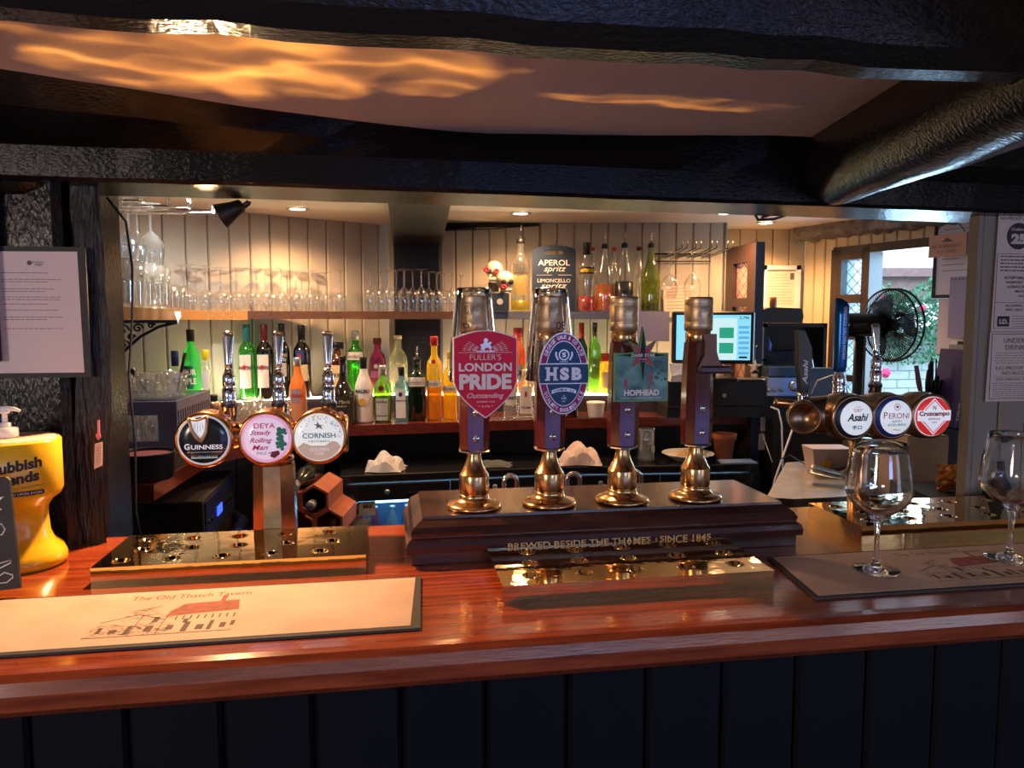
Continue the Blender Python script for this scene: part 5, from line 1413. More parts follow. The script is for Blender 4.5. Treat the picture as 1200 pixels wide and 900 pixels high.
# hanging rack at left with large glasses
T = thing('glass_rack', 'chrome hanging glass rack below the ceiling above the left shelf', 'glass rack', on(160, 2.42, 1.95))
mb = MB()
for j, (dx, y_) in enumerate(((0.02, -0.20), (0.05, -0.09), (0.09, 0.01), (0.13, 0.08), (0.17, 0.18))):
    for e in (-0.010, 0.010):
        mb.tube([(-0.42, y_ + e, -0.100 + 0.0), (dx, y_ + e, -0.100), (dx + 0.002, y_ + e, -0.085), (dx + 0.002, y_ + e, -0.066)], 0.0028, 6)
for x_ in (-0.30, 0.0): mb.tube([(x_, -0.22, -0.094), (x_, 0.06, -0.094)], 0.003, 6); mb.tube([(x_, -0.02, -0.094), (x_, -0.02, 0.0)], 0.003, 6)
mb.build('rails', CHROME, T)
hg_ = None; k = 0
def hanging(Rb, Hb, L): return [(0.0, 0.0), (0.034, -0.001), (0.034, -0.003), (0.012, -0.006), (0.0042, -0.015), (0.0036, -0.02), (0.0036, -L), (0.006, -L - 0.006), (Rb * 0.5, -L - 0.020), (Rb * 0.93, -L - 0.045), (Rb, -L - 0.07), (Rb * 0.93, -L - Hb * 0.8), (Rb * 0.8, -L - Hb)]
for px_, d, L in ((141, 2.22, .085), (153, 2.33, .085), (175, 2.43, .08), (149, 2.50, .08), (160, 2.60, .085), (130, 2.40, .08)):
    lab = f'large wine glass hanging from the chrome rack at upper left, {ORD[k]} of six'
    p = on(px_, d, 1.864); p.z = 1.8575
    if hg_ is None: hg_ = proto_glass('hanging_glass', 'glass', lab, hanging(0.043, 0.115, 0.085), loc=p, group='glasses hanging at the left', split=5)
    else: copy_thing(hg_, p, lab)
    k += 1
T = thing('glass_rack', 'black wire glass rack projecting from the back wall above the till', 'glass rack', on(800, 3.60, 1.80))
mb = MB(); w0 = on(767, 3.6, 1.8).x - T.location.x; w1 = on(833, 3.6, 1.8).x - T.location.x
mb.tube([(w0, 0.0, 0.0), (w1, 0, 0.0)], 0.004, 6); mb.tube([(w0, 0.0, -0.035), (w1, 0, -0.035)], 0.003, 6)
for x_ in (w0 + 0.04, w0 + 0.10, w0 + 0.17, w0 + 0.24):
    for e in (-0.011, 0.011):
        mb.tube([(x_ + e, 0.008, -0.02), (x_ + e + 0.02, -0.20, -0.01), (x_ + e + 0.035, -0.30, 0.0), (x_ + e + 0.035, -0.305, 0.028)], 0.0026, 5)
mb.build('wires', BLACK, T)
k = 0
for px_, d in ((785, 3.40), (812, 3.38)):
    copy_thing(hg_, on(px_, d, 1.792), ['clear wine glass hanging from the black wire rack, the left of two', 'clear wine glass hanging from the black wire rack, the right of two'][k], group='glasses hanging from the wire rack', scale=(0.95, 0.95, 1.05)); k += 1

# ------------------------------------------------------------------ bottles
PRO = {
 'spirit': [(.94, 0), (1, .02), (1, .61), (.97, .66), (.82, .71), (.55, .75), (.42, .78), (.40, .92)],
 'wine': [(.95, 0), (1, .02), (1, .62), (.94, .67), (.66, .73), (.42, .78), (.38, .82), (.38, .95)],
 'round': [(.92, 0), (1, .03), (1, .56), (.96, .63), (.80, .70), (.52, .75), (.40, .79), (.38, .93)],
 'slope': [(.94, 0), (1, .03), (1, .50), (.93, .58), (.70, .67), (.46, .76), (.39, .84), (.38, .92)],
 'squat': [(.96, 0), (1, .03), (1, .40), (.90, .47), (.60, .56), (.34, .66), (.27, .78), (.25, .90)],
 'carafe': [(.96, 0), (1, .03), (1, .42), (.85, .56), (.52, .72), (.33, .84), (.30, .93)],
 'jar': [(.94, 0), (1, .05), (1, .72), (.85, .80), (.75, .84), (.75, .88)],
}
def G(name, col, dif=0.25, gl=0.10): return thin(name, col, gl, 0.7, dif, col)
def bottle(label, px, d, z, top, hw, style, gm, cap=None, capf=0.12, lab=None, txt=(), liq=None, sq=0.0, group=None, pour=False, emb=None, capr=1.12, shade=None, name='bottle'):
    """top: picture row of the bottle's top; hw: half width in pixels"""
    p = on(px, d, z); H = zz(top, d) - z; Rb = sz(hw, d)
    if pour: H = H / 1.16
    T = thing(name, label, 'bottle', p, 0, group)
    pr = [(a * Rb, b * H) for a, b in PRO[style]]
    n = 28
    mb = MB(); mb.lathe([(0, 0.001)] + pr, n, sq=sq, ph=0, cap=False); mb.build('glass_body', gm, T)
    nr, nz = pr[-1]
    if cap is not None:
        mb = MB(); cz = H * (1 - capf)
        mb.lathe([(nr * capr, cz), (nr * capr, H * 0.99), (nr * capr * .9, H), (0, H)], 18); mb.build('cap', cap, T)
    elif pour:
        mb = MB(); mb.lathe([(nr * 1.1, nz), (nr * 1.15, nz + H * .02), (nr * 1.1, nz + H * .06), (nr * .3, nz + H * .08)], 14); o = mb.build('pourer', BLACK, T)
        mb = MB(); mb.tube([(0, 0, nz + H * .07), (0.001, 0, nz + H * .17), (0.004, 0, H * 1.16)], [0.004, 0.0033, 0.0028], 8); mb.build('spout', CHROME, o)
    if liq:
        lm, lv = liq; q = []
        for a, b in pr:
            if b <= lv * H: q.append((a * 0.95, max(b, 0.004)))
            else: q.append((a * 0.95, lv * H)); break
        mb = MB(); mb.lathe([(0, 0.004)] + q + [(0, lv * H)], n, sq=sq, cap=False); mb.build('liquid', lm, T)
    if lab:
        for i, L in enumerate(lab if isinstance(lab, list) else [lab]):
            m_, z0, z1, ang = L
            # follow the profile radius at the middle of the label
            def rad(f):
                for (a, b), (c_, e) in zip(PRO[style], PRO[style][1:]):
                    if b <= f <= e: return (a + (c_ - a) * (f - b) / max(1e-6, e - b)) * Rb
                return Rb
            r_ = max(rad(z0), rad(z1)) * 1.01
            mb = MB(); mb.patch(r_, -ang, ang, z0 * H, z1 * H, sq=sq); mb.build('label', m_, T)
    if txt:
        mb = MB()
        def rad2(f):
            r0 = 0
            for (a, b), (c_, e) in zip(PRO[style], PRO[style][1:]):
                if b <= f <= e: return (a + (c_ - a) * (f - b) / max(1e-6, e - b)) * Rb
            return Rb
        by = {}
        for t in txt:
            m_ = t[4]; by.setdefault(m_.name, (m_, []))[1].append(t)
        for m_, ts in by.values():
            mb = MB()
            for t in ts:
                f0 = t[1]; rr_ = max(rad2(f0), rad2(f0 + t[3])) * 1.035 + 0.0008
                words(mb, [(t[0], 0, f0 * H, t[2] * Rb * 2, t[3] * H, t[5] if len(t) > 5 else 0.02, t[6] if len(t) > 6 else 0)], cyl=rr_, sq=sq)
            mb.build('label_print', m_, T)
    if emb:
        m_, f, rz_, rx_ = emb; mb = MB()
        mb.poly(disc(rx_ * Rb, 16, 0, f * H, rz_ * Rb), -Rb * 1.06 - 0.0012, -Rb * 1.02); mb.build('emblem', m_, T)
    return T
gGREEN = G('bright_green_glass', (0.12, 0.62, 0.10)); gGREEN2 = G('fluorescent_green', (0.10, 0.85, 0.22), 0.6); gDGREEN = G('dark_green_glass', (0.04, 0.14, 0.05), 0.2)
gOLIVE = G('olive_glass', (0.42, 0.50, 0.04), 0.3); gDARK = G('near_black_glass', (0.02, 0.022, 0.02), 0.2); gBROWN = G('brown_glass', (0.22, 0.05, 0.02), 0.3)
gMAG = G('magenta_glass', (0.45, 0.04, 0.20), 0.4); gYEL = G('amber_yellow_glass', (1.0, 0.78, 0.10), 0.4); gBLUE = G('pale_blue_glass', (0.40, 0.62, 0.70), 0.2); gLIME = G('lime_glass', (0.40, 0.80, 0.12), 0.35)
gORA = G('orange_liquid', (0.95, 0.34, 0.03), 0.7); gRED = G('red_liquid', (0.85, 0.04, 0.02), 0.6); gCOLA = mat('cola_liquid', (0.012, 0.008, 0.010), 0.2); gYL = G('yellow_liquid', (1.0, 0.88, 0.02), 0.75); gPALE = G('pale_floral_glass', (0.80, 0.80, 0.62), 0.3)
gORB = mat('orange_frosted', (0.85, 0.20, 0.02), 0.35); gMAL = mat('milky_white', (0.72, 0.66, 0.60), 0.3, coat=0.3)
LABW = mat('label_white', (0.68, 0.64, 0.58), 0.6); LABC = mat('label_cream', (0.65, 0.50, 0.30), 0.6); LABG = mat('label_grey', (0.42, 0.40, 0.36), 0.6); REDC = mat('red_cap', (0.45, 0.02, 0.02), 0.4)
TEALC = mat('teal_cap', (0.02, 0.16, 0.16), 0.4); MARC = mat('maroon_cap', (0.12, 0.01, 0.015), 0.4); BLUEC = mat('blue_cap', (0.02, 0.04, 0.25), 0.4); SILC = mat('silver_cap', (0.6, 0.6, 0.6), 0.3, 0.8); YELC = mat('yellow_cap', (0.8, 0.55, 0.02), 0.4)
REDP = mat('red_print'); NAVYP = mat('navy_print', (0.02, 0.04, 0.14), 0.5); BKP = INK
ZL, ZC = zs_ + 0.001, zc + 0.001
# back row on the lit ledge
bottle('fluorescent green bottle with a black cap left of the fonts', 226, 3.03, ZL, 386, 10.5, 'round', gGREEN2, BLACK, 0.16, lab=(mat('dark_green_disc', (0.01, 0.16, 0.06), 0.5), .22, .52, .55), txt=[('SOUR', .40, .9, .08, gMAL, .04), ('APPLE', .28, .9, .08, gMAL, .04)])
bottle('clear slim bottle with a yellow cap beside the green one', 243, 3.06, ZL, 410, 7, 'slope', CLEAR, YELC, 0.18, lab=(LABW, .30, .62, .9), capr=1.5)
bottle('clear liqueur bottle with a blue foil neck behind the tumblers', 208, 2.98, zc + 0.001, 411, 8, 'spirit', CLEAR, BLUEC, 0.20, capr=1.3)
bottle('green vermouth bottle with white oval label and teal neck', 291, 3.22, ZL, 380, 9.6, 'spirit', gGREEN, TEALC, 0.30, lab=(LABW, .16, .60, .75), txt=[('MARTINI', .40, .85, .055, BKP, .03)], emb=(REDP, .435, .26, .26))
bottle('dark vermouth bottle with white oval label and red neck', 311.5, 3.24, ZL, 380, 9.4, 'spirit', gDARK, MARC, 0.30, lab=(LABW, .16, .60, .75), txt=[('MARTINI', .40, .85, .055, BKP, .03)], emb=(REDP, .435, .26, .26))
bottle('dark fortified wine bottle behind the middle tap handle', 332, 3.27, ZL, 379, 8.8, 'wine', gDARK, BLACK, 0.22, lab=[(LABG, .30, .48, .8), (mat('gold_band', (0.3, 0.2, 0.06), .4), .56, .60, .9)], txt=[('PORTO', .50, .8, .04, LABW)])
bottle('dark wine bottle with cream label behind the orange bottle', 355, 3.30, ZL, 381, 10, 'wine', gDARK, BLACK, 0.20, lab=[(LABC, .24, .46, .9), (NAVYP, .50, .66, .5)], emb=(REDP, .58, .22, .22))
bottle('square amber bottle with a wide black stopper and cream label', 396, 3.38, ZL, 401, 9.5, 'spirit', gBROWN, BLACK, 0.12, lab=(LABC, .16, .58, .62), txt=[('BAKER', .36, .9, .07, BKP)], sq=3.5, capr=2.0)
bottle('tall bright green gin bottle with a white shoulder band', 417.5, 3.40, ZL, 388, 9.5, 'spirit', gGREEN, SILC, 0.14, lab=(LABW, .56, .68, 1.1), txt=[('Gordon\'s', .585, 1.0, .07, NAVYP, .0, .4)], liq=(gGREEN, .5), sq=2.6)
bottle('magenta gin bottle with a dark stopper', 443, 3.48, ZL, 396, 10, 'round', gMAG, MARC, 0.11, lab=(mat('magenta_label', (0.40, 0.08, 0.25), .5), .30, .42, .7), emb=(LABW, .50, .25, .22), sq=2.4, capr=1.3)
bottle('clear floral gin bottle with a black neck and cream stopper', 467, 3.475, ZL, 393, 11, 'round', gPALE, LABC, 0.06, lab=(mat('flower_print', (0.75, 0.70, 0.55), .6, col2=(0.35, 0.40, 0.20), vs=150), .20, .52, .9), liq=(gPALE, .55))
bottle('clear amber bottle with a small red stopper right of the crimson clip', 607, 3.49, ZL, 384, 9.5, 'round', G('amber_red_glass', (0.85, 0.25, 0.05), 0.4), REDC, 0.14, lab=(LABG, .18, .45, .75), txt=[('RUM', .28, .8, .08, BKP)], capr=1.5)
bottle('dark green bottle with a red cap right of the oval clip', 681, 3.485, ZL, 378, 7.2, 'wine', gDGREEN, REDC, 0.22, lab=(LABG, .20, .46, .8))
bottle('bright green bottle with a green cap beside the red-capped one', 696.5, 3.485, ZL, 378, 7.2, 'wine', gLIME, gDGREEN, 0.2, lab=(G('pale_green_label', (0.5, 0.6, 0.2), .6), .22, .50, .8))
bottle('short amber jar with a red lid beside the star clip', 711, 3.485, ZL, 414, 9, 'jar', gYEL, REDC, 0.22, lab=(LABC, .15, .55, .8), capr=1.1)
bottle('small yellow bottle half hidden by the oval clip on the ledge', 623, 3.485, ZL, 425, 8, 'spirit', gYEL, YELC, 0.15, lab=(LABC, .2, .45, .8))
# front row on the counter
bottle('orange and dusty pink frosted bottle left of the third tap handle', 350, 3.02, ZC, 419, 10, 'slope', gORB, SILC, 0.12, lab=[(mat('dusty_pink', (0.42, 0.24, 0.20), .5), .02, .36, PI), (mat('grey_disc', (0.35, 0.20, 0.22), .5), .34, .54, .6)], txt=[('SHERIDAN', .42, .9, .05, REDP)])
bottle('squat dark liqueur bottle with gilt writing and pink flower', 403, 3.06, ZC, 417, 14, 'squat', G('dark_olive_glass', (0.07, 0.06, 0.01), .3), BLACK, 0.12, lab=(BLACKM, .04, .40, 1.1), txt=[('Tia Maria', .31, .75, .055, LABC, .0, .3), ('LIQUEUR', .26, .5, .02, LABC)], emb=(mat('pink_flower', (0.6, 0.2, 0.25), .5), .16, .22, .26))
bottle('milky white bottle with a palm emblem and black cap', 427, 3.10, ZC, 418, 10.5, 'slope', gMAL, BLACK, 0.18, txt=[('MALIBU', .455, .85, .055, BKP, .03)], emb=(mat('palm_orange', (0.65, 0.32, 0.05), .5), .32, .42, .42))
bottle('bright green gin bottle with a silver cap and grey label', 449, 3.13, ZC, 428, 10.5, 'round', gLIME, SILC, 0.18, lab=[(LABG, .12, .42, .75), (LABG, .03, .10, .75)], txt=[('GIN', .34, .6, .04, BKP)], liq=(gDGREEN, .45), emb=(MARC, .60, .30, .30))
bottle('pale blue square gin bottle with a tall white label', 471, 3.15, ZC, 430, 8.5, 'spirit', gBLUE, BLACK, 0.16, lab=(LABW, .06, .60, .62), txt=[('Sapphire', .36, .75, .045, NAVYP)], emb=(NAVYP, .50, .30, .26), sq=3.0)
bottle('green gin bottle with chrome pourer and white shoulder band', 489, 3.17, ZC, 406, 10.5, 'spirit', gDGREEN, None, lab=(LABW, .54, .68, 1.1), txt=[('Gordon\'s', .57, 1.0, .07, NAVYP, .0, .4)], liq=(gDGREEN, .5), pour=True, sq=2.6)
bottle('yellow gin bottle with a red cap and red seal', 509.5, 3.19, ZC, 394, 9, 'spirit', gYEL, REDC, 0.11, lab=(LABW, .40, .48, 1.1), txt=[('Gordon\'s', .41, 1.0, .055, NAVYP, .0, .4)], liq=(G('pink_orange_liquid', (0.85, 0.40, 0.10), .4), .38), emb=(REDP, .70, .28, .28), sq=2.6, capr=1.3)
bottle('yellow gin bottle half hidden behind the crimson shield clip', 528, 3.21, ZC, 412, 8.5, 'spirit', gYEL, YELC, 0.11, lab=(LABW, .42, .50, 1.1), txt=[('Gordon\'s', .43, 1.0, .055, NAVYP, .0, .4)], liq=(gYEL, .38), sq=2.6)
bottle('clear bottle with navy label edging out behind the crimson clip', 599, 3.24, ZC, 425, 9, 'spirit', CLEAR, SILC, 0.14, lab=(LABW, .24, .56, .75), txt=[('GREY', .34, .7, .06, NAVYP, .03)])
bottle('clear rum bottle with white label and red figure blot', 616, 3.25, ZC, 433, 10, 'spirit', CLEAR, LABC, 0.14, lab=(LABW, .10, .66, .75), emb=(REDP, .50, .34, .16), txt=[('RUM', .20, .5, .05, BKP)])
bottle('dark bottle behind the right edge of the oval clip', 668, 3.27, ZC, 432, 9.5, 'spirit', gDARK, BLACK, 0.14, lab=(LABG, .16, .5, .7))
T = thing('ramekin', 'ribbed white ramekin standing on the back counter', 'ramekin', on(698, 3.26, ZC))
mb = MB(); mb.lathe([(0.030, 0), (0.032, 0.004), (0.039, 0.058), (0.041, 0.062), (0.041, 0.068), (0.038, 0.069), (0.035, 0.060), (0.029, 0.010), (0, 0.008)], 32); mb.build('bowl', WHITE, T)
T = thing('small_jug', 'small white and black jug beside the ramekin', 'jug', on(718, 3.27, ZC))
mb = MB(); mb.lathe([(0.020, 0), (0.026, 0.010), (0.024, 0.025), (0.016, 0.034), (0.020, 0.040)], 20); mb.build('body', WHITE, T)
mb = MB(); mb.tube([(0.02, 0, 0.008), (0.036, 0, 0.012), (0.036, 0, 0.026), (0.018, 0, 0.032)], 0.003, 6); mb.build('handle', BLACK, T)
# upper right shelf
bottle('clear bottle of yellow liquid with a chrome pourer beside the skulls', 610, 3.42, SH + .001, 264, 11, 'spirit', CLEAR, None, liq=(gYL, .15), lab=[(G('etched_panel', (0.75, 0.66, 0.35), .7), .22, .48, .8)], txt=[('LIMONCELLO', .50, .9, .025, BKP)], pour=True, capr=1.3)
bottle('bottle with red dregs and a slanted black label right of the slate', 687, 3.42, SH + .001, 284, 9.5, 'spirit', CLEAR, BLACK, 0.18, liq=(gRED, .22), lab=(BLACKM, .54, .64, 1.0), txt=[('APEROL', .565, .95, .05, YELC, .03)])
bottle('glass carafe of orange juice with a spout', 708, 3.43, SH + .001, 273, 11, 'carafe', CLEAR, None, liq=(gORA, .40), pour=True)
bottle('glass carafe of dark cola with a spout', 731, 3.43, SH + .001, 272, 11.5, 'carafe', CLEAR, None, liq=(gCOLA, .44), pour=True)
bottle('empty clear bottle with a dark red stopper behind the carafes', 748, 3.50, SH + .001, 289, 7, 'slope', CLEAR, MARC, 0.06)
bottle('olive green bottle with a spout at the shelf\'s right', 762, 3.42, SH + .001, 272, 11, 'carafe', gOLIVE, None, liq=(gDGREEN, .12), pour=True)
bottle('empty clear bottle peeping out behind the black-labelled one', 694, 3.52, SH + .001, 290, 6, 'slope', CLEAR, REDC, 0.05)
bottle('empty clear bottle peeping out between the two carafes', 719, 3.53, SH + .001, 290, 6, 'slope', CLEAR, REDC, 0.05)
# slate menu board
T = thing('menu_board', 'slate blue chopping-board shaped menu with white lettering', 'menu board', on(649, 3.41, SH + 0.001), rot=(R(-4), 0, 0))
Wb = sz(25.5, 3.41); Hb = sz(77, 3.41)
cu = bpy.data.curves.new('p', 'CURVE'); cu.dimensions = '2D'; cu.fill_mode = 'BOTH'; cu.extrude = 0.006
def spl2(pts):
    s_ = cu.splines.new('POLY'); s_.points.add(len(pts) - 1)
    for p_, (x, y) in zip(s_.points, pts): p_.co = (x, y, 0, 1)
    s_.use_cyclic_u = True
spl2([(-Wb, 0), (Wb, 0), (Wb, Hb * .90)] + [(Wb * math.cos(a), Hb * .90 + Hb * .10 * math.sin(a)) for a in [PI * k / 12 for k in range(1, 12)]] + [(-Wb, Hb * .90)])
spl2([(-Wb * .42, Hb * .865), (-Wb * .45, Hb * .89), (-Wb * .40, Hb * .915), (-Wb * .30, Hb * .925), (Wb * .30, Hb * .925), (Wb * .40, Hb * .915), (Wb * .45, Hb * .89), (Wb * .42, Hb * .865), (Wb * .30, Hb * .855), (-Wb * .30, Hb * .855)])
ob = bpy.data.objects.new('p', cu); me = bpy.data.meshes.new_from_object(ob); bpy.data.objects.remove(ob)
me.materials.clear(); me.materials.append(mat('slate_paint', (0.003, 0.016, 0.050), 0.85, var=0.2, vs=30)); me.name = 'slate'
o = bpy.data.objects.new('slate', me); COL.objects.link(o); o.parent = T; o.rotation_euler = (PI / 2, 0, 0)
mb = MB(); words(mb, [('APEROL', 0, Hb * .69, Wb * 1.45, Hb * .085, .01), ('spritz', 0.005, Hb * .575, Wb * 1.0, Hb * .105, .0, .35), ('LIMONCELLO', 0, Hb * .435, Wb * 1.5, Hb * .055, .0), ('spritz', 0.0, Hb * .33, Wb * 1.2, Hb * .09, 0, .35)], y=-0.0075)
mb.box(-Wb * .8, -Wb * .1, -0.0078, -0.0070, Hb * .545, Hb * .549); mb.box(Wb * .2, Wb * .8, -0.0078, -0.0070, Hb * .545, Hb * .549)
mb.build('chalk_lettering', mat('chalk_white', (0.55, 0.58, 0.62), .8), T)
# skull ornament: two skulls with roses on a dark cube
T = thing('skull_candle', 'dark blue cube with a pale disc carrying the lower skull ornament', 'ornament', on(586, 3.40, SH + 0.001))
q = sz(10.5, 3.4)
mb = MB(); mb.box(-q, q, -q, q, 0, 2.1 * q, bev=0.004); mb.build('cube', mat('ink_blue', (0.02, 0.035, 0.06), .4), T)
mb = MB(); mb.poly(disc(q * .34, 20, 0, q * 1.05), -q - 0.002, -q + .001); mb.build('pale_disc', mat('pale_grey', (.45, .48, .5), .5), T)
BONE = mat('bone', (0.62, 0.52, 0.36), 0.6, var=0.1)
def skull(label, loc, r_, rz):
    S = thing('skull', label, 'ornament', loc, rz, 'skull ornaments')
    mb = MB(); mb.ball((0, 0.006, r_ * 1.25), r_, 20, sc=(0.92, 1.1, 0.95)); mb.build('cranium', BONE, S)
    mb = MB(); mb.box(-r_ * .5, r_ * .5, -r_ * .85, r_ * .2, 0.0, r_ * .75, bev=r_ * .15); mb.build('jaw', BONE, S)
    mb = MB()
    for sx in (-1, 1): mb.ball((sx * r_ * .38, -r_ * .94, r_ * 1.05), r_ * .27, 12, sc=(1, .5, 1))
    mb.poly([(-r_ * .10, r_ * .60), (r_ * .10, r_ * .60), (0, r_ * .84)], -r_ * 1.0, -r_ * .85); mb.build('eye_sockets', BLACKM, S)
    mb = MB()
    for k in range(7): mb.box(-r_ * .42 + k * r_ * .13, -r_ * .42 + k * r_ * .13 + r_ * .10, -r_ * .90, -r_ * .80, r_ * .22, r_ * .42)
    mb.build('teeth', WHITE, S)
    return S
skull('pale skull on the blue cube with a rose at its jaw', on(592, 3.40, SH + 0.001 + 2.1 * q) , 0.044, 0.25)
skull('pale skull perched highest, over the crimson-clip pump', on(579, 3.46, SH + 0.138), 0.044, -0.1)
mb = MB(); p = on(576, 3.50, SH + 0.001); mb.lathe([(0.02, 0), (0.025, 0.01), (0.022, 0.10), (0.03, 0.133)], 16); tag(mb.build('candle_holder', mat('smoky_glass', (0.25, 0.18, 0.12), .3), loc=on(579, 3.475, SH + 0.001)), 'brown candle holder lifting the higher skull', 'candle holder')
for i_, (px_, py_) in enumerate(((570, 316), (582, 318), (590, 336))):
    T = thing('rose', ['small red silk rose left under the top skull', 'small red silk rose right under the top skull', 'small red silk rose at the lower skull\'s mouth'][i_], 'flower', at(px_, py_, 3.355 if i_ == 2 else 3.415), 0, 'red silk roses')
    mb = MB()
    for k in range(6): mb.ball((0.008 * math.cos(k), 0, 0.008 * math.sin(k)), 0.006, 8)
    mb.build('petals', mat('red_silk', (0.45, 0.01, 0.04), .6), T)
# papers on the wall and under the shelf
T = thing('paper_sheet', 'pale sheet with red print taped to the back wall above the till', 'paper', at(799, 371, 3.60), rot=(0, R(-2), 0))
w_, h_ = sz(21, 3.6), sz(36, 3.6)
mb = MB(); mb.poly([(-w_, 0), (w_, 0), (w_, h_), (-w_, h_)], -0.001, 0); mb.build('sheet', mat('warm_paper', (.75, .60, .50), .8), T)
mb = MB(); rr = random.Random(1); lines(mb, -w_ * .8, w_ * .7, h_ * .9, h_ * .15, 8, -0.0015, 0.003, .4, rr); mb.build('print', mat('faded_red_ink', (.45, .12, .12), .8), T)
T = thing('lilac_card', 'plain lilac card hanging below the shelf beside the till', 'card', at(765, 400, 3.36))
w_, h_ = sz(19, 3.36), sz(35, 3.36)
mb = MB(); mb.poly([(-w_, 0), (w_, 0), (w_, h_), (-w_, h_)], -0.001, 0.001); mb.build('card', mat('lilac', (.30, .28, .46), .7), T)

# ------------------------------------------------------------------ left counter: rack, tub, tumblers, machine
MAUVE = mat('mauve_grey_plastic', (0.20, 0.18, 0.26), 0.5)
RK = thing('glass_crate', 'mauve grey slatted plastic crate of upturned glasses on the left counter', 'crate', on(209, 2.20, 1.10), R(7))
Wk, Dk, z0k, z1k = 0.52, 0.36, 0.003, 0.142
T_ = mat('mauve_grey_plastic')
mb = MB(); mb.box(-Wk, 0, 0, 0.006, z1k - 0.042, z1k, bev=0.002); mb.box(-0.006, 0, 0.006, Dk, z1k - 0.030, z1k); mb.box(-Wk, 0, Dk - 0.006, Dk, z1k - 0.042, z1k); mb.box(-Wk, -Wk + 0.006, 0, Dk, z1k - 0.03, z1k)
mb.build('rim_band', T_, RK)
mb = MB(); mb.box(-Wk, 0, 0, Dk, 0.0, 0.006); mb.box(-Wk, 0, 0, 0.006, 0.0, 0.022); mb.box(-0.006, 0, 0.0, Dk, 0.0, 0.020); mb.build('base', T_, RK)
mb = MB(); mb.box(-0.055, 0.001, -0.002, 0.006, 0.0, z1k, bev=0.002); mb.build('corner', T_, RK)
q = MB(); q.box(-0.005, 0.0, 0, 0.011, 0.018, z1k - 0.028); me = q.mesh('slat', T_)
for i in range(15): o = bpy.data.objects.new('slat', me); COL.objects.link(o); o.parent = RK; o.location = (0, 0.02 + i * 0.0225, 0)
mb = MB(); mb.box(-0.56, 0.02, -0.14, 0.38, -0.044, 0.0); tag(mb.build('rubber_bar_mat', BLACKM, loc=RK.location, rz=R(7)), 'thick black mat below the mauve crate', 'mat')
tt3 = None; k = 0
kM = Matrix.Translation(RK.location) @ Matrix.Rotation(R(7), 4, 'Z')
for x_, y_ in [(-0.09 - 0.075 * i, 0.05 + 0.085 * j) for i in range(4) for j in range(2)]:
    lab = f'tumbler inside the mauve crate, {ORD[k]} counted from its near right corner'
    p = kM @ Vector((x_, y_, 0.0065))
    if tt3 is None: tt3 = tumbler_proto(lab, 'tumblers in the mauve crate', 'crate_tumbler', 0.100, 0.030, 0.034, loc=p)
    else: copy_thing(tt3, p, lab)
    k += 1
k = 0; tt4 = None
for x_, y_ in ((-0.035, 0.12), (-0.115, 0.10), (-0.075, 0.19), (-0.20, 0.14)):
    lab = ['fluted tumbler on top of the crate nearest its right corner', 'fluted tumbler on the crate, second from the right corner', 'fluted tumbler on the crate behind the front pair', 'fluted tumbler on the crate furthest left'][k]
    p = kM @ Vector((x_, y_, z1k + 0.0065))
    if tt4 is None:
        mbp = MB(); mbp.box(-0.28, -0.006, 0.05, 0.28, z1k, z1k + 0.005); tag(mbp.build('glass_tray', thin('clear_acrylic', (0.8, 0.8, 0.85), 0.1, .5, .1), loc=RK.location, rz=R(7)), 'clear plastic tray resting on the mauve crate', 'tray')
        tt4 = tumbler_proto(lab, 'fluted tumblers on the crate', 'fluted_tumbler', 0.072, 0.024, 0.036, loc=p)
    else: copy_thing(tt4, p, lab)
    k += 1
T = thing('strainer', 'black handled bar tool standing in the tumblers on the crate', 'bar tool', kM @ Vector((-0.12, 0.11, z1k + 0.014)))
mb = MB(); mb.tube([(0, 0, 0), (-0.03, 0, 0.05), (-0.045, 0, 0.075)], [0.004, 0.005, 0.012], 8); mb.build('grip', BLACK, T)
T = thing('muddler', 'slim black bar muddler leaning in a tumbler on the crate', 'bar tool', kM @ Vector((-0.035, 0.12, z1k + 0.014)))
mb = MB(); mb.tube([(0, 0, 0), (0.012, 0, 0.05), (0.030, 0, 0.125)], [0.003, 0.005, 0.006], 8); mb.build('grip', BLACK, T)
T = thing('black_tub', 'round black plastic tub with a red rimmed lid on the left counter', 'tub', on(171, 1.98, zc))
mb = MB(); mb.lathe([(0.066, 0), (0.070, 0.003), (0.074, 0.066), (0.076, 0.070), (0.076, 0.074), (0.072, 0.074), (0.070, 0.068), (0.064, 0.008), (0, 0.006)], 40); mb.build('tub_wall', BLACK, T)
mb = MB(); mb.lathe([(0.0, 0.0665), (0.050, 0.0665), (0.069, 0.0655), (0.069, 0.0635)], 36); mb.build('red_lining', mat('dull_red', (0.35, 0.04, 0.03), .5), T)
for nm, px_, lab in (('corked_bottle', 226, 'miniature corked jar beside the green bottle, left of two'), ('corked_bottle', 239, 'miniature corked jar beside the green bottle, right of two')):
    T = thing(nm, lab, 'jar', on(px_, 2.90 if px_ < 230 else 2.96, ZC), 0, 'corked jars')
    mb = MB(); mb.lathe([(0.018, 0), (0.019, 0.003), (0.019, 0.075), (0.013, 0.086), (0.013, 0.09)], 18); mb.build('dark_body', BLACK, T)
    mb = MB(); mb.lathe([(0.013, 0.086), (0.016, 0.088), (0.017, 0.115), (0.015, 0.118)], 16); mb.build('cork', mat('cork', (.45, .25, .16), .8), T)
T = thing('cocktail_shaker', 'copper coloured measure with black cap beside the left tap handle', 'shaker', on(252, 2.80, ZC))
mb = MB(); mb.lathe([(0.024, 0), (0.026, 0.003), (0.026, 0.06), (0.030, 0.062), (0.030, 0.115), (0.020, 0.122)], 26); mb.build('cup', mat('rose_copper', (.62, .36, .24), .25, 1.0), T)
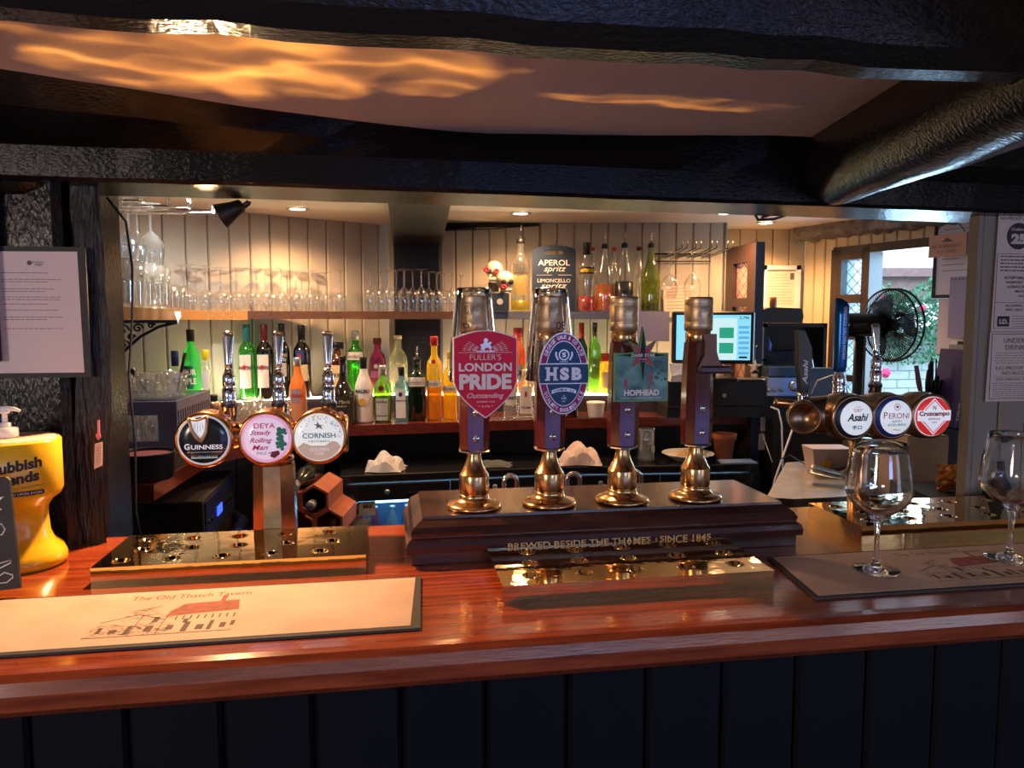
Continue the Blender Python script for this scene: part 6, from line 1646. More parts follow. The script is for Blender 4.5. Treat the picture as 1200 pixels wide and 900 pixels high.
mb = MB(); mb.lathe([(0.013, 0.122), (0.015, 0.125), (0.015, 0.142), (0.012, 0.146)], 18); mb.build('cap', BLACK, T)
tt5 = None
for k, (px_, d) in enumerate(((288, 2.86), (303, 2.78), (316, 2.90), (330, 2.84), (297, 2.98))):
    lab = f'clear tumbler behind the left font handles, {ORD[k]} of five from the left'
    p = on(px_, d, ZC)
    if tt5 is None: tt5 = tumbler_proto(lab, 'tumblers behind the left font', 'clear_tumbler', 0.115, 0.030, 0.040, loc=p)
    else: copy_thing(tt5, p, lab)
MC = thing('till_printer', 'black flat-topped machine with a blue lit display, behind the left drip tray', 'machine', on(242, 2.17, 0.62), R(10))
mb = MB(); mb.box(-0.62, 0, 0, 0.47, 0, 0.325, bev=0.003); mb.build('casing', mat('dark_scuffed_metal', (0.035, 0.030, 0.030), .4, .3, var=.5, vs=25), MC)
mb = MB(); mb.box(-0.002, 0.004, 0.02, 0.45, 0.20, 0.315); f_ = mb.build('fascia', mat('blue_black_fascia', (0.02, 0.03, 0.09), .25), MC)
mb = MB(); mb.box(0.003, 0.006, 0.17, 0.24, 0.235, 0.265); mb.build('display', mat('blue_display', (0.02, 0.05, 0.6), .3, em=(0.03, 0.08, 1.0), es=2.5), f_)
mb = MB()
for y_ in (0.05, 0.09, 0.30, 0.34, 0.38): mb.lathe([(0.008, 0), (0.006, 0.004)], 12, Matrix.Translation((0.004, y_, 0.25)) @ Matrix.Rotation(PI / 2, 4, 'Y'))
mb.build('buttons', BLACK, f_)
mb = MB(); mb.tube([(0.0, 0.03, 0.17), (0.04, 0.06, 0.16), (0.055, 0.23, 0.16), (0.04, 0.40, 0.16), (0.0, 0.44, 0.17)], 0.018, 8); mb.build('door_handle', mat('dark_blue_gloss', (.02, .03, .10), .2), MC)
mb = MB(); mb.box(-0.9, 0.02, -0.03, 0.5, -0.62, -0.001); tag(mb.build('low_cabinet', mat('dark_cabinet', (.03, .027, .027), .6), loc=MC.location, rz=R(10)), 'dark cabinet carrying the machine with blue display', 'cabinet')

# ------------------------------------------------------------------ wine rack in terracotta hexagons
TER = mat('terracotta', (0.36, 0.10, 0.045), .75, var=.15, vs=12)
rkb = on(375, 2.52, 0.60)
mb = MB(); mb.box(rkb.x - 0.22, rkb.x + 0.13, 2.48, 2.80, 0, 0.725); tag(mb.build('rack_plinth', BLACKM), 'black box under the terracotta wine rack', 'box')
WR = thing('wine_rack', 'terracotta honeycomb wine rack right of the copper font', 'wine rack', (0, 2.50, 0))
def hexcell(cx_, cz_, r0=0.056, th=0.009, dep=0.22):
    mb = MB(); vs = []
    for y_ in (0, dep):
        for r_ in (r0, r0 - th):
            for k in range(6): a = PI / 6 + PI / 3 * k; vs.append((cx_ + r_ * math.cos(a), y_, cz_ + r_ * math.sin(a)))
    fs = []
    for k in range(6):
        n_ = (k + 1) % 6
        fs += [(k, n_, 6 + n_, 6 + k), (12 + n_, 12 + k, 18 + k, 18 + n_), (n_, k, 12 + k, 12 + n_), (6 + k, 6 + n_, 18 + n_, 18 + k)]
    mb.add(vs, [f[::-1] for f in fs]); return mb.build('cell', TER, WR)
c0 = on(368, 2.5, zz(587, 2.5)); dxh = 0.056 * 1.732
cells = [(c0.x, c0.z), (c0.x - dxh, c0.z), (c0.x - dxh / 2, c0.z - 0.084), (c0.x + dxh / 2, c0.z - 0.084), (c0.x - 1.5 * dxh, c0.z - 0.084)]
for cx_, cz_ in cells: hexcell(cx_, cz_)
WINEG = mat('wine_bottle_dark', (0.012, 0.016, 0.012), .15)
def lying(label, cx_, cz_, y0, tilt=0.0, rz_=0.0):
    T = thing('wine_bottle', label, 'bottle', (cx_, y0, cz_), 0, 'wine bottles in the terracotta rack', rot=(-PI / 2 + tilt, 0, rz_))
    mb = MB(); mb.lathe([(0.0135, 0.0), (0.0145, 0.01), (0.0145, 0.075), (0.020, 0.095), (0.034, 0.125), (0.037, 0.15), (0.037, 0.28), (0.03, 0.285)], 24); mb.build('body', WINEG, T)
    mb = MB(); mb.lathe([(0.0145, -0.003), (0.0158, 0.0), (0.0158, 0.030)], 20); mb.build('foil', mat('grey_foil', (.45, .42, .42), .35, .6), T)
    return T
lying('wine bottle with grey foil in the upper rack cell', c0.x - 0.003, c0.z + 0.004 - 0.012, 2.46)
lying('wine bottle lying loose on top of the terracotta rack', c0.x - dxh / 2 - 0.004, c0.z + 0.064, 2.44)
lying('wine bottle deep in the lower right rack cell', c0.x + dxh / 2, c0.z - 0.084 - 0.011, 2.56)

# ------------------------------------------------------------------ fridges below the back counter
FZ = 0.880
def fridge(label, p0, p1, d0, d1):
    a_, b_ = on(p0, d0, FZ), on(p1, d1, FZ)
    L = math.hypot(b_.x - a_.x, b_.y - a_.y)
    T = thing('bottle_fridge', label, 'fridge', (a_.x, a_.y, 0), math.atan2(b_.y - a_.y, b_.x - a_.x), 'black bottle fridges')
    mb = MB(); mb.box(0, L, 0.0, 0.30, FZ - 0.035, FZ, bev=0.004); mb.box(0, L, 0.28, 0.30, 0, FZ - 0.035); mb.box(0, 0.03, 0.02, 0.28, 0, FZ - 0.035); mb.box(L - 0.03, L, 0.02, 0.28, 0, FZ - 0.035); mb.box(0.03, L - 0.03, 0.02, 0.28, 0, 0.10)
    mb.box(0.03, L - 0.03, 0.02, 0.28, 0.54, 0.545); mb.build('cabinet', mat('black_appliance', (0.010, 0.010, 0.012), .25, coat=.4), T)
    mb = MB(); mb.box(0.03, L - 0.03, 0.272, 0.279, 0.10, FZ - 0.036); mb.build('back_lining', mat('fridge_lining', (.20, .40, .65), .5), T)
    mb = MB(); mb.box(0.04, L - 0.04, 0.02, 0.04, FZ - 0.118, FZ - 0.106); mb.build('light_tube', mat('fridge_tube', (.6, .8, 1), .4, em=(.45, .75, 1.0), es=12), T)
    nd = 2
    for k in range(nd):
        x0, x1 = L * k / nd + 0.002, L * (k + 1) / nd - 0.002
        mb = MB(); mb.box(x0, x1, -0.022, -0.001, FZ - 0.100, FZ - 0.0355); mb.box(x0, x0 + 0.042, -0.022, -0.001, 0.1, FZ - 0.1); mb.box(x1 - 0.042, x1, -0.022, -0.001, 0.1, FZ - 0.1); mb.box(x0, x1, -0.022, -0.001, 0.06, 0.12)
        dr = mb.build('door', mat('black_appliance'), T)
        mb = MB(); mb.box(x0 + 0.042, x1 - 0.042, -0.014, -0.010, 0.12, FZ - 0.10); mb.build('door_glass', thin('fridge_glass', (.75, .88, .98), .06, .5), dr)
        mb = MB(); mb.box(x1 - 0.17, x1 - 0.03, -0.030, -0.022, FZ - 0.075, FZ - 0.068); mb.build('door_handle', mat('dark_handle', (.05, .05, .055), .25, .6), dr)
        mb = MB(); mb.lathe([(0.010, 0), (0.010, 0.005), (0.007, 0.006)], 16, Matrix.Translation((x0 + (x1 - x0) * .42, -0.022, FZ - 0.066)) @ Matrix.Rotation(PI / 2, 4, 'X')); mb.build('lock', STEEL, dr)
    return T, L
FR, L1 = fridge('black glass-door fridge left of the plinth with a small printed plate', 398, 648, 2.84, 3.02)
FR2, L2 = fridge('black glass-door fridge to the right behind the hand pumps', 652, 890, 3.02, 3.08)
mb = MB(); mb.box(0.048, 0.135, -0.0165, -0.0145, FZ - 0.158, FZ - 0.102); pl_ = mb.build('printed_plate', mat('plate_grey', (.40, .38, .36), .6), FR)
mb = MB(); words(mb, [('BRE', 0.105, FZ - 0.128, 0.036, 0.015, .04)], y=-0.0172); mb.poly([(0.055, FZ - 0.152), (0.062, FZ - 0.155), (0.071, FZ - 0.150), (0.070, FZ - 0.118), (0.066, FZ - 0.108), (0.057, FZ - 0.110), (0.063, FZ - 0.118), (0.058, FZ - 0.132)], -0.0172, -0.0165); mb.build('plate_print', INK, pl_)
rr = random.Random(17)
FM = {id(FR): (FR, L1), id(FR2): (FR2, L2)}
dp = None; k = 0
colr = [('pink', G('pink_liquid', (.75, .12, .25), .6)), ('rose', G('rose_liquid', (.70, .20, .30), .6)), ('clear', G('pale_drink', (.75, .80, .80), .35)), ('sky blue', G('sky_liquid', (.10, .45, .75), .6))]
def drink(label, root, x_, y_, gm):
    M_ = Matrix.Translation(root.location) @ Matrix.Rotation(root.rotation_euler.z, 4, 'Z')
    p = M_ @ Vector((x_, y_, 0.5455))
    T = thing('small_bottle', label, 'bottle', p, 0, 'chilled small bottles in the fridges')
    mb = MB(); mb.lathe([(0, 0), (0.024, 0.001), (0.026, 0.004), (0.026, 0.10), (0.024, 0.12), (0.013, 0.155), (0.012, 0.175)], 18, cap=False); mb.build('glass_body', gm, T)
    mb = MB(); mb.lathe([(0.0265, 0.03), (0.0268, 0.031), (0.0268, 0.085), (0.0265, 0.086)], 18, cap=False); mb.build('label', mat('pale_label', (.60, .58, .62), .5), T)
    mb = MB(); mb.lathe([(0.014, 0.174), (0.015, 0.176), (0.014, 0.190), (0, 0.191)], 14); mb.build('cap', SILC, T)
    return T
for nm, root, L, xs in (('left', FR, L1, [0.075, 0.135, 0.205, 0.265, 0.33, 0.50, 0.57, 0.64, 0.71]), ('right', FR2, L2, [0.08, 0.15, 0.22, 0.29, 0.46, 0.53, 0.60, 0.67])):
    for i, x_ in enumerate(xs):
        cn, gm = colr[i % 4] if nm == 'left' else colr[(i * 3 + 1) % 4]
        drink(f'{cn} small bottle in the {nm} fridge, {ORD[i]} from the left', root, x_, 0.10, gm)
# cloths, plate, flowerpot and clutter on the fridge tops
def cloth(label, p, w_, d_, h_, m_, seed):
    rr = random.Random(seed); n = 14; vs = []; fs = []
    for i in range(n):
        for j in range(n):
            u, v = i / (n - 1) * 2 - 1, j / (n - 1) * 2 - 1
            r2 = max(0, 1 - (u * u + v * v) * .55)
            ridge = abs(math.sin(u * 3.1 + seed + v * 1.3)) * .5 + abs(math.sin(v * 2.3 + u * 2 + seed * 2)) * .3
            z_ = h_ * (r2 ** 1.1) * (.35 + .8 * ridge)
            vs.append((u * w_ * (1 + .08 * math.sin(v * 5 + seed)), v * d_ * (1 + .1 * math.sin(u * 4 + seed)), max(0.002, z_ if abs(u) < .99 and abs(v) < .99 else 0.003)))
    for i in range(n - 1):
        for j in range(n - 1): fs.append((i * n + j, (i + 1) * n + j, (i + 1) * n + j + 1, i * n + j + 1))
    mb = MB(); mb.add(vs, fs, False)
    o = mb.build('bar_cloth', m_, loc=p)
    md = o.modifiers.new('t', 'SOLIDIFY'); md.thickness = 0.002
    return tag(o, label, 'cloth')
CLO = mat('grey_white_cloth', (.50, .47, .46), .9)
cloth('crumpled grey white cloth on the left fridge behind the copper font', on(452, 2.96, FZ + 0.001), .075, .07, .085, CLO, 2)
cloth('crumpled pinkish paper napkins on the fridge behind the second pump', on(679, 3.10, FZ + 0.001), .085, .07, .105, mat('pinkish_napkin', (.55, .44, .43), .9), 5)
cloth('flat folded dark cloth at the left fridge\'s right end', on(578, 3.05, FZ + 0.001), .075, .06, .025, mat('dark_green_cloth', (.06, .07, .07), .9), 9)
T = thing('plate', 'white plate with bread pieces on the right fridge', 'plate', on(806, 3.16, FZ + 0.001))
mb = MB(); mb.lathe([(0.05, 0), (0.06, 0.004), (0.100, 0.028), (0.112, 0.032), (0.110, 0.035), (0.058, 0.010), (0, 0.008)], 40); mb.build('dish', WHITE, T)
for i_, (x_, y_, r_) in enumerate(((-0.035, -0.03, .024), (0.01, 0.02, .026), (0.045, -0.02, .028))):
    o = tag(MB().ball((0, 0, 0), r_, 10, sc=(1, .8, .8)).build('bread_roll', mat('bread', (.62, .42, .18), .8, var=.2, vs=30), loc=Vector(T.location) + Vector((x_, y_, .010 + r_ * .8))), ['small bread roll on the plate, left', 'small bread roll on the plate, middle', 'small bread roll on the plate, right behind the last pump'][i_], 'bread', 'bread rolls on the plate')
T = thing('flowerpot', 'empty terracotta flowerpot on the right fridge', 'flowerpot', on(848, 3.20, FZ + 0.001))
mb = MB(); mb.lathe([(0.034, 0), (0.036, 0.002), (0.046, 0.085), (0.052, 0.086), (0.054, 0.112), (0.049, 0.112), (0.047, 0.09), (0.032, 0.01), (0, 0.01)], 30); mb.build('pot', TER, T)
T = thing('glass_jar', 'empty clear jar on the fridge behind the third pump', 'jar', on(757, 3.15, FZ + 0.001))
mb = MB(); mb.lathe([(0.0, 0.001), (0.034, 0.002), (0.037, 0.01), (0.037, 0.135), (0.034, 0.14), (0.034, 0.137), (0.0335, 0.012), (0, 0.008)], 26, cap=False); mb.build('glass', GLASS, T)
T = thing('folder', 'pale blue papers lying flat right of the flowerpot', 'papers', on(862, 3.12, FZ + 0.001), R(5))
mb = MB(); mb.box(-.075, .075, -.05, .03, 0, .008, bev=.001); mb.build('pages', mat('blue_paper', (.30, .38, .55), .6), T)
# chrome swan neck hoops behind the plinth
for k, (px_) in enumerate((626, 700, 776)):
    T = bthing('swan_neck', ['chrome swan-neck hoop behind the plinth, left of three', 'chrome swan-neck hoop behind the plinth, middle of three', 'chrome swan-neck hoop behind the plinth, right of three'][k], 'spout', 0.095 + 0.127 * k - 0.004, 0.575, 1.06, group='swan-neck hoops behind the plinth')
    mb = MB(); mb.tube([(-0.013, 0, -0.06)] + [(0.013 * -math.cos(a), 0, 0.105 + 0.013 * math.sin(a)) for a in [PI * j / 8 for j in range(9)]] + [(0.013, 0, -0.06)], 0.0045, 10); mb.build('tube', CHROME, T)
mb = MB(); mb.box(-0.15, 0.60, 0.548, 0.61, 0.0, 1.0); tag(bbuild(mb, 'pump_cabinet', BLACKM), 'black cabinet behind the bar below the hand pump plinth', 'cabinet')

# ------------------------------------------------------------------ till, drawer, door, picture, stereo
DRW = thing('cash_drawer', 'wide black cash drawer on the back counter behind the right pumps', 'cash drawer', on(838, 3.24, ZC), R(3))
w_ = sz(59, 3.2)
mb = MB(); mb.box(-w_, w_, -0.02, 0.20, 0.05, 0.165, bev=.004); mb.box(-w_ * .98, w_ * .98, 0.0, 0.18, 0.0, 0.05); mb.build('casing', BLACK, DRW)
mb = MB(); mb.box(-w_ + .01, w_ - .01, -0.024, -0.018, 0.060, 0.150); f_ = mb.build('drawer', BLACK, DRW)
mb = MB(); mb.lathe([(0.010, 0), (0.010, 0.005), (0.007, 0.006)], 16, Matrix.Translation((0.03, -0.024, 0.10)) @ Matrix.Rotation(PI / 2, 4, 'X')); mb.build('lock', STEEL, f_)
zd = ZC + 0.166
MON = thing('till_screen', 'touch-screen till on the cash drawer showing a blue and green page', 'till', on(834, 3.20, zd), R(-7))
w_, h_ = sz(47, 3.2), sz(61, 3.2)
zm = zz(426, 3.2) - zd
mb = MB(); mb.box(-w_, w_, -0.015, 0.02, zm, zm + h_, bev=.006); mb.build('housing', BLACK, MON)
scr = (lambda n_, c_, e_=1.0: mat(n_, c_, .3, em=c_, es=e_))
mb = MB(); mb.box(-w_ + .018, w_ - .018, -0.0165, -0.0150, zm + .016, zm + h_ - .016); s_ = mb.build('screen', scr('screen_cyan', (.22, .62, .80), 1.0), MON)
mb = MB(); mb.box(-w_ + .07, w_ - .075, -0.0172, -0.0166, zm + .018, zm + h_ - .030); mb.build('page', scr('screen_pale', (.50, .72, .75), 1.0), s_)
mb = MB()
for z_ in (zm + .045, zm + .110): mb.box(.025, .085, -0.0178, -0.0173, z_, z_ + .045)
mb.build('green_buttons', scr('screen_green', (.02, .30, .18), 1.0), s_)
mb = MB()
for k in range(6): mb.box(w_ - .068, w_ - .024, -0.0178, -0.0168, zm + .040 + .022 * k, zm + .052 + .022 * k)
mb.build('side_list', scr('screen_blue', (.10, .36, .62), 1.0), s_)
mb = MB(); words(mb, [('C.796', w_ - .046, zm + h_ - .034, .040, .012, .02)], y=-0.0180); mb.box(w_ - .064, w_ - .030, -0.0178, -0.0168, zm + .024, zm + .032); mb.build('screen_lettering', BKP, s_)
mb = MB(); mb.box(-.10, .10, -.06, .08, 0.0, .015, bev=.003); mb.tube([(0, .03, .01), (0, .03, zm + .05)], .022, 12); mb.build('stand', BLACK, MON)
T = thing('card_reader', 'white card reader lying on the drawer in front of the till', 'card reader', on(795, 3.17, zd))
mb = MB(); mb.add([(-.04, -.03, 0), (.04, -.03, 0), (.04, .03, 0), (-.04, .03, 0), (-.035, -.025, .025), (.03, -.02, .035), (.03, .03, .07), (-.035, .03, .075)], [(3, 2, 1, 0), (4, 5, 6, 7), (0, 1, 5, 4), (1, 2, 6, 5), (2, 3, 7, 6), (3, 0, 4, 7)]); mb.build('case', mat('grey_white_plastic', (.55, .56, .62), .4), T)
T = thing('receipt_tray', 'pale saucer of papers at the right end of the drawer top', 'tray', on(880, 3.22, zd))
mb = MB(); mb.lathe([(0.03, 0), (0.06, 0.006), (0.062, 0.009), (0.03, 0.004), (0, 0.004)], 24); mb.build('dish', STEEL, T)
T = thing('brass_star', 'brass star ornament standing by the till', 'ornament', on(884, 3.30, zd + .01))
mb = MB(); mb.poly([(r_ * math.sin(k * PI / 5), .045 + r_ * math.cos(k * PI / 5)) for k, r_ in [(k, .034 if k % 2 == 0 else .014) for k in range(10)]][::-1], -.005, .005); mb.box(-.012, .012, -.012, .012, -.010, .014); mb.tube([(0, 0, .07), (0, 0, .13), (.006, 0, .14)], .003, 6); mb.build('star', BRASSD, T)
# door ajar with leaded panes
da, db = on(851, 3.60, 1.8), on(886, 3.30, 1.8)
DR = bpy.data.objects.new('door_1', None); COL.objects.link(DR); DR['kind'] = 'structure'
DR.location = (da.x, da.y, 0); DR.rotation_euler = (0, 0, math.atan2(db.y - da.y, db.x - da.x))
Ld = math.hypot(db.x - da.x, db.y - da.y)
DW = mat('door_wood', (0.040, 0.020, 0.018), .4, col2=(.065, .035, .03), vs=8, stretch=(10, 10, 1))
mb = MB()
st_w = Ld * .26
for x0, x1, z0, z1 in ((0, st_w, 0, 1.825), (Ld - st_w, Ld, 0, 1.825), (st_w, Ld - st_w, 1.745, 1.825), (st_w, Ld - st_w, 1.545, 1.585), (st_w, Ld - st_w, 1.35, 1.385), (st_w, Ld - st_w, 0, 1.1)): mb.box(x0, x1, 0, .04, z0, z1)
mb.build('door_frame', DW, DR)
REDG = thin('leaded_red_tint', (0.95, 0.75, 0.68), .1, .5, .4, (.9, .55, .45))
for z0, z1 in ((1.585, 1.745), (1.385, 1.545), (1.1, 1.35)): leaded(DR, st_w, Ld - st_w, z0, z1, .02, gl=REDG)
mb = MB(); mb.box(Ld, Ld + .003, -.001, .041, 0, 1.826); mb.build('edge_strip', mat('blue_black_edge', (.03, .05, .10), .25), DR)
mb = MB(); mb.ball((Ld * .87, -.010, 1.29), .008, 10); mb.build('door_knob', BLACK, DR)
T = thing('framed_notice', 'white framed certificate on the far wall beyond the door', 'picture frame', at(914, 366, 3.86))
w_, h_ = sz(22, 3.86), sz(54, 3.86)
mb = MB()
for x0, x1, z0, z1 in ((-w_, w_, 0, .022), (-w_, w_, h_ - .022, h_), (-w_, -w_ + .022, 0, h_), (w_ - .022, w_, 0, h_)): mb.box(x0, x1, -.012, .008, z0, z1)
mb.build('frame', WHITE, T)
mb = MB(); mb.box(-w_ + .02, w_ - .02, -.002, .002, .02, h_ - .02); mb.build('certificate', mat('cream_sheet', (.68, .64, .50), .7), T)
mb = MB(); rr = random.Random(2); lines(mb, -w_ * .7, w_ * .7, h_ * .8, h_ * .18, 11, -0.003, 0.002, .3, rr); mb.box(w_ * .48, w_ * .68, -.004, -.002, h_ * .70, h_ * .84); mb.build('print', mat('grey_ink'), T)
# equipment stack
EC = thing('side_cabinet', 'black low cabinet under the stereo by the far wall', 'cabinet', on(932, 3.22, 0))
w_ = sz(40, 3.2)
zE = zz(467, 3.15)
mb = MB(); ex_ = EC.location.x; mb.plan([(-w_ + .01, -.02), (w_ + .02, -.02), (w_ + .02, .33), (1.195 - ex_, .33), (1.195 - ex_, .125), (-w_ + .01, .125)], 0, zE); mb.build('body', BLACKM, EC)
ST = thing('stereo_amplifier', 'silver blue amplifier with round knobs beside the black tap handle', 'amplifier', on(919, 3.22, zE + .001))
w_ = sz(21, 3.2)
mb = MB(); mb.box(-w_, w_, 0, .165, 0, .085, bev=.003); mb.build('case', mat('blue_silver', (.45, .50, .62), .3, .8), ST)
mb = MB(); mb.box(-w_, w_, -.004, .165, .086, .130, bev=.003); mb.build('dark_display_unit', mat('dark_glossy_unit', (.06, .09, .13), .15, .4), ST)
mb = MB(); mb.lathe([(.024, 0), (.024, .010), (.020, .014)], 26, Matrix.Translation((w_ * .55, 0, .045)) @ Matrix.Rotation(PI / 2, 4, 'X')); mb.build('volume_knob', STEEL, ST)
for x_ in (-.07, -.045, -.015): mb = MB(); mb.lathe([(.008, 0), (.008, .008)], 14, Matrix.Translation((x_, 0, .028)) @ Matrix.Rotation(PI / 2, 4, 'X')); mb.build('small_knob', STEEL, ST)
SB = thing('black_shelf_unit', 'open black box shelf holding gear behind the Asahi coloured black handle'.replace('Asahi coloured ', ''), 'shelf unit', on(930, 3.40, zE + .001))
w_ = sz(37, 3.4); h_ = zz(379, 3.4) - zE
mb = MB(); mb.box(-w_, w_, .0, .16, h_ - .018, h_); mb.box(w_ - .015, w_, 0, .16, 0, h_); mb.box(-w_, -w_ + .015, 0, .16, 0, h_); mb.box(-w_, w_, .15, .165, 0, h_); mb.box(-w_, w_ * .55, .0, .15, .145, .155); mb.box(-w_ + .02, w_ * .5, .01, .14, .155, .19); mb.build('carcass', BLACK, SB)
T = thing('black_box', 'long black chamfered case lying on the shelf unit', 'case', on(918, 3.36, zz(378.5, 3.4)), R(4))
w_ = sz(24, 3.4)
mb = MB(); mb.poly([(-w_, 0), (w_ * .92, 0), (w_, .03), (w_ * .9, .065), (-w_ * .6, .072), (-w_, .06)], 0, .12); mb.build('case', mat('dark_grey_case', (.03, .032, .035), .4), T)
T = thing('amber_candle', 'small amber candle standing on the long black case', 'candle', on(906, 3.42, zz(378.5, 3.4) + .073))
mb = MB(); mb.lathe([(.016, 0), (.017, .002), (.015, .045), (.012, .045)], 16); mb.build('wax', mat('amber_wax', (.35, .12, .03), .4), T)
T = thing('spray_bottle', 'tiny blue labelled bottle inside the black shelf unit', 'bottle', on(900, 3.44, zE + .157 + .035))
mb = MB(); mb.lathe([(.014, 0), (.015, .002), (.015, .035), (.006, .05), (.005, .065)], 14); mb.build('body', mat('blue_plastic', (.08, .15, .45), .3), T)
T = thing('blue_tablet', 'blue tinted upright card terminal behind the blue tap handle', 'terminal', on(962, 3.05, zE - .02), R(-12), rot=(R(-10), 0, R(-12)))
mb = MB(); mb.box(-.075, .055, 0, .02, 0, .16, bev=.004); mb.build('panel', mat('slate_blue_plastic', (.10, .20, .42), .3), T)
T = thing('blue_phone', 'leaning narrow blue handset above the card terminal', 'handset', on(955, 3.24, zE + .004), rot=(R(-6), R(-10), 0))
mb = MB(); mb.box(-.02, .02, 0, .02, 0, .21, bev=.004); mb.build('handset', mat('slate_blue_plastic'), T)
mb = MB(); z_ = zE + .035; mb.tube([on(951, 3.0, z_), on(958, 2.98, z_ + .055), on(975, 2.96, z_ + .078), on(990, 2.94, z_ + .045), on(998, 2.94, z_ - .03)], .003, 6)
tag(mb.build('cable', WHITEP), 'pale cable looping over the card terminal', 'cable')
mb = MB(); mb.tube([on(903, 3.10, 1.12), on(912, 3.08, 1.11), on(916, 3.06, 1.05), on(917, 3.05, .92), on(918, 3.05, .80)], .004, 6)
tag(mb.build('cable', WHITEP), 'white cable dropping straight below the amplifier', 'cable')
mb = MB(); mb.tube([on(938, 3.10, 1.13), on(930, 3.02, 1.05), on(917, 2.96, .93), on(908, 2.95, .84), on(900, 2.95, .72)], .004, 6)
tag(mb.build('cable', WHITEP), 'white cable slanting down left below the amplifier', 'cable')
mb = MB(); mb.tube([on(894, 2.95, 1.02), on(905, 2.9, .92), on(925, 2.8, .97), on(950, 2.62, .957), on(968, 2.48, .957)], .0028, 6)
tag(mb.build('cable', BLACK), 'thin black cable sagging over the steel worktop', 'cable')
for k, (px_, z0_, z1_, lab) in enumerate(((897, .985, 1.05, 'white socket box on the counter end, upper'), (894, .90, .975, 'white socket box on the counter end, lower'))):
    T = thing('socket_box', lab, 'socket', on(px_, 3.30, z0_), 0, 'socket boxes at the counter end')
    mb = MB(); mb.box(-.022, .022, 0, .05, 0, z1_ - z0_, bev=.004); mb.build('box', mat('lilac_white', (.45, .44, .50), .5), T)
# steel worktop at right with scoop and tub
SW = thing('steel_worktop', 'rounded brushed steel worktop behind the right end of the plinth', 'worktop', (0, 0, 0))
zw = .95
pts = [P2d(898, 2.20, zw), P2d(930, 2.18, zw), P2d(975, 2.20, zw), (1.10, 2.24), (1.15, 2.30), (1.155, 2.60), (1.29, 2.85), P2d(921, 2.75, zw)]
mb = MB(); mb.plan(pts, zw - .035, zw); mb.build('top', STEEL, SW)
mb = MB(); mb.plan([P2d(906, 2.26, zw), (1.13, 2.34), (1.14, 2.60), (1.27, 2.8), P2d(925, 2.7, zw)], 0, zw - .036); mb.build('cabinet', BLACKM, SW)
T = thing('ice_scoop', 'steel ice scoop lying on the steel worktop', 'scoop', on(972, 2.40, zw + .030), R(-25), rot=(0, R(12), R(-25)))
mb = MB(); vs = []; fs = []
for i in range(9):
    for k in range(9):
        a = PI + PI * k / 8; r_ = .030 * (1 - .45 * (i / 8) ** 3)
        vs.append((-.06 + .11 * i / 8, r_ * math.cos(a), .012 + r_ * math.sin(a) * .8 ))
for i in range(8):
    for k in range(8): fs.append((i * 9 + k, i * 9 + k + 1, (i + 1) * 9 + k + 1, (i + 1) * 9 + k))
mb.add(vs, fs, True); o = mb.build('scoop_bowl', STEEL, T); md = o.modifiers.new('t', 'SOLIDIFY'); md.thickness = .002
mb = MB(); mb.tube([(.048, 0, 0), (.07, 0, .004), (.125, 0, .006)], [.007, .006, .008], 10); mb.build('handle', STEEL, T)
T = thing('plastic_tub', 'milky plastic tub with a brass padlock on the steel worktop', 'tub', on(968, 2.60, zw + .001))
mb = MB(); mb.add([(-.055, -.04, 0), (.055, -.04, 0), (.055, .04, 0), (-.055, .04, 0), (-.07, -.05, .085), (.07, -.05, .085), (.07, .05, .085), (-.07, .05, .085)], [(3, 2, 1, 0), (4, 5, 6, 7), (0, 1, 5, 4), (1, 2, 6, 5), (2, 3, 7, 6), (3, 0, 4, 7)]); mb.build('tub_body', mat('milky_pink_plastic', (.50, .38, .36), .5), T)
mb = MB(); mb.box(-.035, -.005, -.058, -.047, .012, .045, bev=.002); pk = mb.build('padlock', mat('padlock_brass', (.65, .42, .10), .3, .9), T)
mb = MB(); mb.tube([(-.031, -.052, .044), (-.031, -.052, .058), (-.020, -.052, .066), (-.009, -.052, .058), (-.009, -.052, .044)], .003, 6); mb.build('shackle', STEEL, pk)
CB = thing('cardboard_carton', 'plain brown cardboard carton behind the right wine glass pair', 'carton', on(1058, 2.22, .80), R(4))
w_ = sz(52, 2.2)
mb = MB(); mb.box(0, w_, 0, .15, 0, .33, bev=.002); mb.build('carton_body', mat('brown_card', (.44, .31, .22), .8, var=.05), CB)
mb = MB(); mb.box(.002, w_ * .98, .002, .145, .331, .3345); mb.build('flap', mat('brown_card'), CB)
mb = MB(); mb.box(CB.location.x + .005, CB.location.x + w_ + .02, CB.location.y + .005, CB.location.y + .15, 0, .799); tag(mb.build('low_cabinet', BLACKM), 'dark cabinet under the brown cardboard carton', 'cabinet')
T = thing('snack_packet', 'crumpled gold and red snack packet beside the partition', 'snack packet', on(1114, 1.92, 1.035))
mb = MB(); mb.box(-.09, .12, -.07, .12, -1.03, -.001); tag(mb.build('low_cabinet', BLACKM, loc=T.location), 'dark cabinet under the snack packet', 'cabinet')
rr = random.Random(44); mb = MB(); vs = []; fs = []
for i in range(9):
    for j in range(9):
        u, v = i / 4 - 1, j / 4 - 1
        vs.append((u * .036 + rr.uniform(-.004, .004), -.018 * (1 - u * u) * (1 - v * v) + rr.uniform(-.004, .004), .036 + v * .035))
for i in range(8):
    for j in range(8): fs.append((i * 9 + j, (i + 1) * 9 + j, (i + 1) * 9 + j + 1, i * 9 + j + 1))
mb.add(vs, fs); o = mb.build('foil', mat('gold_red_foil', (.45, .03, .02), .3, .3, col2=(.60, .35, .05), vs=45), T); md = o.modifiers.new('t', 'SOLIDIFY'); md.thickness = .012
T = thing('black_flask', 'sloping black flask shape standing against the grey partition', 'flask', bw(1.085, .475, 1.101))
T.scale = (.8, .8, 1)
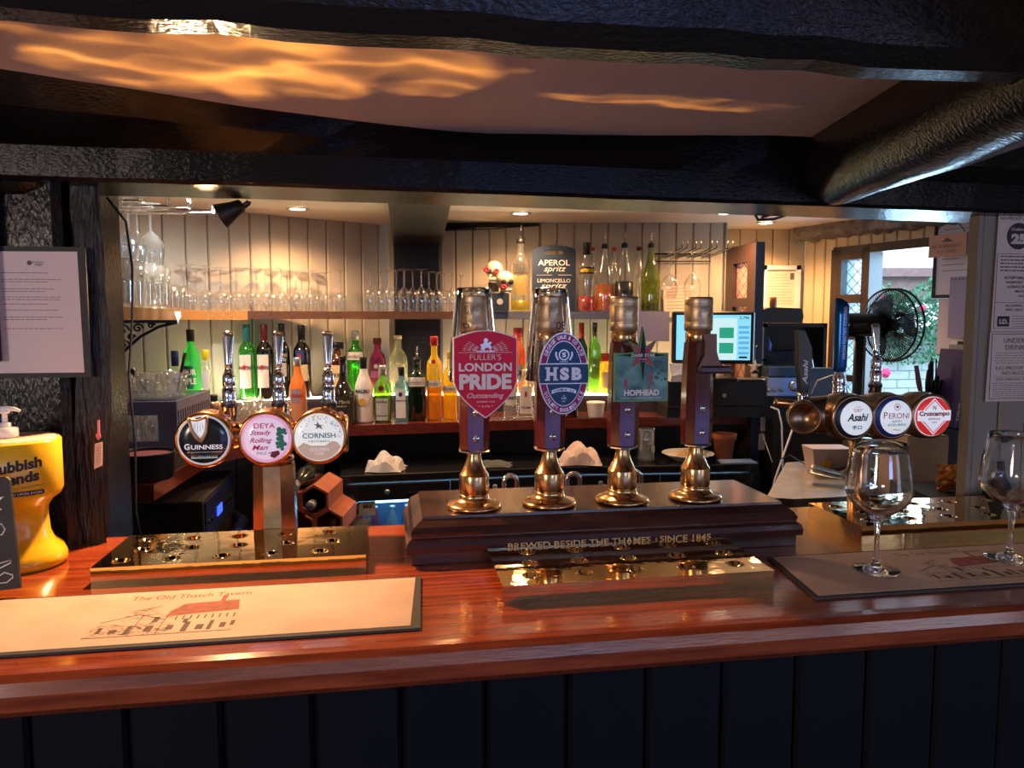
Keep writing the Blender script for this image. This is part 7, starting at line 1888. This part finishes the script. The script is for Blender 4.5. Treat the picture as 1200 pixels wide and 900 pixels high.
mb = MB(); mb.lathe([(.034, 0), (.036, .003), (.030, .03), (.016, .060), (.011, .075), (.011, .092), (0, .094)], 22); mb.build('body', BLACKM, T)
# fan
FN = thing('desk_fan', 'black caged desk fan facing the open window', 'fan', on(1010, 2.50, 0.0))
hub = at(1040, 381, 2.55)
ry = R(-71)
fx = Matrix.Translation(Vector((hub.x, hub.y, hub.z)) - Vector(FN.location)) @ Matrix.Rotation(ry, 4, 'Z') @ Matrix.Rotation(-PI / 2, 4, 'X')
def fp(x, y, z): return fx @ Vector((x, y, z))
rc_ = sz(42, 2.55)
mb = MB()
for r_, z_ in ((rc_, 0), (rc_, .03)): mb.tube([fp(r_ * math.cos(2 * PI * k / 40), r_ * math.sin(2 * PI * k / 40), z_) for k in range(40)], .0035, 6, closed=True)
mb.build('cage_rim', BLACK, FN)
mb = MB()
for k in range(84):
    a = 2 * PI * k / 84; c_, s_ = math.cos(a), math.sin(a)
    mb.tube([fp(.028 * c_, .028 * s_, -.028), fp(rc_ * .6 * c_, rc_ * .6 * s_, -.024), fp(rc_ * .93 * c_, rc_ * .93 * s_, -.010), fp(rc_ * c_, rc_ * s_, 0)], .0013, 4)
    mb.tube([fp(.028 * c_, .028 * s_, .058), fp(rc_ * .6 * c_, rc_ * .6 * s_, .054), fp(rc_ * .93 * c_, rc_ * .93 * s_, .040), fp(rc_ * c_, rc_ * s_, .03)], .0013, 4)
for r_ in (.05, .085): mb.tube([fp(r_ * math.cos(2 * PI * k / 30), r_ * math.sin(2 * PI * k / 30), -.026) for k in range(30)], .0011, 4, closed=True)
stuff(mb.build('cage_wires', BLACK, FN))
for k in range(3):
    mb = MB(); vs = []; fs = []
    for i in range(7):
        f = i / 6; r_ = .02 + f * (rc_ * .72)
        for e in (-1, 1):
            a = k * 2.094 + e * (.18 + .30 * math.sin(f * PI * .8)); vs.append(fp(r_ * math.cos(a), r_ * math.sin(a), .012 + e * .012))
    for i in range(6): fs.append((2 * i, 2 * i + 1, 2 * i + 3, 2 * i + 2))
    mb.add(vs, fs, True); o = mb.build('blade', thin('smoky_blade', (.35, .42, .48), .15, .5, .4, (.25, .35, .42)), FN); md = o.modifiers.new('t', 'SOLIDIFY'); md.thickness = .0015
mb = MB(); mb.lathe([(.012, -.20), (.034, -.196), (.040, -.18), (.042, -.12), (.038, -.05), (.028, -.028), (.022, -.026)], 28, fx); mb.build('motor_housing', mat('glossy_black', (.012, .012, .014), .15), FN)
mb = MB(); mb.lathe([(.022, 0), (.024, .03), (.016, .04)], 20, fx); mb.build('hub', BLACK, FN)
m_ = fp(0, 0, -.12); mb = MB(); mb.tube([(m_.x, m_.y, m_.z - .03), (m_.x, m_.y, 1.0)], .016, 12); mb.lathe([(.07, .952), (.07, .962), (.03, .98), (.018, 1.01)], 28, Matrix.Translation((m_.x, m_.y, 0))); mb.build('stand', BLACK, FN)
# knives, booklets and papers by the window
zk = zz(500, 2.45)
SC = thing('serving_ledge', 'dark ledge below the window behind the right font', 'ledge', on(1095, 2.47, 0))
mb = MB(); mb.box(-.10, .20, -.09, .12, .02, zk, bev=.004); mb.build('body', mat('dark_cabinet'), SC)
mb = MB(); mb.box(-.08, .18, -.07, .10, 0, .02); mb.build('foot', BLACKM, SC)
T = thing('knife_block', 'dark knife block with handles sticking up beside the window', 'knife block', on(1086, 2.50, zk + .001))
mb = MB(); mb.box(-.033, .033, -.03, .04, 0, .10, bev=.004); mb.build('block', mat('dark_block', (.03, .025, .03), .5), T)
for k, (x_, lx, h_, m_) in enumerate(((-.022, -.045, .20, 'pink'), (-.004, -.002, .185, 'b'), (.008, .006, .215, 'b'), (.020, .028, .165, 'b'), (.030, .045, .15, 'b'))):
    mm = mat('brown_handle', (.20, .10, .12), .5) if m_ == 'pink' else BLACK
    mb = MB(); mb.tube([(x_, 0, .095), ((x_ + lx) / 2, 0, .14), (lx, 0, h_)], [.006, .009, .007], 8); mb.build('knife_handle', mm, T)
mb = MB(); mb.tube([(-.006, -.01, .10), (-.008, -.01, .20), (.002, -.01, .225), (.016, -.01, .222), (.018, -.01, .15)], .0028, 6); mb.build('hanging_loop', BLACK, T)
T = thing('blue_tumbler', 'blue tinted ribbed glass beside the knife block', 'tumbler', on(1070, 2.44, zk + .001))
mb = MB(); mb.lathe([(0, .001), (.022, .001), (.028, .105), (.026, .105), (.0205, .006), (0, .006)], 20, cap=False); mb.build('glass', thin('blue_tint_glass', (.55, .72, .9), .15, .7), T)
for k, (px_, lab, mm, h_, tl) in enumerate(((1105, 'purple booklet leaning beside the knife block', mat('purple_cover', (.07, .04, .22), .4), .255, R(7)), (1114.5, 'pale folder leaning right of the purple booklet', mat('pale_folder', (.45, .42, .50), .5), .27, R(7)), (1124, 'black box file leaning against the right wall', BLACKM, .28, R(7)))):
    T = thing('booklet', lab, 'booklet', on(px_, 2.46 - .01 * k, zk + .004), rot=(0, tl, 0))
    mb = MB(); mb.box(-.006, .006 if k < 2 else .030, -.07, .08, 0, h_, bev=.001); mb.build('cover', mm, T)
    if k == 0:
        mb = MB(); vs_, fs_ = glyphs('DINE', 0.03); mb.add([(.000 + .008 * (b - .5), -.0712, .055 + a * .06) for a, b in vs_], fs_); mb.build('cover_lettering', LABW, T)
# papers on the right wall
def wallpaper(name, label, cat, p0, p1, y0, y1, m_, off=.012, frame=None, txt=None, th=.003):
    x0, x1 = along(p0), along(p1); d0 = wd(p0); dm = wd((p0 + p1) / 2)
    zt, zb = zz(y0, dm), zz(y1, dm)
    T = thing(name, label, cat, Matrix.Translation(RW.location) @ Matrix.Rotation(RWZ, 4, 'Z') @ Vector((x0, -off, zb)), RWZ)
    W_, H_ = x1 - x0, zt - zb
    mb = MB(); mb.box(0, W_, 0, th, 0, H_); mb.build('sheet', m_, T)
    if frame:
        mb = MB()
        for a_, b_, c_, e_ in ((-.014, W_ + .014, -.014, 0), (-.014, W_ + .014, H_, H_ + .014), (-.014, 0, 0, H_), (W_, W_ + .014, 0, H_)): mb.box(a_, b_, -.004, .010, c_, e_)
        mb.build('frame', frame, T)
    if txt:
        mb = MB(); txt(mb, W_, H_); mb.build('print', mat('grey_ink'), T)
    return T
LW = mat('lilac_paper', (.60, .58, .68), .8)
wallpaper('framed_notice', 'black framed white chart on the wall right of the window', 'picture frame', 1093, 1141, 252, 345, LW, .012, BLACKM, lambda m, W_, H_: lines(m, W_ * .15, W_ * .8, H_ * .9, H_ * .3, 9, -.001, .003, .4, random.Random(4)))
wallpaper('clip_frame', 'tall pale sheet in a thin black frame below the brown sign', 'picture frame', 1097, 1113, 350, 415, LW, .010, None, None)
T = wallpaper('hanging_sign', 'small pinkish brown sign hanging on cords from a nail', 'sign', 1089, 1132, 275, 301, mat('pink_brown_board', (.50, .27, .20), .6), .045, None,
    lambda m, W_, H_: (words(m, [('BED & BREAKFAST', W_ * .5, H_ * .40, W_ * .8, H_ * .16), ('Est 1652', W_ * .5, H_ * .18, W_ * .5, H_ * .14)], y=-.001), m.poly([(W_ * .35, H_ * .66), (W_ * .5, H_ * .86), (W_ * .65, H_ * .66)], -.001, 0)), th=.008)
W_ = along(1132) - along(1089)
mb = MB(); mb.tube([(.02, .004, sz(26, 3.2)), (W_ * .5, .012, sz(50, 3.2)), (W_ - .01, .004, sz(26, 3.2))], .002, 5); mb.build('cord', BLACK, T)
wallpaper('clear_sleeve', 'clear plastic document sleeve with a punched top edge', 'sleeve', 1111, 1142, 324, 396, mat('lavender_sleeve', (.30, .30, .48), .2), .020, None, lambda m, W_, H_: [m.poly(disc(.004, 8, W_ * (.1 + .13 * k), H_ * .96), -.001, 0) for k in range(6)])
wallpaper('notice', 'pale card pinned low on the wall under the sleeve', 'notice', 1112, 1142, 398, 412, PAPER, .010)

# cords, spot lamp, downlights
mb = MB(); mb.tube([bw(-.655 + .02, .61, 1.70), bw(-.610, .625, 1.66), bw(-.604, .63, 1.58), bw(-.608, .63, 1.48), bw(-.618, .63, 1.38), bw(-.612, .63, 1.25), bw(-.616, .63, 1.12), bw(-.60, .63, 1.0)], .0022, 6)
tag(mb.build('cord', BLACK), 'black cord hanging down the inner edge of the left post', 'cord')
mb = MB(); mb.tube([bw(.600, .60, 1.700), bw(.615, .612, 1.688), bw(.650, .612, 1.690), bw(.69, .612, 1.702), bw(.66, .606, 1.704), bw(.62, .606, 1.692)], .0028, 6)
tag(mb.build('cord', BLACK), 'black cord looped under the lintel at right', 'cord')
SL = thing('spot_lamp', 'dark bronze cone spot lamp fixed under the lintel at upper left', 'lamp', bw(-.418, .625, 1.688), 0)
SL.scale = (.68, .68, .68)
mb = MB(); Mx = Matrix.Rotation(A, 4, 'Z') @ Matrix.Rotation(R(-118), 4, 'Y')
mb.lathe([(.012, -.022), (.018, -.018), (.022, .005), (.034, .042), (.0345, .046), (.032, .044), (.020, .006), (.0, .0)], 30, Mx); mb.build('shade', mat('dark_bronze', (.05, .035, .025), .4, .7), SL)
mb = MB(); mb.tube([(.018, 0, .004), (.034, 0, .014), (.036, 0, .020)], .008, 8); mb.build('bracket', mat('dark_bronze'), SL)
for i_, (px, py, d) in enumerate(DOWN):
    p = at(px, py, d)
    T = thing('downlight', ['recessed glowing downlight over the left wall', 'recessed glowing downlight above the yellow bottle', 'recessed glowing downlight above the open door', 'recessed glowing downlight nearest the far wall'][i_], 'downlight', (p.x, p.y, 1.949), 0, 'recessed downlights')
    mb = MB(); mb.lathe([(.034, 0), (.046, -.001), (.048, -.005), (.036, -.007), (.032, -.004)], 28, cap=False); mb.build('trim_ring', STEEL, T)
    mb = MB(); mb.lathe([(.032, -.002), (.030, -.0045), (0, -.0055)], 24); mb.build('bulb_face', BULB, T)
